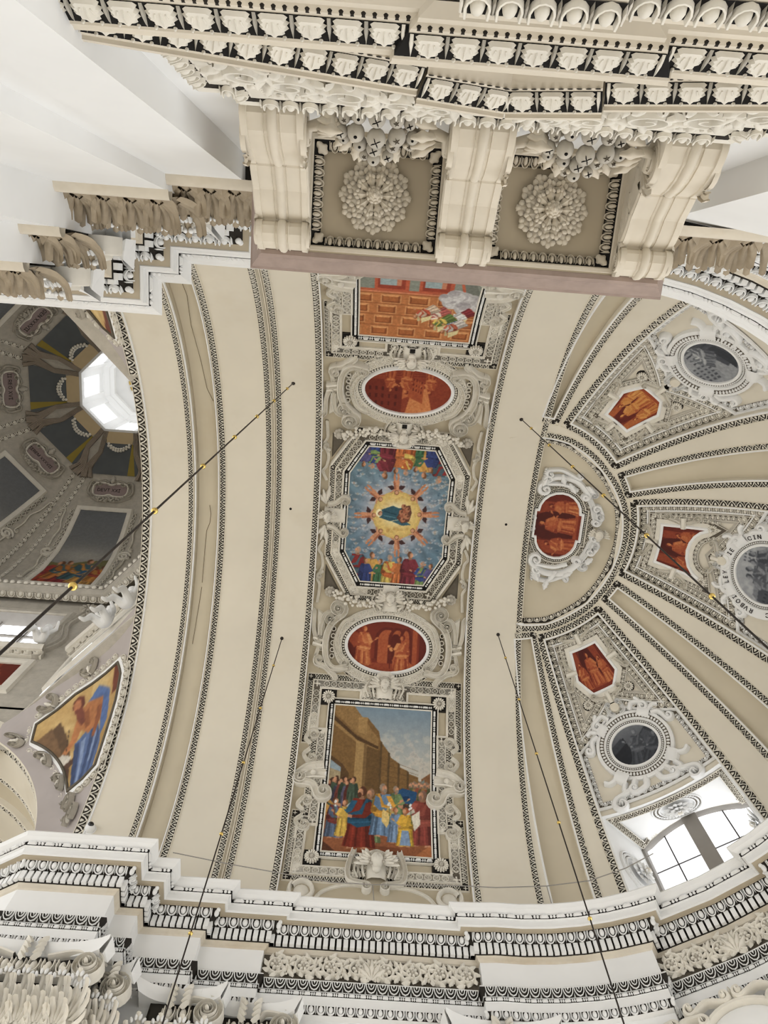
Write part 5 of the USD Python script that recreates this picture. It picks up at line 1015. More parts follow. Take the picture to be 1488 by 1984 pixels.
# the crossing's other walls and the piers that close the view
obj(None, 'wall_nave', join([box(-19.6, -19.0, -3, -1.0, -1.6, 20), box(-19.6, -19.0, 11.9, 14, -1.6, 20), box(-19.6, -19, -3, 14, 18.4, 20)]), 'vault', 20, kind='structure')
obj(None, 'wall_transept', join([box(-20, -5.9, -1.9, -1.5, 11.9, 19.5)]), 'vault', 20, kind='structure')
obj(None, 'wall_arm', join([box(-6.72, -6.4, 12.1, 19.6, -1.6, 12.3), box(-18.8, -18.48, 12.1, 19.6, -1.6, 12.3), box(-18.8, -6.4, 19.5, 19.8, -1.6, 18.6)]), 'vault', 20, kind='structure')
for k in (2, 3, 5):
    c = c_shell(k); s0, s1 = sZ(28.6), sZ(33.75); zc = c(np.array([[0, (s0 + s1) / 2]]))[0]
    t = thing('dome_painting', {2: 'dome fresco of a robed group in a meadow under the lettering DEVT XXI', 3: 'dome fresco beside the lettering IEREM XXXVII, cut off by the left edge', 5: 'dark dome fresco beside the lettering GEN XXXVII at the cornice'}[k], 'painting', zc)
    cv = meadow_scene(k, 6); painting(t, cv.mesh(lambda u, v: np.stack([(u * 2 - 1) * (1.27 - .18 * v), s0 + .0 + (s1 - s0) * v], 1), c, h=.03))
c = face_chart(2, WA); t = thing('drum_painting', 'glowing red fresco below the drum window at the left edge', 'painting', c(np.array([[0, 20.6]]))[0])
cv = red_scene(3.9, 1.4, 31, 2, figs=5, step=.04); painting(t, cv.mesh(lambda u, v: np.stack([(u * 2 - 1) * 1.95, 19.9 + 1.4 * v], 1), c, h=.03))
for x, y, z, k, l in ((2.05, 22.15, .45, 0, 'small white child figure seated at the lower corner of the drum window'),):
    p = c(np.array([[x, y]]), z)[0]; t = thing('putto', l, 'statue', p); v, f = putto(.85, k); obj(t, 'figure', (np.stack([p[0] + v[:, 0], p[1] - v[:, 1], p[2] + v[:, 2]], 1), f), 'white', 60)
for u, v0, k, l in ((.66, 0, 0, 'left small white child figure seated on the ring below the drum'), (.84, 0, 1, 'right small white child figure seated on the ring below the drum')):
    a, b = np.array([DX + 2.95, DY + 6.55, 19.4]), np.array([DX + 6.55, DY + 2.95, 19.4]); p = a + (b - a) * u + np.array([-.1, -.1, 0]); t = thing('putto', l, 'statue', p); v, f = putto(.9, k); cr = -math.sqrt(.5)
    obj(t, 'figure', (np.stack([p[0] + cr * (v[:, 0] + v[:, 1]), p[1] + cr * (-v[:, 0] + v[:, 1]), p[2] + v[:, 2]], 1), f), 'white', 60)
# ---------------------------------------------------------------- apse panels: borders, red pictures, medallions, window bays
DEEP = .20
def c_deep(p, h=0.): return c_sphere(p, DEEP * -1 + h)
def loop_in(pts, c=c_deep, step=2., corner=22, ccw=True):
    """closed path whose a > 0 points into the shape"""
    return Path(orient(pts, -1), c, closed=True, step=step, corner=corner)
APSE = {1: dict(ac=-55.6, sg=-1, nm='upper right'), 2: dict(ac=1.2, sg=1, nm='right edge'), 3: dict(ac=56.6, sg=1, nm='lower right')}
EGGB = egg(.17, .13, .06, True)
def egg_run(t, p, a=.02, runs=None, w=.13, name='egg_border', lim=200):
    obj(t, name + '_ground', p.sweep([(a, .03), (a + w + .02, .012)]), 'dark'); each(t, name, p.units(EGGB, .17, a, .03, (1, -.1), (.1, 1), gap=.06, runs=runs), 'stucco', limit=lim)
for k, d in APSE.items():
    a0, a1, e = PAN[k]; ac = (a0 + a1) / 2; de = {1: 1.6, 2: 1.2, 3: 0.}[k]; nm = d['nm']
    mid = [(a0, 35.3 + de), (ac, 42.6 + de), (a1, 35.3 + de)]
    up = [(a1, e), (a0, e)] + mid; at = c_deep(np.array([[ac, 50.]]))[0]
    t = thing('panel_frame', f'stepped stucco frame with egg border and daisies in the {nm} apse panel', 'frame', at)
    p = loop_in(up); egg_run(t, p); obj(t, 'white_fillet', p.sweep([(.15, .015), (.16, .05), (.19, .05), (.2, .03)]), 'white'); obj(t, 'inner_field', p.sweep([(.2, .03), (.44, .03)]), 'stucco_d')
    lace_band(t, p, .12, .12, a=.30, h0=.035, name='tongue_border', d=.03, dk='mid', unit_f=lambda p_, w, d_: egg(p_, w, d_, True))
    if k != 2: red = [(ac + d['sg'] * x, y + de) for x, y in ((-5.6, 56.3), (5.0, 56.5), (6.9, 50.2), (3.8, 46.4), (-3.0, 46.4), (-6.4, 49.0))]
    else: red = [(-6.6, 57.5), (9.0, 57.5), (9.2, 48.2)] + [(1.2 + 8. * math.cos(x), 47.6 + 4.2 * math.sin(x)) for x in np.linspace(.15, PI - .15, 9)] + [(-7.2, 47.2)]
    tp = thing('apse_painting', {1: 'orange and red fresco of toppling dark figures in the upper right apse panel', 2: 'dark red fresco with a curved lower edge in the panel behind the long cable', 3: 'red brown fresco of three robed figures by a dark niche, lower right apse panel'}[k], 'painting', at)
    cv = red_scene(1.7, 1.5, 40 + k, 2, figs=3, step=.013, ramp=REDS if k != 1 else [(70, 18, 16), (120, 36, 24), (176, 70, 36), (214, 126, 50), (232, 160, 74), (240, 180, 90)])
    az0, az1 = min(q[0] for q in red), max(q[0] for q in red); e0, e1 = min(q[1] for q in red), max(q[1] for q in red)
    painting(tp, cv.mesh(lambda u, v: np.stack([(az1 - u * (az1 - az0)) if True else 0, e0 + v * (e1 - e0)], 1), c_deep, keep=red, h=.055))
    pr = Path(orient(red, 1), c_deep, closed=True, step=1.2, corner=20)
    obj(t, 'picture_rim', pr.sweep([(-.03, .03), (-.025, .08), (.03, .09), (.05, .06)]), 'white'); obj(t, 'picture_border', pr.sweep([(.05, .06), (.15, .06)]), 'stucco')
    lace_band(t, pr, .09, .11, a=.20, h0=.05, name='tongue_row', d=.03, dk='mid', unit_f=lambda p_, w, d_: egg(p_, w, d_, True))
    o = lambda az, el: on_sphere(az, el, 0, -DEEP)
    for s in (1, -1):
        az, el = (ac + s * 6.8, 44.6 + de) if k != 2 else (ac + s * 8.6, 46.0 + de)
        pet, ctr = daisy(.12, 13, .045); q = thing('daisy_boss', f'small daisy boss {"above" if s < 0 else "below"} the medallion side of the {nm} apse picture', 'rosette', c_deep(np.array([[az, el]]))[0])
        obj(q, 'backing', warp(o(az, el), dome(.135, .135, .03, 2, 12)), 'dark')
        for x in pet: obj(q, 'petal', warp(o(az, el), x, z=.05), 'stucco')
        obj(q, 'centre', warp(o(az, el), ctr, z=.05), 'stucco_d')
    for (az, el, r) in ((a0 + (ac - a0) * .42, 52. + de, 0), (a1 + (ac - a1) * .42, 52. + de, 0), (ac, 58.6 + de * .6, PI / 2), (ac, 44.3 + de, PI / 2)):
        q = thing('scroll_clasp', f'small scroll clasp on the {"apse-crown" if el > 56 else "medallion" if r else "upper" if az < ac else "lower"} side of the {nm} apse picture', 'clasp', c_deep(np.array([[az, el]]))[0]); oo = on_sphere(az, el, r, -DEEP)
        s = 1 if az < ac else -1
        obj(q, 'band', warp(oo, ribbon([(-.14, 0), (.14, 0)], .16, .14, ROUND)), 'stucco', 50)
        for y in (1, -1): obj(q, 'scroll', warp(oo, scroll([(0, y * .08), (-.06 * s, y * .24), (-.1 * s, y * .36)], .09, .12, None, (.06, 1.3, y * s))), 'stucco', 50)
    # lower sector: fillets, dotted border, egg band above the window bay
    lo = thing('medallion_surround', f'white scrolled medallion frame with small oval shield in the {nm} apse panel', 'frame', c_deep(np.array([[ac, 33.]]))[0])
    ef = 23.0 + (.8 if k == 1 else 0); low = mid + [(a1, ef), (a0, ef)]
    pl = loop_in(low); obj(lo, 'edge_fillet', pl.sweep([(-.03, .02), (-.02, .06), (.03, .06), (.05, .02)]), 'white'); obj(lo, 'egg_ground', pl.sweep([(.06, .012), (.16, .012)]), 'mid')
    stuff(lo, 'egg_row', pl.units(egg(.16, .10, .04, True), .16, .06, .014, gap=.06), 'white')
    mc, R0 = (ac, 33.2 + de * .2), (.56 if k != 2 else .66); om = on_sphere(mc[0], mc[1], 0, -DEEP)
    if k == 2: mc = (ac, 35.6); om = on_sphere(mc[0], mc[1], 0, -DEEP)
    tp = thing('medallion_painting', {1: 'round grey fresco of a falling building in the upper right apse panel', 2: 'grey fresco of a walled town cut off by the right edge', 3: 'round dark grey fresco of stooping figures above the apse window'}[k], 'painting', om(np.zeros((1, 2)))[0])
    cv = grey_scene(k, 60 + k); RR = ell_pts(R0 + .02, (R0 + .02) * (.84 if k == 3 else 1.), 40)
    painting(tp, cv.mesh(lambda u, v: np.stack([-(u * 2 - 1) * (R0 + .05), (v * 2 - 1) * (R0 + .05)], 1), om, keep=RR, h=.06))
    pm = Path(orient(RR, 1), om, closed=True, corner=40)
    obj(lo, 'rim', pm.sweep([(-.03, .05), (-.02, .1), (.03, .1), (.045, .06)]), 'white', 50); obj(lo, 'bead_ground', pm.sweep([(.045, .06), (.1, .06)]), 'mid'); stuff(lo, 'bead', pm.units(dome(.022, .022, .03, 2, 6), .05, .072, .06), 'white')
    obj(lo, 'ring', pm.sweep([(.1, .06), (.12, .11), (.31, .12), (.34, .10), (.35, .0)]), 'white', 50)
    if k != 2: obj(lo, 'slot_ground', pm.sweep([(.16, .121), (.26, .121)]), 'mid'); stuff(lo, 'tongue', pm.units(dome(.03, .045, .035, 2, 6, 0, .0), .075, .21, .12), 'white')
    else:
        for txt, deg, n in (('IVRCIN', 150, 6), ('IE', 115, 2), ('DILEY', 62, 5), ('RVBOI', 20, 5), ('DIC', -28, 3)):
            for j, ch in enumerate(txt):
                m = meshkit.text_mesh(ch, .10, .012); v = np.array(m.vertices); v[:, 0] -= v[:, 0].mean(); v[:, 1] -= .05; v[:, 0] *= -1
                th = math.radians(deg - (j - n / 2) * -7.5); obj(lo, 'letter', warp(om, (v, np.array(m.faces)), (R0 + .235) * math.cos(th), (R0 + .235) * math.sin(th), th - PI / 2, 1., .122), 'text', False)
    for j in range(4):
        a = PI / 4 + j * PI / 2; oj = c_local(om, math.cos(a) * (R0 + .22), math.sin(a) * (R0 + .22), a - PI / 2)
        obj(lo, 'tab', warp(oj, ribbon([(-.15, .05), (.15, .05)], .34, .17, ROUND)), 'white', 50); obj(lo, 'horn', [warp(oj, ribbon(spline([(s * .1, .14), (s * .17, .3), (s * .3, .34)]), [.14] * 16 + [.05], .12, ROUND)) for s in (1,)], 'white', 50); obj(lo, 'horn', warp(oj, ribbon(spline([(-.1, .14), (-.17, .3), (-.3, .34)]), [.14] * 16 + [.05], .12, ROUND)), 'white', 50)
    SC = [((-.35, -.72), (-.5, -.9), (-.86, -1.02), .17, 1), ((.35, -.72), (.5, -.9), (.86, -1.02), .17, -1), ((-.12, -.74), (-.2, -.95), (-.42, -1.02), .1, -1), ((.12, -.74), (.2, -.95), (.42, -1.02), .1, 1), ((-.3, .78), (-.45, .92), (-.7, .82), .11, 1), ((.3, .78), (.45, .92), (.7, .82), .11, -1), ((-.74, .5), (-.92, .42), (-.98, .2), .09, -1), ((.74, .5), (.92, .42), (.98, .2), .09, 1)]
    for x0, x1, x2, r, s in SC: obj(lo, 'scroll', warp(om, scroll([x0, x1, x2], .15, .13, None, (r, 1.25, s), ROUND)), 'white', 50)
    sh = spline([(0, .12), (.12, .1), (.13, -.06), (0, -.14), (-.13, -.06), (-.12, .1)], 4, True); os_ = c_local(om, 0, 1.0)
    obj(lo, 'shield', warp(os_, pillow(sh, .13, .8)), 'vault', 60)
    for s in (1, -1):
        obj(lo, 'shield_scroll', warp(os_, scroll([(s * .05, -.22), (s * .2, -.12), (s * .2, .1)], .09, .12, None, (.06, 1.2, s))), 'white', 50); obj(lo, 'shield_leaf', warp(os_, leaf(.2, .14, 2, .1, rise=.05), s * .06, .12, -s * .5), 'stucco', 50)
    # window bay: soffit with a rosette roundel, splayed sides, two lights
    az = math.radians(ac); er, et = np.array([math.cos(az), math.sin(az), 0]), np.array([-math.sin(az), math.cos(az), 0]); C = np.array([XA, YC, 0]); ez = np.array([0, 0, 1.])
    D, tl, tr = 7.6, 1.02 * d['sg'], -1.72 * d['sg']
    if k == 2: tl, tr = 1.35, -1.35
    tl, tr = max(tl, tr), min(tl, tr); tm = (tl + tr) / 2; wh = (tl - tr) / 2
    zt = lambda x: 14.95 + .42 * (1 - ((x - tm) / wh) ** 2)
    aL, aR = (math.radians(a1) - az), (math.radians(a0) - az)
    def inner(x):   # x in -1..1 from the a0 to the a1 side, on the sphere at the foot of the panel
        g = np.radians(a0 + (a1 - a0) * (x + 1) / 2); el = math.radians(21.6); rr = R + DEEP
        return np.stack([XA + rr * math.cos(el) * np.cos(g), YC + rr * math.cos(el) * np.sin(g), np.full(len(g), ZC + rr * math.sin(el))], 1)
    def outer(x): tt = tr + (tl - tr) * (x + 1) / 2; return C + D * er + tt[:, None] * et + zt(tt)[:, None] * ez
    def c_soff(p, h=0.):
        p = np.asarray(p, float); x, y = p[:, 0] / 1.4, p[:, 1:] / 1.5; P = inner(x) * (1 - y) + outer(x) * y; return P - np.reshape(h + np.zeros(len(p)), (-1, 1)) * ez
    bay = thing('window_bay', f'deep window bay with rosette roundels in the {nm} of the apse', 'window bay', c_soff(np.array([[0, .75]]))[0])
    gx, gy = np.linspace(-1.4, 1.4, 13), np.linspace(-.03, 1.5, 6); obj(bay, 'soffit', (c_soff(np.array([[x, y] for y in gy for x in gx])), grid(None, 6, 13)), 'white', 40)
    rim = [(-1.4, .06), (1.4, .06), (1.4, 1.46), (-1.4, 1.46)]; pb = Path(rim, c_soff, closed=True, step=.3, corner=40)
    if pb.M[0] @ (c_soff(np.array([[0, .7]]))[0] - pb.P[0]) < 0: pb = Path(rim[::-1], c_soff, closed=True, step=.3, corner=40)
    lace_band(bay, pb, .12, .14, a=.12, name='soffit_border', d=.02, dk='mid', unit_f=lace)
    def roundel_on(ch, x, y, r, parent, sq=1.):
        cc = c_local(ch, x, y, 0, 1, sq); pr_ = Path(ell_pts(r, r, 36), cc, closed=True, corner=60)
        obj(parent, 'roundel_ring', [warp(cc, ribbon(ell_pts(r * q, r * q, 36), .05, .05, ROUND, True)) for q in (1., .72)], 'white', 50); obj(parent, 'roundel_ground', warp(cc, ribbon(ell_pts(r * .86, r * .86, 36), r * .26, .015, ((-.5, 1), (.5, 1)), True)), 'mid')
        stuff(parent, 'roundel_tongue', [warp(cc, dome(.035, .05, .04, 2, 6), r * .86 * math.cos(b), r * .86 * math.sin(b), b, 1., .01) for b in np.arange(0, 2 * PI, .16)], 'white')
        for ringr, n, L, w, z in ((.06, 14, .30, .13, .05), (.03, 10, .22, .12, .11), (.0, 7, .13, .10, .17)):
            for j in range(n): b = 2 * PI * j / n + ringr * 9; obj(parent, 'rosette_leaf', warp(cc, leaf(L * r * 1.75, w * r * 1.9, 2, .05, rise=.06, nu=7, nv=4), ringr * math.cos(b), ringr * math.sin(b), b - PI / 2, 1., z), 'white', 50)
        obj(parent, 'rosette_heart', warp(cc, ball(.07, (0, 0, .22))), 'stucco')
    roundel_on(c_soff, 0, .74, .56, bay)
    zs = 11.2
    for sgn, xx in ((1, 1.), (-1, -1.)):
        A, B = inner(np.array([xx]))[0], outer(np.array([xx]))[0]
        def c_side(p, h=0., A=A, B=B, sgn=sgn):
            p = np.asarray(p, float); y = p[:, :1]; z = p[:, 1:2]; lo_ = np.array([*(C + (R + DEEP) * 1.0 * ((A - C) * [1, 1, 0]) / np.linalg.norm((A - C)[:2]))[:2], zs]); lw = np.array([B[0], B[1], zs])
            f0 = A * z + lo_ * (1 - z); f1 = B * z + lw * (1 - z); return f0 * (1 - y) + f1 * y - np.reshape(h + np.zeros(len(p)), (-1, 1)) * et * sgn
        obj(bay, 'side', (c_side(np.array([[y, z] for y in np.linspace(-.02, 1, 4) for z in np.linspace(0, 1, 8)])), grid(None, 4, 8)), 'white', 40)
        roundel_on(c_local(c_side, 0, 0, 0, 1 / 1.35, 1 / 3.4), .66, 2.3, .50, bay)
    wn_ = thing('window_%d' % k if False else 'apse_window', f'bright two-light arched window with thin bars in the {nm} of the apse', 'window', C + D * er + tm * et + zs * ez)
    cw = c_plane(C + (D + .05) * er, -et, ez)
    xs = np.linspace(-tl, -tr, 17); head = [(x, zt(-x)) for x in xs]
    obj(wn_, 'frame', warp(cw, ribbon([(xs[0], zs)] + head + [(xs[-1], zs)], .16, .14, ROUND)), 'frame', 40); mx = -(tm + .04 * d['sg']) if k != 2 else 0.
    obj(wn_, 'mullion', warp(cw, box(mx - .18, mx + .18, zs, zt(-mx) - .02, -.08, .16)), M.setdefault('mullion', mat('grey_mullion', s255(140, 134, 126), .8, .08, 2.0)), 30)
    for x0, x1 in ((xs[0] + .06, mx - .18), (mx + .18, xs[-1] - .06)):
        m = (x0 + x1) / 2; obj(wn_, 'bar', warp(cw, box(m - .015, m + .015, zs, zt(-m) - .02, -.02, .02)), 'iron'); obj(wn_, 'bar', [warp(cw, box(x0, x1, z - .008, z + .008, -.02, .01)) for z in (14.25,)], 'iron')
        xa = np.linspace(x0, x1, 7); obj(wn_, 'pane', (cw(np.array([(x, z) for x in xa for z in (zs, zt(-x) - .03)]), -.01), grid(None, 7, 2)), 'pane', False)
# oval medallion with the bearded head on the half octagon
ox, oe = 0., 0.
om = lambda p, h=0.: np.stack([4.86 + np.asarray(p, float)[:, 0], YC + .05 + np.asarray(p, float)[:, 1], ZC + np.sqrt((R + .14 - h) ** 2 - (4.86 + np.asarray(p, float)[:, 0] - XA) ** 2 - (np.asarray(p, float)[:, 1] + .05) ** 2)], 1)
bw, bh, st = .52, .36, .07
OV = [(-bw - st, -bh), (-bw, -bh)] + [(bw * math.cos(a), -bh + -.52 * math.sin(a)) for a in np.linspace(PI, 0, 11)][1:-1] + [(bw, -bh), (bw + st, -bh), (bw + st, bh), (bw, bh)] + [(bw * math.cos(a), bh + .52 * math.sin(a)) for a in np.linspace(0, PI, 11)][1:-1] + [(-bw, bh), (-bw - st, bh)]
tp = thing('apse_painting', 'tall red brown round-ended fresco of figures at the crown of the apse', 'painting', om(np.zeros((1, 2)))[0])
cv = red_scene(1.8, 1.25, 77, 2, figs=3, step=.012); painting(tp, cv.mesh(lambda u, v: np.stack([.62 - v * 1.24, .92 - u * 1.84], 1), om, keep=OV, h=.05))
lo = thing('picture_frame', 'white scrolled frame with foliage round the tall red brown fresco at the apse crown', 'frame', om(np.zeros((1, 2)))[0])
p = Path(orient(OV, 1), om, closed=True, corner=40)
obj(lo, 'rim', p.sweep([(-.03, .04), (-.02, .1), (.03, .1), (.045, .05)]), 'white', 40); obj(lo, 'bead_ground', p.sweep([(.045, .05), (.11, .05)]), 'dark'); stuff(lo, 'bead', p.units(dome(.022, .022, .03, 2, 6), .05, .078, .05), 'stucco')
obj(lo, 'ring', p.sweep([(.11, .05), (.13, .09), (.31, .09), (.33, 0)]), 'stucco', 40); lace_band(lo, p, .15, .13, a=.22, h0=.09, name='ring_band', unit_f=roundel, d=.03, dk='mid')
for sy in (1, -1):
    S = lambda pts, w, h, e0=None, e1=None, pr=ROUND: obj(lo, 'scroll', warp(om, scroll([(x, sy * y) for x, y in pts], w, h, e0 and (e0[0], e0[1], e0[2] * sy), e1 and (e1[0], e1[1], e1[2] * sy), pr)), 'white', 50)
    S([(.62, .95), (.3, 1.24), (-.2, 1.3), (-.55, 1.1)], .17, .16, (.1, 1.2, -1), (.17, 1.3, 1)); S([(.35, 1.0), (-.0, 1.12), (-.4, 1.1)], .13, .14, None, (.13, 1.3, -1)); S([(.3, 1.32), (-.1, 1.5), (-.4, 1.48)], .13, .13, (.08, 1.1, 1), (.11, 1.2, 1))
    S([(.62, .9), (.78, .62), (.86, .36)], .14, .15, (.12, 1.3, -1), (.1, 1.3, 1), STRAP); S([(.95, .62), (1.04, .42), (1.0, .2)], .12, .14, (.09, 1.3, 1), (.09, 1.3, -1)); S([(-.72, .55), (-.8, .3), (-.7, .12)], .10, .1, (.06, 1.2, 1), (.07, 1.2, 1), STRAP)
    for j, (x, y, a, L) in enumerate(((.1, 1.2, 2.2, .34), (.5, 1.16, 2.6, .3), (-.1, 1.42, 1.9, .3), (.75, .95, -.9, .3), (-.45, 1.28, 1.2, .26))): obj(lo, 'leaf', warp(om, leaf(L, .18, 3, .1, rise=.06), x, sy * y, sy * (a - PI / 2), 1., .08), 'white', 50)
    for j in range(9): obj(lo, 'plume', warp(om, dome(.03, .05, .1, 2, 6), -.62 + .03 * j * (j < 5) + .1 * (j >= 5), sy * (1.02 + .06 * j), .3 * j * sy, 1., .03), 'white', 60)
cherub(om, 1.0, .06, PI / 2 * 0 + PI, .13, 'leaf-crowned carved head beside the tall red brown fresco at the apse crown', .7, z=.08)
# ---------------------------------------------------------------- capitals of the pilasters
def capital(name, o, ex, w, label, z0=8.42, z1=9.92, left=True, right=True, group=None, lm='stucco'):
    """a composite capital on a pilaster face w wide; o = foot of the face's middle, ex along the face (room side on its left)"""
    c = c_plane(np.array(o, float) * [1, 1, 0], ex, (0, 0, 1)); H = z1 - z0; hw = w / 2
    t = thing(name, label, 'capital', o, group)
    obj(t, 'astragal', warp(c, (lambda P: (P[0], P[1]))(ribbon([(-hw - .05, z0 - .1), (hw + .05, z0 - .1)], .16, .10, ROUND))), 'stone', 40)
    obj(t, 'bell', warp(c, box(-hw + .04, hw - .04, z0, z1 - .2, -.25, .02)), 'dark', 30)
    n1 = max(2, int(round(w / .30))); d = w / n1
    for row, (L, W, z, cu, hh, n, off) in enumerate(((.52, .40, z0, .20, .12, n1, 0), (.90, .38, z0 + .04, .26, .11, n1 + 1, -.5))):
        for k in range(n):
            x = (k + .5 + off) * d - hw
            if abs(x) > hw + .01: continue
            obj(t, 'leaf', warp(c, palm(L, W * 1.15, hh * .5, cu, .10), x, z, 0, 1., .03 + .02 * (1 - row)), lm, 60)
            v, f = ball(1., (0, 0, 0), 1)
            for q in ((-.3, -.1, .1, .3) if row else ()): obj(t, 'leaf_tip', warp(c, (v * [W * .075, .06 - .03 * abs(q), .035], f), x + q * W * .9, z + L * .86 - .5 * q * q, q * -1.2, 1., .10 + cu * (.85 - .8 * q * q)), 'white', 60)
    eg = egg(.23, .24, .08); m = max(2, int((w - .5) / .23))
    for k in range(m): obj(t, 'egg', warp(c, eg, (k + .5 - m / 2) * .23, z1 - .58, 0, 1., .10), 'stucco', 50)
    obj(t, 'egg_bed', warp(c, box(-hw + .1, hw - .1, z1 - .6, z1 - .32, 0, .1)), 'dark'); obj(t, 'bead_roll', warp(c, ribbon([(-hw + .1, z1 - .63), (hw - .1, z1 - .63)], .07, .16, ROUND)), 'stucco')
    for s, on in ((-1, left), (1, right)):
        if not on: continue
        oc = c_local(c, s * (hw - .02), z1 - .42)
        obj(t, 'volute', warp(oc, ribbon(spiral((0, 0), .24, PI / 2, 2.2, -s, 18), np.linspace(.13, .05, int(18 * 2.2) + 2), np.linspace(.20, .32, int(18 * 2.2) + 2), STRAP)), 'stucco', 50)
        obj(t, 'volute_eye', warp(oc, dome(.06, .06, .34, 3, 10)), 'stucco'); obj(t, 'volute_band', warp(oc, ribbon(spline([(0, .24), (-s * .3, .27), (-s * (hw * .7), .16)]), .09, .17, ROUND)), 'stucco', 50)
        P = c(np.array([[s * (hw + .02), z1 - .42]]), .2)[0]; cs = c_plane(P, np.cross(c(np.array([[0, 0]]), 1)[0] - c(np.array([[0, 0]]), 0)[0], [0, 0, 1.]) * 0 + np.array(ex) * 0 + (c(np.array([[0, 0]]), 1)[0] - c(np.array([[0, 0]]), 0)[0]) * s, (0, 0, 1)) if False else None
        for j in range(6): obj(t, 'tendril', warp(c, dome(.035, .09, .07, 2, 6), s * (hw + .02) + (j - 2.5) * .045, z1 - .74 - .03 * math.cos(j - 2.5), (j - 2.5) * .12, 1., .18), 'white', 60)
    # abacus: a slab with a hollow front and horned corners
    xs = np.linspace(-1, 1, 17); fr = .14 + .24 * np.abs(xs) ** 3; X = xs * (hw + .24)
    V, F = [], []
    for x, f in zip(X, fr):
        V += [(x * .90, z1 - .20, -.3), (x * .90, z1 - .20, f - .10), (x * .96, z1 - .12, f - .04), (x, z1 - .08, f), (x, z1 - .01, f + .02), (x, z1 - .005, -.3)]
    obj(t, 'abacus', warp(c, (np.array(V), np.vstack([grid(None, 17, 6)]))), 'white', 30)
    for s, on in ((-1, left), (1, right)):
        if on: obj(t, 'horn', warp(c, (np.array([(s * (hw + .10), z1 - .22, .1), (s * (hw + .2), z1 - .2, .25), (s * (hw + .24), z1 - .2, .0), (s * (hw + .14), z1 - .0, .1), (s * (hw + .27), z1 - .0, .36), (s * (hw + .30), z1 - .0, .0)]), np.array([[0, 1, 4], [0, 4, 3], [1, 2, 5], [1, 5, 4], [0, 2, 1], [3, 4, 5]]))), 'white', False)
    for s in (-1, 1):
        for j in range(4): obj(t, 'fleuron', warp(c, leaf(.2, .16, 1, .08, nu=5, nv=4), s * .05, z1 - .42 + .1 * j, -s * .7, 1., .2), 'stucco', 60)
EXN, EXF = (-1., 0, 0), (1., 0, 0)
for x0, x1, y, l, r, lab in ((-6.1, -3.9, -.05, 1, 1, 'leafy capital seen from beneath at the left edge, left of the stepped pilasters'), (-3.88, -3.5, -.43, 1, 0, 'narrow leafy capital on the second step of the pilasters left of the balcony'),
                             (-3.5, -2.37, -.87, 1, 0, 'shadowed leafy capital on the third step of the pilasters left of the balcony'), (-2.35, -1.3, -1.02, 1, 0, 'leafy capital half hidden behind the left bracket of the balcony'), (2.95, 3.95, -.92, 1, 1, 'leafy capital beside the right bracket of the balcony under the curved cornice')):
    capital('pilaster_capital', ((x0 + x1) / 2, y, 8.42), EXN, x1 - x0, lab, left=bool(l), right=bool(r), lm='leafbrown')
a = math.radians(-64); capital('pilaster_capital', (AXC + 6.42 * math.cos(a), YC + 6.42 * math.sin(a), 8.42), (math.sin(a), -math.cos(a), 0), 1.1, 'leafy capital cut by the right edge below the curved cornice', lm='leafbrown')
for x0, x1, y, l, r, lab in ((-6.0, -4.05, 10.86, 1, 1, 'large volute capital at the lower left corner of the photo'), (-4.03, -3.62, 11.28, 0, 1, 'narrow volute capital behind the large one at the lower left'), (-3.15, -2.1, 11.68, 0, 1, 'volute capital cut by the bottom edge, crossed by the cable'), (-2.05, -.85, 11.89, 0, 1, 'volute capital at the bottom edge right of the cable')):
    capital('pilaster_capital', ((x0 + x1) / 2, y, 8.42), EXF, x1 - x0, lab, left=bool(l), right=bool(r), z1=9.93)
capital('pilaster_capital', (2.85, 11.96, 8.42), EXF, 1.5, 'volute capital at the bottom edge under the plain frieze, near the bright cable', z1=9.93)
for x0, x1, y in ((-6.1, -4.0, 10.89), (-4.03, -3.6, 11.3), (-3.55, -2.05, 11.71), (-2.05, -.8, 11.92)):
    pass
t = thing('wall_cartouche', 'white oval cartouche with scrolls and a shell at the lower right corner of the wall', 'cartouche', (6.6, 11.2, 9.2))
a = math.radians(58); cc = c_plane((AXC + 6.50 * math.cos(a), YC + 6.50 * math.sin(a), 0), (math.sin(a), -math.cos(a), 0), (0, 0, 1)); oc = c_local(cc, 0, 9.25)
obj(t, 'plate', warp(oc, dome(.62, .42, .08, 4, 28)), 'white', 60); obj(t, 'rim', warp(oc, ribbon(ell_pts(.68, .47, 36), .12, .13, ROUND, True)), 'stucco', 50)
for s in (-1, 1):
    for p_, e0, e1 in (([(s * .15, .52), (s * .45, .62), (s * .7, .5)], (.09, 1.3, -s), (.1, 1.2, s)), ([(s * .6, .42), (s * .95, .42), (s * 1.1, .1)], (.1, 1.2, s), (.13, 1.4, -s)), ([(s * 1.1, .5), (s * 1.4, .42), (s * 1.5, .1)], (.09, 1.2, s), (.12, 1.3, -s))):
        obj(t, 'scroll', warp(oc, scroll(p_, .12, .15, e0, e1, ROUND)), 'stucco', 50)
for j in range(7): obj(t, 'shell_rib', warp(oc, leaf(.3, .11, 1, .08), 0, .5, (j - 3) * .35), 'stucco', 50)
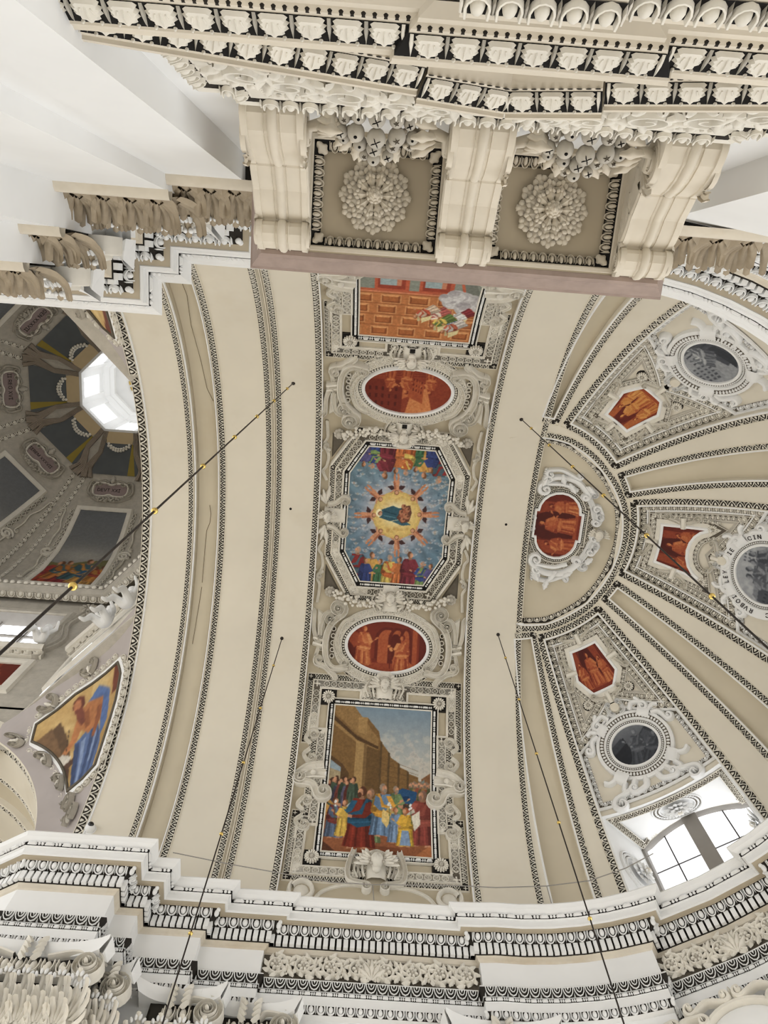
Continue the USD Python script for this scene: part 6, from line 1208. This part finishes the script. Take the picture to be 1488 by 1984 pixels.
# scroll frieze of acanthus volutes on the main sections of the frieze
def frieze_scroll(name, chart, x0, x1, zc, lab, n=4, hgt=.46):
    t = thing(name, lab, 'frieze carving', chart(np.array([[(x0 + x1) / 2, zc]]))[0]); d = (x1 - x0) / n; mid = (x0 + x1) / 2
    for k in range(n):
        x = x0 + (k + .5) * d; s = 1 if x < mid else -1; u = 1 if k % 2 == 0 else -1; r = hgt * .46
        sp_ = spiral((x, zc), r, PI / 2 * u + (0.2 * s), 1.6, -s * u, 16, .25)
        obj(t, 'stem', warp(chart, ribbon(sp_, np.linspace(.085, .04, len(sp_)), .10, ROUND)), 'stucco', 50)
        for j in range(0, len(sp_) - 4, 2):
            p = sp_[j]; dr = p - (x, zc); a = math.atan2(dr[1], dr[0]); obj(t, 'leaf', warp(chart, leaf(.17, .11, 2, .06, rise=.03, nu=6, nv=4), p[0] - .02 * math.cos(a), p[1] - .02 * math.sin(a), a - PI / 2 - s * u * 1.15, 1., .04), 'stucco', 50)
        for j in range(6): b = j * PI / 3 + k; obj(t, 'petal', warp(chart, dome(.035, .055, .07, 2, 6), x + .07 * math.cos(b), zc + .07 * math.sin(b), b - PI / 2, 1., .04), 'stucco', 60)
        obj(t, 'flower_heart', warp(chart, dome(.035, .035, .10, 2, 8), x, zc, 0, 1., .04), 'stucco_d', 60)
        for q in (-1, 1):
            obj(t, 'leaf', warp(chart, leaf(.24, .12, 3, .06, rise=.03), x + d * .42 * s, zc + q * .03, -s * PI / 2 + q * 1.0 * s, 1., .02), 'stucco', 50)
        stuff(t, 'berry', [warp(chart, ball(.022, (x + d * .5 * s + .05 * math.cos(b) * q, zc - u * .12 + .05 * math.sin(b * 1.7), .05))) for b in range(7) for q in (1,)], 'stucco')
    for j in range(5): obj(t, 'palmette_leaf', warp(chart, leaf(.42 - .04 * abs(j - 2), .13, 2, .08, rise=.05), mid, zc - .22, (j - 2) * -.42, 1., .03), 'stucco', 50)
cfar = c_plane((0, 11.37 + .558, 0), (1, 0, 0), (0, 0, 1)); obj(None, 'trim_1', warp(cfar, box(-1.41, 2.60, 10.575, 11.075, -.02, .001)), 'mid', 30, kind='structure')
frieze_scroll('scroll_frieze', cfar, -1.40, 2.59, 10.82, 'carved frieze of leafy scrolls and flowers along the middle of the far entablature', 8, .50)
def c_cyl(r):
    def f(p, h=0.): p = np.asarray(p, float); a = math.radians(61.4) - p[:, 0] / r; q = r - h; return np.stack([AXC + q * np.cos(a), YC + q * np.sin(a), p[:, 1] + 0 * a], 1)
    return f
cy = c_cyl(6.08 + .543); obj(None, 'trim_2', (cy(np.array([[x, z] for x in np.linspace(-.58, 2.25, 24) for z in (10.575, 11.075)])), grid(None, 24, 2)), 'mid', 40, kind='structure')
frieze_scroll('scroll_frieze', cy, -.57, 2.24, 10.82, 'carved frieze of leafy scrolls on the curved entablature at the lower right', 6, .50)
# ---------------------------------------------------------------- the balcony: slab, coffers, brackets, garlands
ZB = 6.8
bal = thing('balcony', 'stone balcony with two coffers underneath and a brown board edge', 'balcony', (.6, -.8, ZB))
def soff(p, h=0.): p = np.asarray(p, float); return np.stack([p[:, 0], -p[:, 1], ZB - (h + np.zeros(len(p)))], 1)
CX, CY = [(-.70, .37), (.82, 1.88)], (.37, 1.20)
obj(bal, 'slab', join([box(-1.12, CX[0][0], -1.28, -.27, ZB, ZB + .22), box(CX[0][1], CX[1][0], -1.28, -.27, ZB, ZB + .22), box(CX[1][1], 2.32, -1.28, -.27, ZB, ZB + .22)] + [box(a, b, y0, y1, ZB, ZB + .22) for a, b in CX for y0, y1 in ((-1.28, -CY[1]), (-CY[0], -.27))] + [box(a, b, -CY[1], -CY[0], ZB + .10, ZB + .22) for a, b in CX]), 'beige', 20)
ep = Path([(-1.12, -1.28), (-1.12, -.27), (2.32, -.27), (2.32, -1.28)], c_plan)
obj(bal, 'board_edge', ep.sweep([(-.04, ZB - .005), (0.0, ZB - .01), (.025, ZB + .01), (.03, ZB + .05), (.06, ZB + .08), (.10, ZB + .15), (.105, ZB + .2), (.125, ZB + .21), (.125, ZB + .27), (0, ZB + .28)]), 'wood', 25)
obj(bal, 'parapet', ep.sweep([(-.02, ZB + .26), (-.02, ZB + 1.1), (.05, ZB + 1.12), (.05, ZB + 1.2), (-.15, ZB + 1.2), (-.15, ZB + .26)]), 'stone', 20)
for (a, b), s in zip(CX, ('left', 'right')):
    q = Path([(a, CY[0]), (b, CY[0]), (b, CY[1]), (a, CY[1])], soff, closed=True)
    ins = 1 if q.M[0] @ (soff(np.array([[(a + b) / 2, .8]]))[0] - q.P[0]) > 0 else -1
    if ins < 0: q = Path([(a, CY[1]), (b, CY[1]), (b, CY[0]), (a, CY[0])], soff, closed=True)
    obj(bal, 'coffer_rim', q.sweep([(-.045, .0), (-.04, .012), (-.01, .012), (0, 0)]), 'stone'); obj(bal, 'coffer_egg_bed', q.sweep([(.0, -.005), (.075, -.085)]), 'black')
    each(bal, 'coffer_egg', q.units(egg(.085, .095, .03), .085, .075, -.08, (-.72, .72), (.65, .65), gap=.05), 'stone', limit=80)
    for i in [0] + q.corners: obj(bal, 'coffer_corner_leaf', warp(lambda p, h=0., i=i: q.P[i] + q.M[i] * (.02 + np.asarray(p)[:, 1:2] * .9) + np.cross(q.M[i], q.N[i]) * np.asarray(p)[:, :1] + q.N[i] * np.reshape(h - .02 - np.asarray(p)[:, 1] * .5, (-1, 1)), leaf(.09, .08, 2, .03)), 'stone', 50)
    c = c_local(soff, (a + b) / 2 - .01, .80, 0., h0=-.10); r = thing('coffer_rosette', f'layered acanthus rosette in the {s} coffer under the balcony', 'rosette', soff(np.array([[(a + b) / 2, .8]]))[0])
    for ring, (n, L, W, r0, z, rise, lob) in enumerate(((12, .17, .13, .125, .02, .04, 2), (12, .15, .105, .085, .055, .04, 2), (10, .12, .085, .05, .09, .04, 2))):
        for j in range(n):
            b_ = 2 * PI * (j + .5 * ring) / n; obj(r, 'leaf', warp(c, leaf(L * (1.1 if (j % 2 == 0 and ring == 0) else .98), W, lob, .03, curl=-.02, rise=rise, nu=10, nv=8, tip=.45), r0 * math.cos(b_), r0 * math.sin(b_), b_ - PI / 2, 1., z), 'stone', 60)
        for j in range(n):
            b_ = 2 * PI * (j + .5 * ring) / n
            for q_ in (-1, 0, 1): rr = r0 + L * (.92 - .12 * abs(q_)); obj(r, 'leaf_lobe', warp(c, dome(W * .21, L * .19, .018, 2, 7), rr * math.cos(b_) - q_ * W * .30 * math.sin(b_), rr * math.sin(b_) + q_ * W * .30 * math.cos(b_), b_ - PI / 2 - q_ * .55, 1., z + rise * .8), 'stone', 60)
    obj(r, 'heart', warp(c, dome(.075, .075, .10, 4, 16), z=.08), 'stone', 60)
    for ring, n in ((.0, 1), (.035, 6), (.058, 10)):
        for j in range(n): b_ = 2 * PI * j / n + ring * 20; obj(r, 'bud', warp(c, dome(.017, .022, .03, 2, 6), ring * math.cos(b_), ring * math.sin(b_), b_, 1., .17 - ring * .7), 'stone', 60)
BQ = np.array([(-1.28, 5.86), (-1.17, 5.85), (-1.06, 5.92), (-.97, 6.05), (-.92, 6.18), (-.90, 6.29), (-.885, 6.295), (-.82, 6.36), (-.75, 6.44), (-.735, 6.455), (-.70, 6.475), (-.64, 6.515), (-.58, 6.57), (-.535, 6.635), (-.525, 6.60), (-.49, 6.575), (-.42, 6.575), (-.35, 6.62), (-.305, 6.70), (-.30, 6.79)])
def bracket(xc, lab):
    t = thing('balcony_bracket', lab, 'bracket', (xc, -1.28, 5.86))
    half = [(.215, 0), (.168, .0), (.163, -.03), (.135, -.052), (.10, -.055), (.07, -.035), (.056, -.004), (.05, -.03), (.040, -.034), (.032, -.004), (.018, .012)]
    sec = [(-.215, -.25)] + [(-x, d) for x, d in half] + [(0, .016)] + half[::-1] + [(.215, -.25)]
    segs = [(0, 6), (5, 10), (9, 14), (13, 20)]; d = unit(np.gradient(BQ, axis=0)); nrm = np.stack([d[:, 1], -d[:, 0]], 1)
    for i, j in segs:
        q = BQ[i:j]; qq = spline(q, 3) if len(q) > 2 else q; dd = unit(np.gradient(qq, axis=0)); nn = np.stack([dd[:, 1], -dd[:, 0]], 1); wz = 1.06 - .10 * (qq[:, 1] - 5.86) / .94
        V = np.array([[xc + x * w, p[0] + n[0] * h, p[1] + n[1] * h] for p, n, w in zip(qq, nn, wz) for x, h in sec]); obj(t, 'fluted_face', (V, grid(None, len(qq), len(sec))), 'stone', 50)
    back = np.vstack([BQ, [(-.30, 6.80), (-1.28, 6.80)]]); pg = Polygon(back).buffer(-.012); m = trimesh.creation.extrude_polygon(pg if pg.geom_type == 'Polygon' else max(pg.geoms, key=lambda g: g.area), .40, engine='earcut'); v = np.array(m.vertices)
    obj(t, 'cheek', (np.stack([xc - .2 + v[:, 2], v[:, 0], v[:, 1]], 1), np.array(m.faces)), 'stone', 20)
    for s in (-1, 1):
        ch = lambda p, h=0., s=s: np.stack([xc + s * (.2 + h + np.zeros(len(p))), np.asarray(p)[:, 0], np.asarray(p)[:, 1]], 1)
        obj(t, 'scroll', warp(ch, ribbon(spiral((-1.08, 6.1), .2, -.3, 2.2, 1, 16), np.linspace(.07, .03, 37), np.linspace(.03, .06, 37), STRAP)), 'stone', 50); obj(t, 'scroll', warp(ch, ribbon(spiral((-.42, 6.68), .095, -2.6, 1.8, 1, 14), .03, .03, STRAP)), 'stone', 50)
        obj(t, 'scroll_rim', warp(ch, ribbon(BQ[4:16] + [[-.03, .02]], .05, .03, ROUND)), 'stone', 50)
        for j in range(6): obj(t, 'side_leaf', warp(ch, leaf(.2, .13, 3, .02, rise=.0), -.98 + .09 * j, 6.42 + .05 * j, .9 + .2 * (j % 2)), 'stone', 50)
for x, l in ((-.92, 'left fluted scroll bracket under the balcony'), (.6, 'middle fluted scroll bracket between the two balcony coffers'), (2.12, 'right fluted scroll bracket under the balcony')): bracket(x, l)
for xc, s in ((-.17, 'left'), (1.36, 'right')):
    c = c_plane((xc, -1.19, 6.08), (-.9, 0, 0), (0, .80, .60)); c = c_local(c, 0, 0, 0, .88, .82); g = thing('fruit_garland', f'heavy carved fruit garland hung before the {s} coffer of the balcony', 'garland', (xc, -1.12, 6.02)); rg = np.random.default_rng(3 if s == 'left' else 8)
    big = [(0, .02, .10, .078), (.17, .0, .07, .072), (-.17, .01, .07, .074), (.02, .17, .0, .066), (.14, .15, -.02, .06), (-.14, .14, -.02, .062), (0, -.15, .09, .072), (.15, -.14, .06, .06), (-.16, -.13, .06, .062), (.30, .02, .03, .058), (-.30, .03, .03, .055), (.27, -.10, .03, .05), (-.27, -.09, .03, .052), (.02, .29, -.03, .056), (.10, .27, -.06, .05), (-.1, .26, -.05, .052), (.28, .12, -.04, .05), (-.28, .13, -.03, .05)]
    for j, (x, y, z, r) in enumerate(big):
        fr = obj(g, 'fruit', warp(c, ball(r, (x, y, z + .05), 2, (1, 1.12, 1))), 'stucco_d', 60)
        if j % 3 == 0:
            for b in np.arange(4) * PI / 2 + .4: obj(fr, 'split', warp(c, ribbon([(x, y), (x + r * .55 * math.cos(b), y + r * .6 * math.sin(b))], [.02, .003], .008, ((-.5, 0), (0, 1), (.5, 0))), z=z + .05 + r * .93), 'black', False)
        elif j % 3 == 1: obj(fr, 'eye', warp(c, dome(r * .22, r * .22, .012, 2, 8), x, y, z=z + .05 + r * .97), 'black', False)
        else: obj(fr, 'calyx', warp(c, join([pillow([(0, -.012), (r * .5, 0), (0, .012)], .015, .5) if False else xf(pillow([(0, -.010), (r * .45, 0), (0, .010)], .012, .5), rot=b) for b in np.arange(5) * 1.257]), x, y, z=z + .05 + r * .92, sc=.75 if False else 1.), 'mid', False)
    for j in range(46):
        b, q = rg.uniform(0, 2 * PI), rg.uniform(.5, 1.); x, y = .40 * q * math.cos(b), .30 * q * math.sin(b) * (1 - .5 * abs(math.cos(b))); obj(g, 'nut', warp(c, ball(rg.uniform(.018, .034), (x, y, rg.uniform(-.06, .08)), 1)), 'stone', 60)
    for j in range(26):
        b = 2 * PI * j / 26; x, y = .33 * math.cos(b), .24 * math.sin(b); obj(g, 'leaf', warp(c, leaf(.17, .11, 3, .03, rise=.02), x * .8, y * .8, b - PI / 2 + rg.uniform(-.5, .5), 1., rg.uniform(-.08, .02)), 'stone', 60)
    for sx in (-1, 1):
        for j in range(5): obj(g, 'leaf_cup', warp(c, leaf(.22, .12, 2, .05, rise=.04), sx * .50, .06 * (j - 2), sx * PI / 2 + (j - 2) * .25, 1., .0 + .04 * (2 - abs(j - 2))), 'stone', 60)
        obj(g, 'ribbon_end', warp(c, ribbon([(sx * .42, 0), (sx * .58, .05), (sx * .62, .2)], [.12, .09, .12], .07, ROUND)), 'stone', 60)
# ---------------------------------------------------------------- the portal below the balcony: framed panel and pediment
YW = -1.28
def wallc(p, h=0.): p = np.asarray(p, float); return np.stack([p[:, 0], YW + h + np.zeros(len(p)), p[:, 1]], 1)
LC = leafcap(.165, .14, .018)
por = thing('portal_pediment', 'broad triangular pediment with leaf mouldings at the top of the photo', 'pediment', (.6, YW, 3.4))
def leaf_mould(t, p, prof, leaf0, leaf1, out, m='stone', pitch=.165, u=LC, wd=.14):
    """moulding with a row of big leaves between the profile points leaf0 (foot) and leaf1 (tip)"""
    l0, l1 = np.array(leaf0), np.array(leaf1); up = (l1 - l0) / wd
    obj(t, 'moulding', p.sweep(prof), m, 20); obj(t, 'leaf_bed', p.sweep([tuple(l0), tuple(l1)]), 'black'); n = np.array(out) / np.hypot(*out)
    each(t, 'leaf_ornament', p.units(u, pitch, *(l0 + .004 * n), tuple(up), tuple(n), gap=.02), 'stucco', limit=120)
hp = Path([(-1.72, YW), (-1.72, YW + .0), (.11, YW), (.11, YW + .03), (1.08, YW + .03), (1.08, YW), (2.95, YW)], c_plan) if False else Path([(-1.73, YW + .001), (.11, YW), (.11, YW + .035), (1.08, YW + .035), (1.08, YW), (2.95, YW)], c_plan)
HPROF = [(0, 3.74), (.065, 3.76), (.07, 3.80), (.095, 3.81), (.10, 3.83), (.165, 3.965), (.175, 3.97), (.175, 4.0), (.185, 4.02), (0, 4.04)]
leaf_mould(por, hp, HPROF, (.105, 3.835), (.165, 3.96), (.9, -.45)); stuff(por, 'bead', hp.units(dome(.016, .016, .02, 2, 6), .05, .085, 3.82, (1, 0), (0, -1)), 'dark')
obj(por, 'cornice_end', [wallc(np.array([(-1.73, 3.74), (-1.73, 4.04), (-1.73, 4.04), (-1.73, 3.74)]), np.array([0, 0, .18, .07])) , ][0:0] or (wallc(np.array([(-1.73, 3.74), (-1.73, 4.04), (-1.73, 4.02), (-1.73, 3.80)]), np.array([0, 0, .185, .07])), np.array([[0, 1, 2], [0, 2, 3]])), 'stone')
obj(por, 'tympanum', (wallc(np.array([(-1.73, 4.02), (.6, 4.80), (2.95, 4.02)]), .012), np.array([[0, 1, 2]])), 'beige')
def rake(x0, z0, x1, z1, dh, name):
    p = Path([(x0, z0), (x1, z1)] if x0 < x1 else [(x1, z1), (x0, z0)], wallc); s = 1 if p.M[0][2] > 0 else -1
    P = [(-.19, 0), (-.15, .05), (-.14, .085), (-.125, .09), (.0, .175), (.012, .18), (.012, .20), (.03, .205), (.03, 0)]
    leaf_mould(por, p, [(s * a, h + dh if h else 0) for a, h in P], (s * -.12, .095 + dh), (s * -.003, .173 + dh), (s * -.55, .8)); stuff(por, 'bead', p.units(dome(.016, .016, .02, 2, 6), .05, s * -.135, .088 + dh, (1, 0), (-s, .2)), 'dark')
SL_ = .325; zr = lambda x: 4.80 - SL_ * abs(x - .6)
rake(-1.72, zr(-1.72), .08, zr(.08), 0, 'l'); rake(.08, zr(.08) + .03, .6, zr(.6) + .03, .035, 'm'); rake(.6, zr(.6) + .03, 1.12, zr(1.12) + .03, .035, 'm'); rake(1.12, zr(1.12), 2.95, zr(2.95), 0, 'r')
for x0, x1 in ((.25, .6), (.6, .95)):
    p = Path([(x0, zr(x0) - .52), (x1, zr(x1) - .52)], wallc); s = 1 if p.M[0][2] > 0 else -1
    obj(por, 'inner_fillet', p.sweep([(-.02 * s, .0), (-.02 * s, .05), (.10 * s, .07), (.12 * s, .0)]), 'stone'); each(por, 'inner_leaf', p.units(waterleaf(.11, .10, .03), .11, .0, .055, (s, .1), (0, 1)), 'stucco')
for x0, x1, y in ((.21, .87, .14), (.89, 2.9, .10)):
    p = Path([(x0, YW), (x1, YW)], c_plan); obj(por, 'lower_moulding', p.sweep([(0, 3.38), (y - .06, 3.40), (y - .05, 3.43), (y, 3.53), (y + .01, 3.56), (0, 3.57)]), 'stone'); obj(por, 'lower_egg_bed', p.sweep([(y - .045, 3.428), (y + .003, 3.528)]), 'black')
    each(por, 'lower_egg', p.units(egg(.13, .11, .04), .13, y - .045, 3.43, (.43, .9), (.9, -.43)), 'stucco')
for s in (-1, 1): obj(por, 'apex_volute', warp(wallc, scroll([(.6 + s * .05, 4.98), (.6 + s * .16, 5.02), (.6 + s * .22, 4.92)], .07, .12, None, (.055, 1.3, -s))), 'stucco', 50)
obj(por, 'apex_volute', warp(wallc, ribbon([(.38, 4.87), (.6, 4.99), (.82, 4.87)], .09, .13, STRAP)), 'stucco', 50)
fr = thing('wall_panel_frame', 'eared egg-and-dart frame round leafy carving between the pediment and the brackets', 'frame', (.6, YW, 5.4))
fp = [(-1.35, 4.3), (-1.35, 5.50), (-1.13, 5.50), (-1.13, 5.78), (2.33, 5.78), (2.33, 5.50), (2.55, 5.50), (2.55, 4.3)]
p = Path(fp, wallc); s = 1 if p.M[0][0] < 0 else -1    # s: outward
obj(fr, 'moulding', p.sweep([(s * .02, 0), (s * .02, .07), (s * -.01, .085), (s * -.10, .055), (s * -.11, .05), (s * -.19, .05), (s * -.20, .06), (s * -.25, .045), (s * -.26, 0)]), 'stucco', 20); obj(fr, 'egg_bed', p.sweep([(s * -.012, .084), (s * -.098, .056)]), 'dark')
each(fr, 'egg_and_dart', p.units(egg(.135, .095, .035), .135, s * -.10, .058, (s * .95, .3), (-s * .2, 1), gap=.06), 'stucco', limit=140); stuff(fr, 'bead', p.units(dome(.02, .02, .025, 2, 6), .055, s * -.225, .052), 'stucco')
obj(fr, 'field', (wallc(np.array([(-1.15, 4.3), (2.35, 4.3), (2.35, 5.54), (-1.15, 5.54)]), .014), np.array([[0, 1, 2], [0, 2, 3]])), 'stucco_d')
cv_ = thing('leaf_carving', 'deeply cut leaf and scroll carving on the wall panel above the pediment slopes', 'carving', (.6, YW, 5.2)); rg = np.random.default_rng(5)
for sx in (-1, 1):
    for j, (x, z, r, d) in enumerate(((.62, 5.36, .13, 1), (.95, 5.25, .17, -1), (1.3, 5.12, .16, 1), (1.55, 4.95, .13, -1), (.35, 5.4, .1, -1))):
        sp_ = spiral((.6 + sx * x, z), r, 1.2, 1.5, d * sx, 14, .2); obj(cv_, 'scroll', warp(wallc, ribbon(sp_, np.linspace(.07, .03, len(sp_)), .11, ROUND), z=.01), 'stucco', 50)
        for q in range(9): b = 2 * PI * q / 9 + j; obj(cv_, 'leaf', warp(wallc, leaf(.17, .10, 3, .05, rise=.07), .6 + sx * x + r * .7 * math.cos(b), z + r * .7 * math.sin(b), b - PI / 2 + .7 * d * sx, 1., .03), 'stucco', 50)
        obj(cv_, 'ground', warp(wallc, dome(r * 1.0, r * .8, .01, 2, 12), .6 + sx * (x + .16), z - .05, z=.012), 'dark')
# ---------------------------------------------------------------- cables, small fittings
for x, y, z, lab, zz in ((-2.10, 2.16, 17.92, 'long dark cable with gilt beads running to the left edge past the dome', (4.98, 6.93, 8.9, 10.85, 12.8, 14.8, 16.8)), (-2.12, 8.79, 17.82, 'dark cable with gilt beads at the lower left of the strip of frescoes', (4.5, 6.45, 8.43, 10.45, 12.43, 14.4, 16.35)),
                         (3.46, 2.65, 18.17, 'dark cable with gilt beads crossing the apse to the right edge', (3.05, 5.0, 6.99, 8.97, 10.93, 12.9, 14.88, 16.86)), (3.54, 8.36, 18.06, 'dark cable with gilt beads at the lower right between the frescoes and the apse', (4.7, 6.7, 8.71, 10.75, 12.74, 14.78, 16.76))):
    t = thing('hanging_cable', lab, 'cable', (x, y, 2.))
    m = trimesh.creation.cylinder(.011, z - 2., sections=10); v = np.array(m.vertices) + [x, y, (z + 2) / 2]; obj(t, 'rope', (v, np.array(m.faces)), 'cable', 60)
    obj(t, 'ceiling_ring', ball(.05, (x, y, z + .02), 2), 'cable', 60)
    for q in zz: obj(t, 'bead', ball(.034, (x, y, q), 2, (1, 1, .8)), 'gold', 60)
for x, lab in ((-2.14, 'small black hole in the vault band left of the octagonal fresco'), (3.52, 'small black hole in the vault band right of the octagonal fresco')):
    p = c_barrel(np.array([[x, math.radians(1.2) * R]]))[0]; tt = thing('vault_hole', lab, 'hole', p); obj(tt, 'plug', warp(on_barrel(x, 1.2), dome(.035, .035, .012, 2, 12)), 'black')
p = c_barrel(np.array([[-5.67, math.radians(76.5) * R]]), .02)[0]; t = thing('security_camera', 'small round white security camera with black lens on the left arch above the cornice', 'camera', p)
cc = on_barrel(-5.67, 76.5); obj(t, 'housing', warp(cc, ball(.11, (0, 0, .05), 3)), 'white', 60); obj(t, 'lens', warp(cc, ball(.066, (.015, -.03, .12), 3)), 'lens', 60); obj(t, 'base', warp(cc, dome(.13, .13, .04, 2, 20)), 'white', 60)
def rod(t, name, pts, r=.010, m='frame'):
    for a, b in zip(pts[:-1], pts[1:]):
        a, b = np.array(a, float), np.array(b, float); me = trimesh.creation.cylinder(r, segment=np.array([a, b]), sections=8); obj(t, name, (np.array(me.vertices), np.array(me.faces)), m, 60)
t = thing('safety_wire', 'thin safety wire on short stanchions left of the city wall fresco along the cornice', 'wire', (-2, 11.45, 12)); rod(t, 'wire', [(-3.63, 11.45, 12.97), (-2.35, 11.45, 12.74), (-1.32, 11.45, 12.59), (-.3, 11.45, 12.44), (.55, 11.5, 12.5)]); rod(t, 'stanchion', [(-2.3, 11.45, 11.96), (-2.35, 11.45, 12.74)]); rod(t, 'stanchion', [(.6, 11.5, 11.96), (.55, 11.5, 12.5)])
t = thing('safety_wire', 'thin safety wire on a short stanchion curving along the apse cornice', 'wire', (4, 11.3, 12)); rod(t, 'wire', [(.55, 11.5, 12.5), (2.33, 11.45, 12.57), (3.07, 11.43, 12.56), (4.1, 11.3, 12.55), (4.95, 11.1, 12.55), (5.6, 10.7, 12.5), (6.1, 10.3, 12.5)]); rod(t, 'stanchion', [(4.1, 11.3, 11.96), (4.1, 11.3, 12.55)])
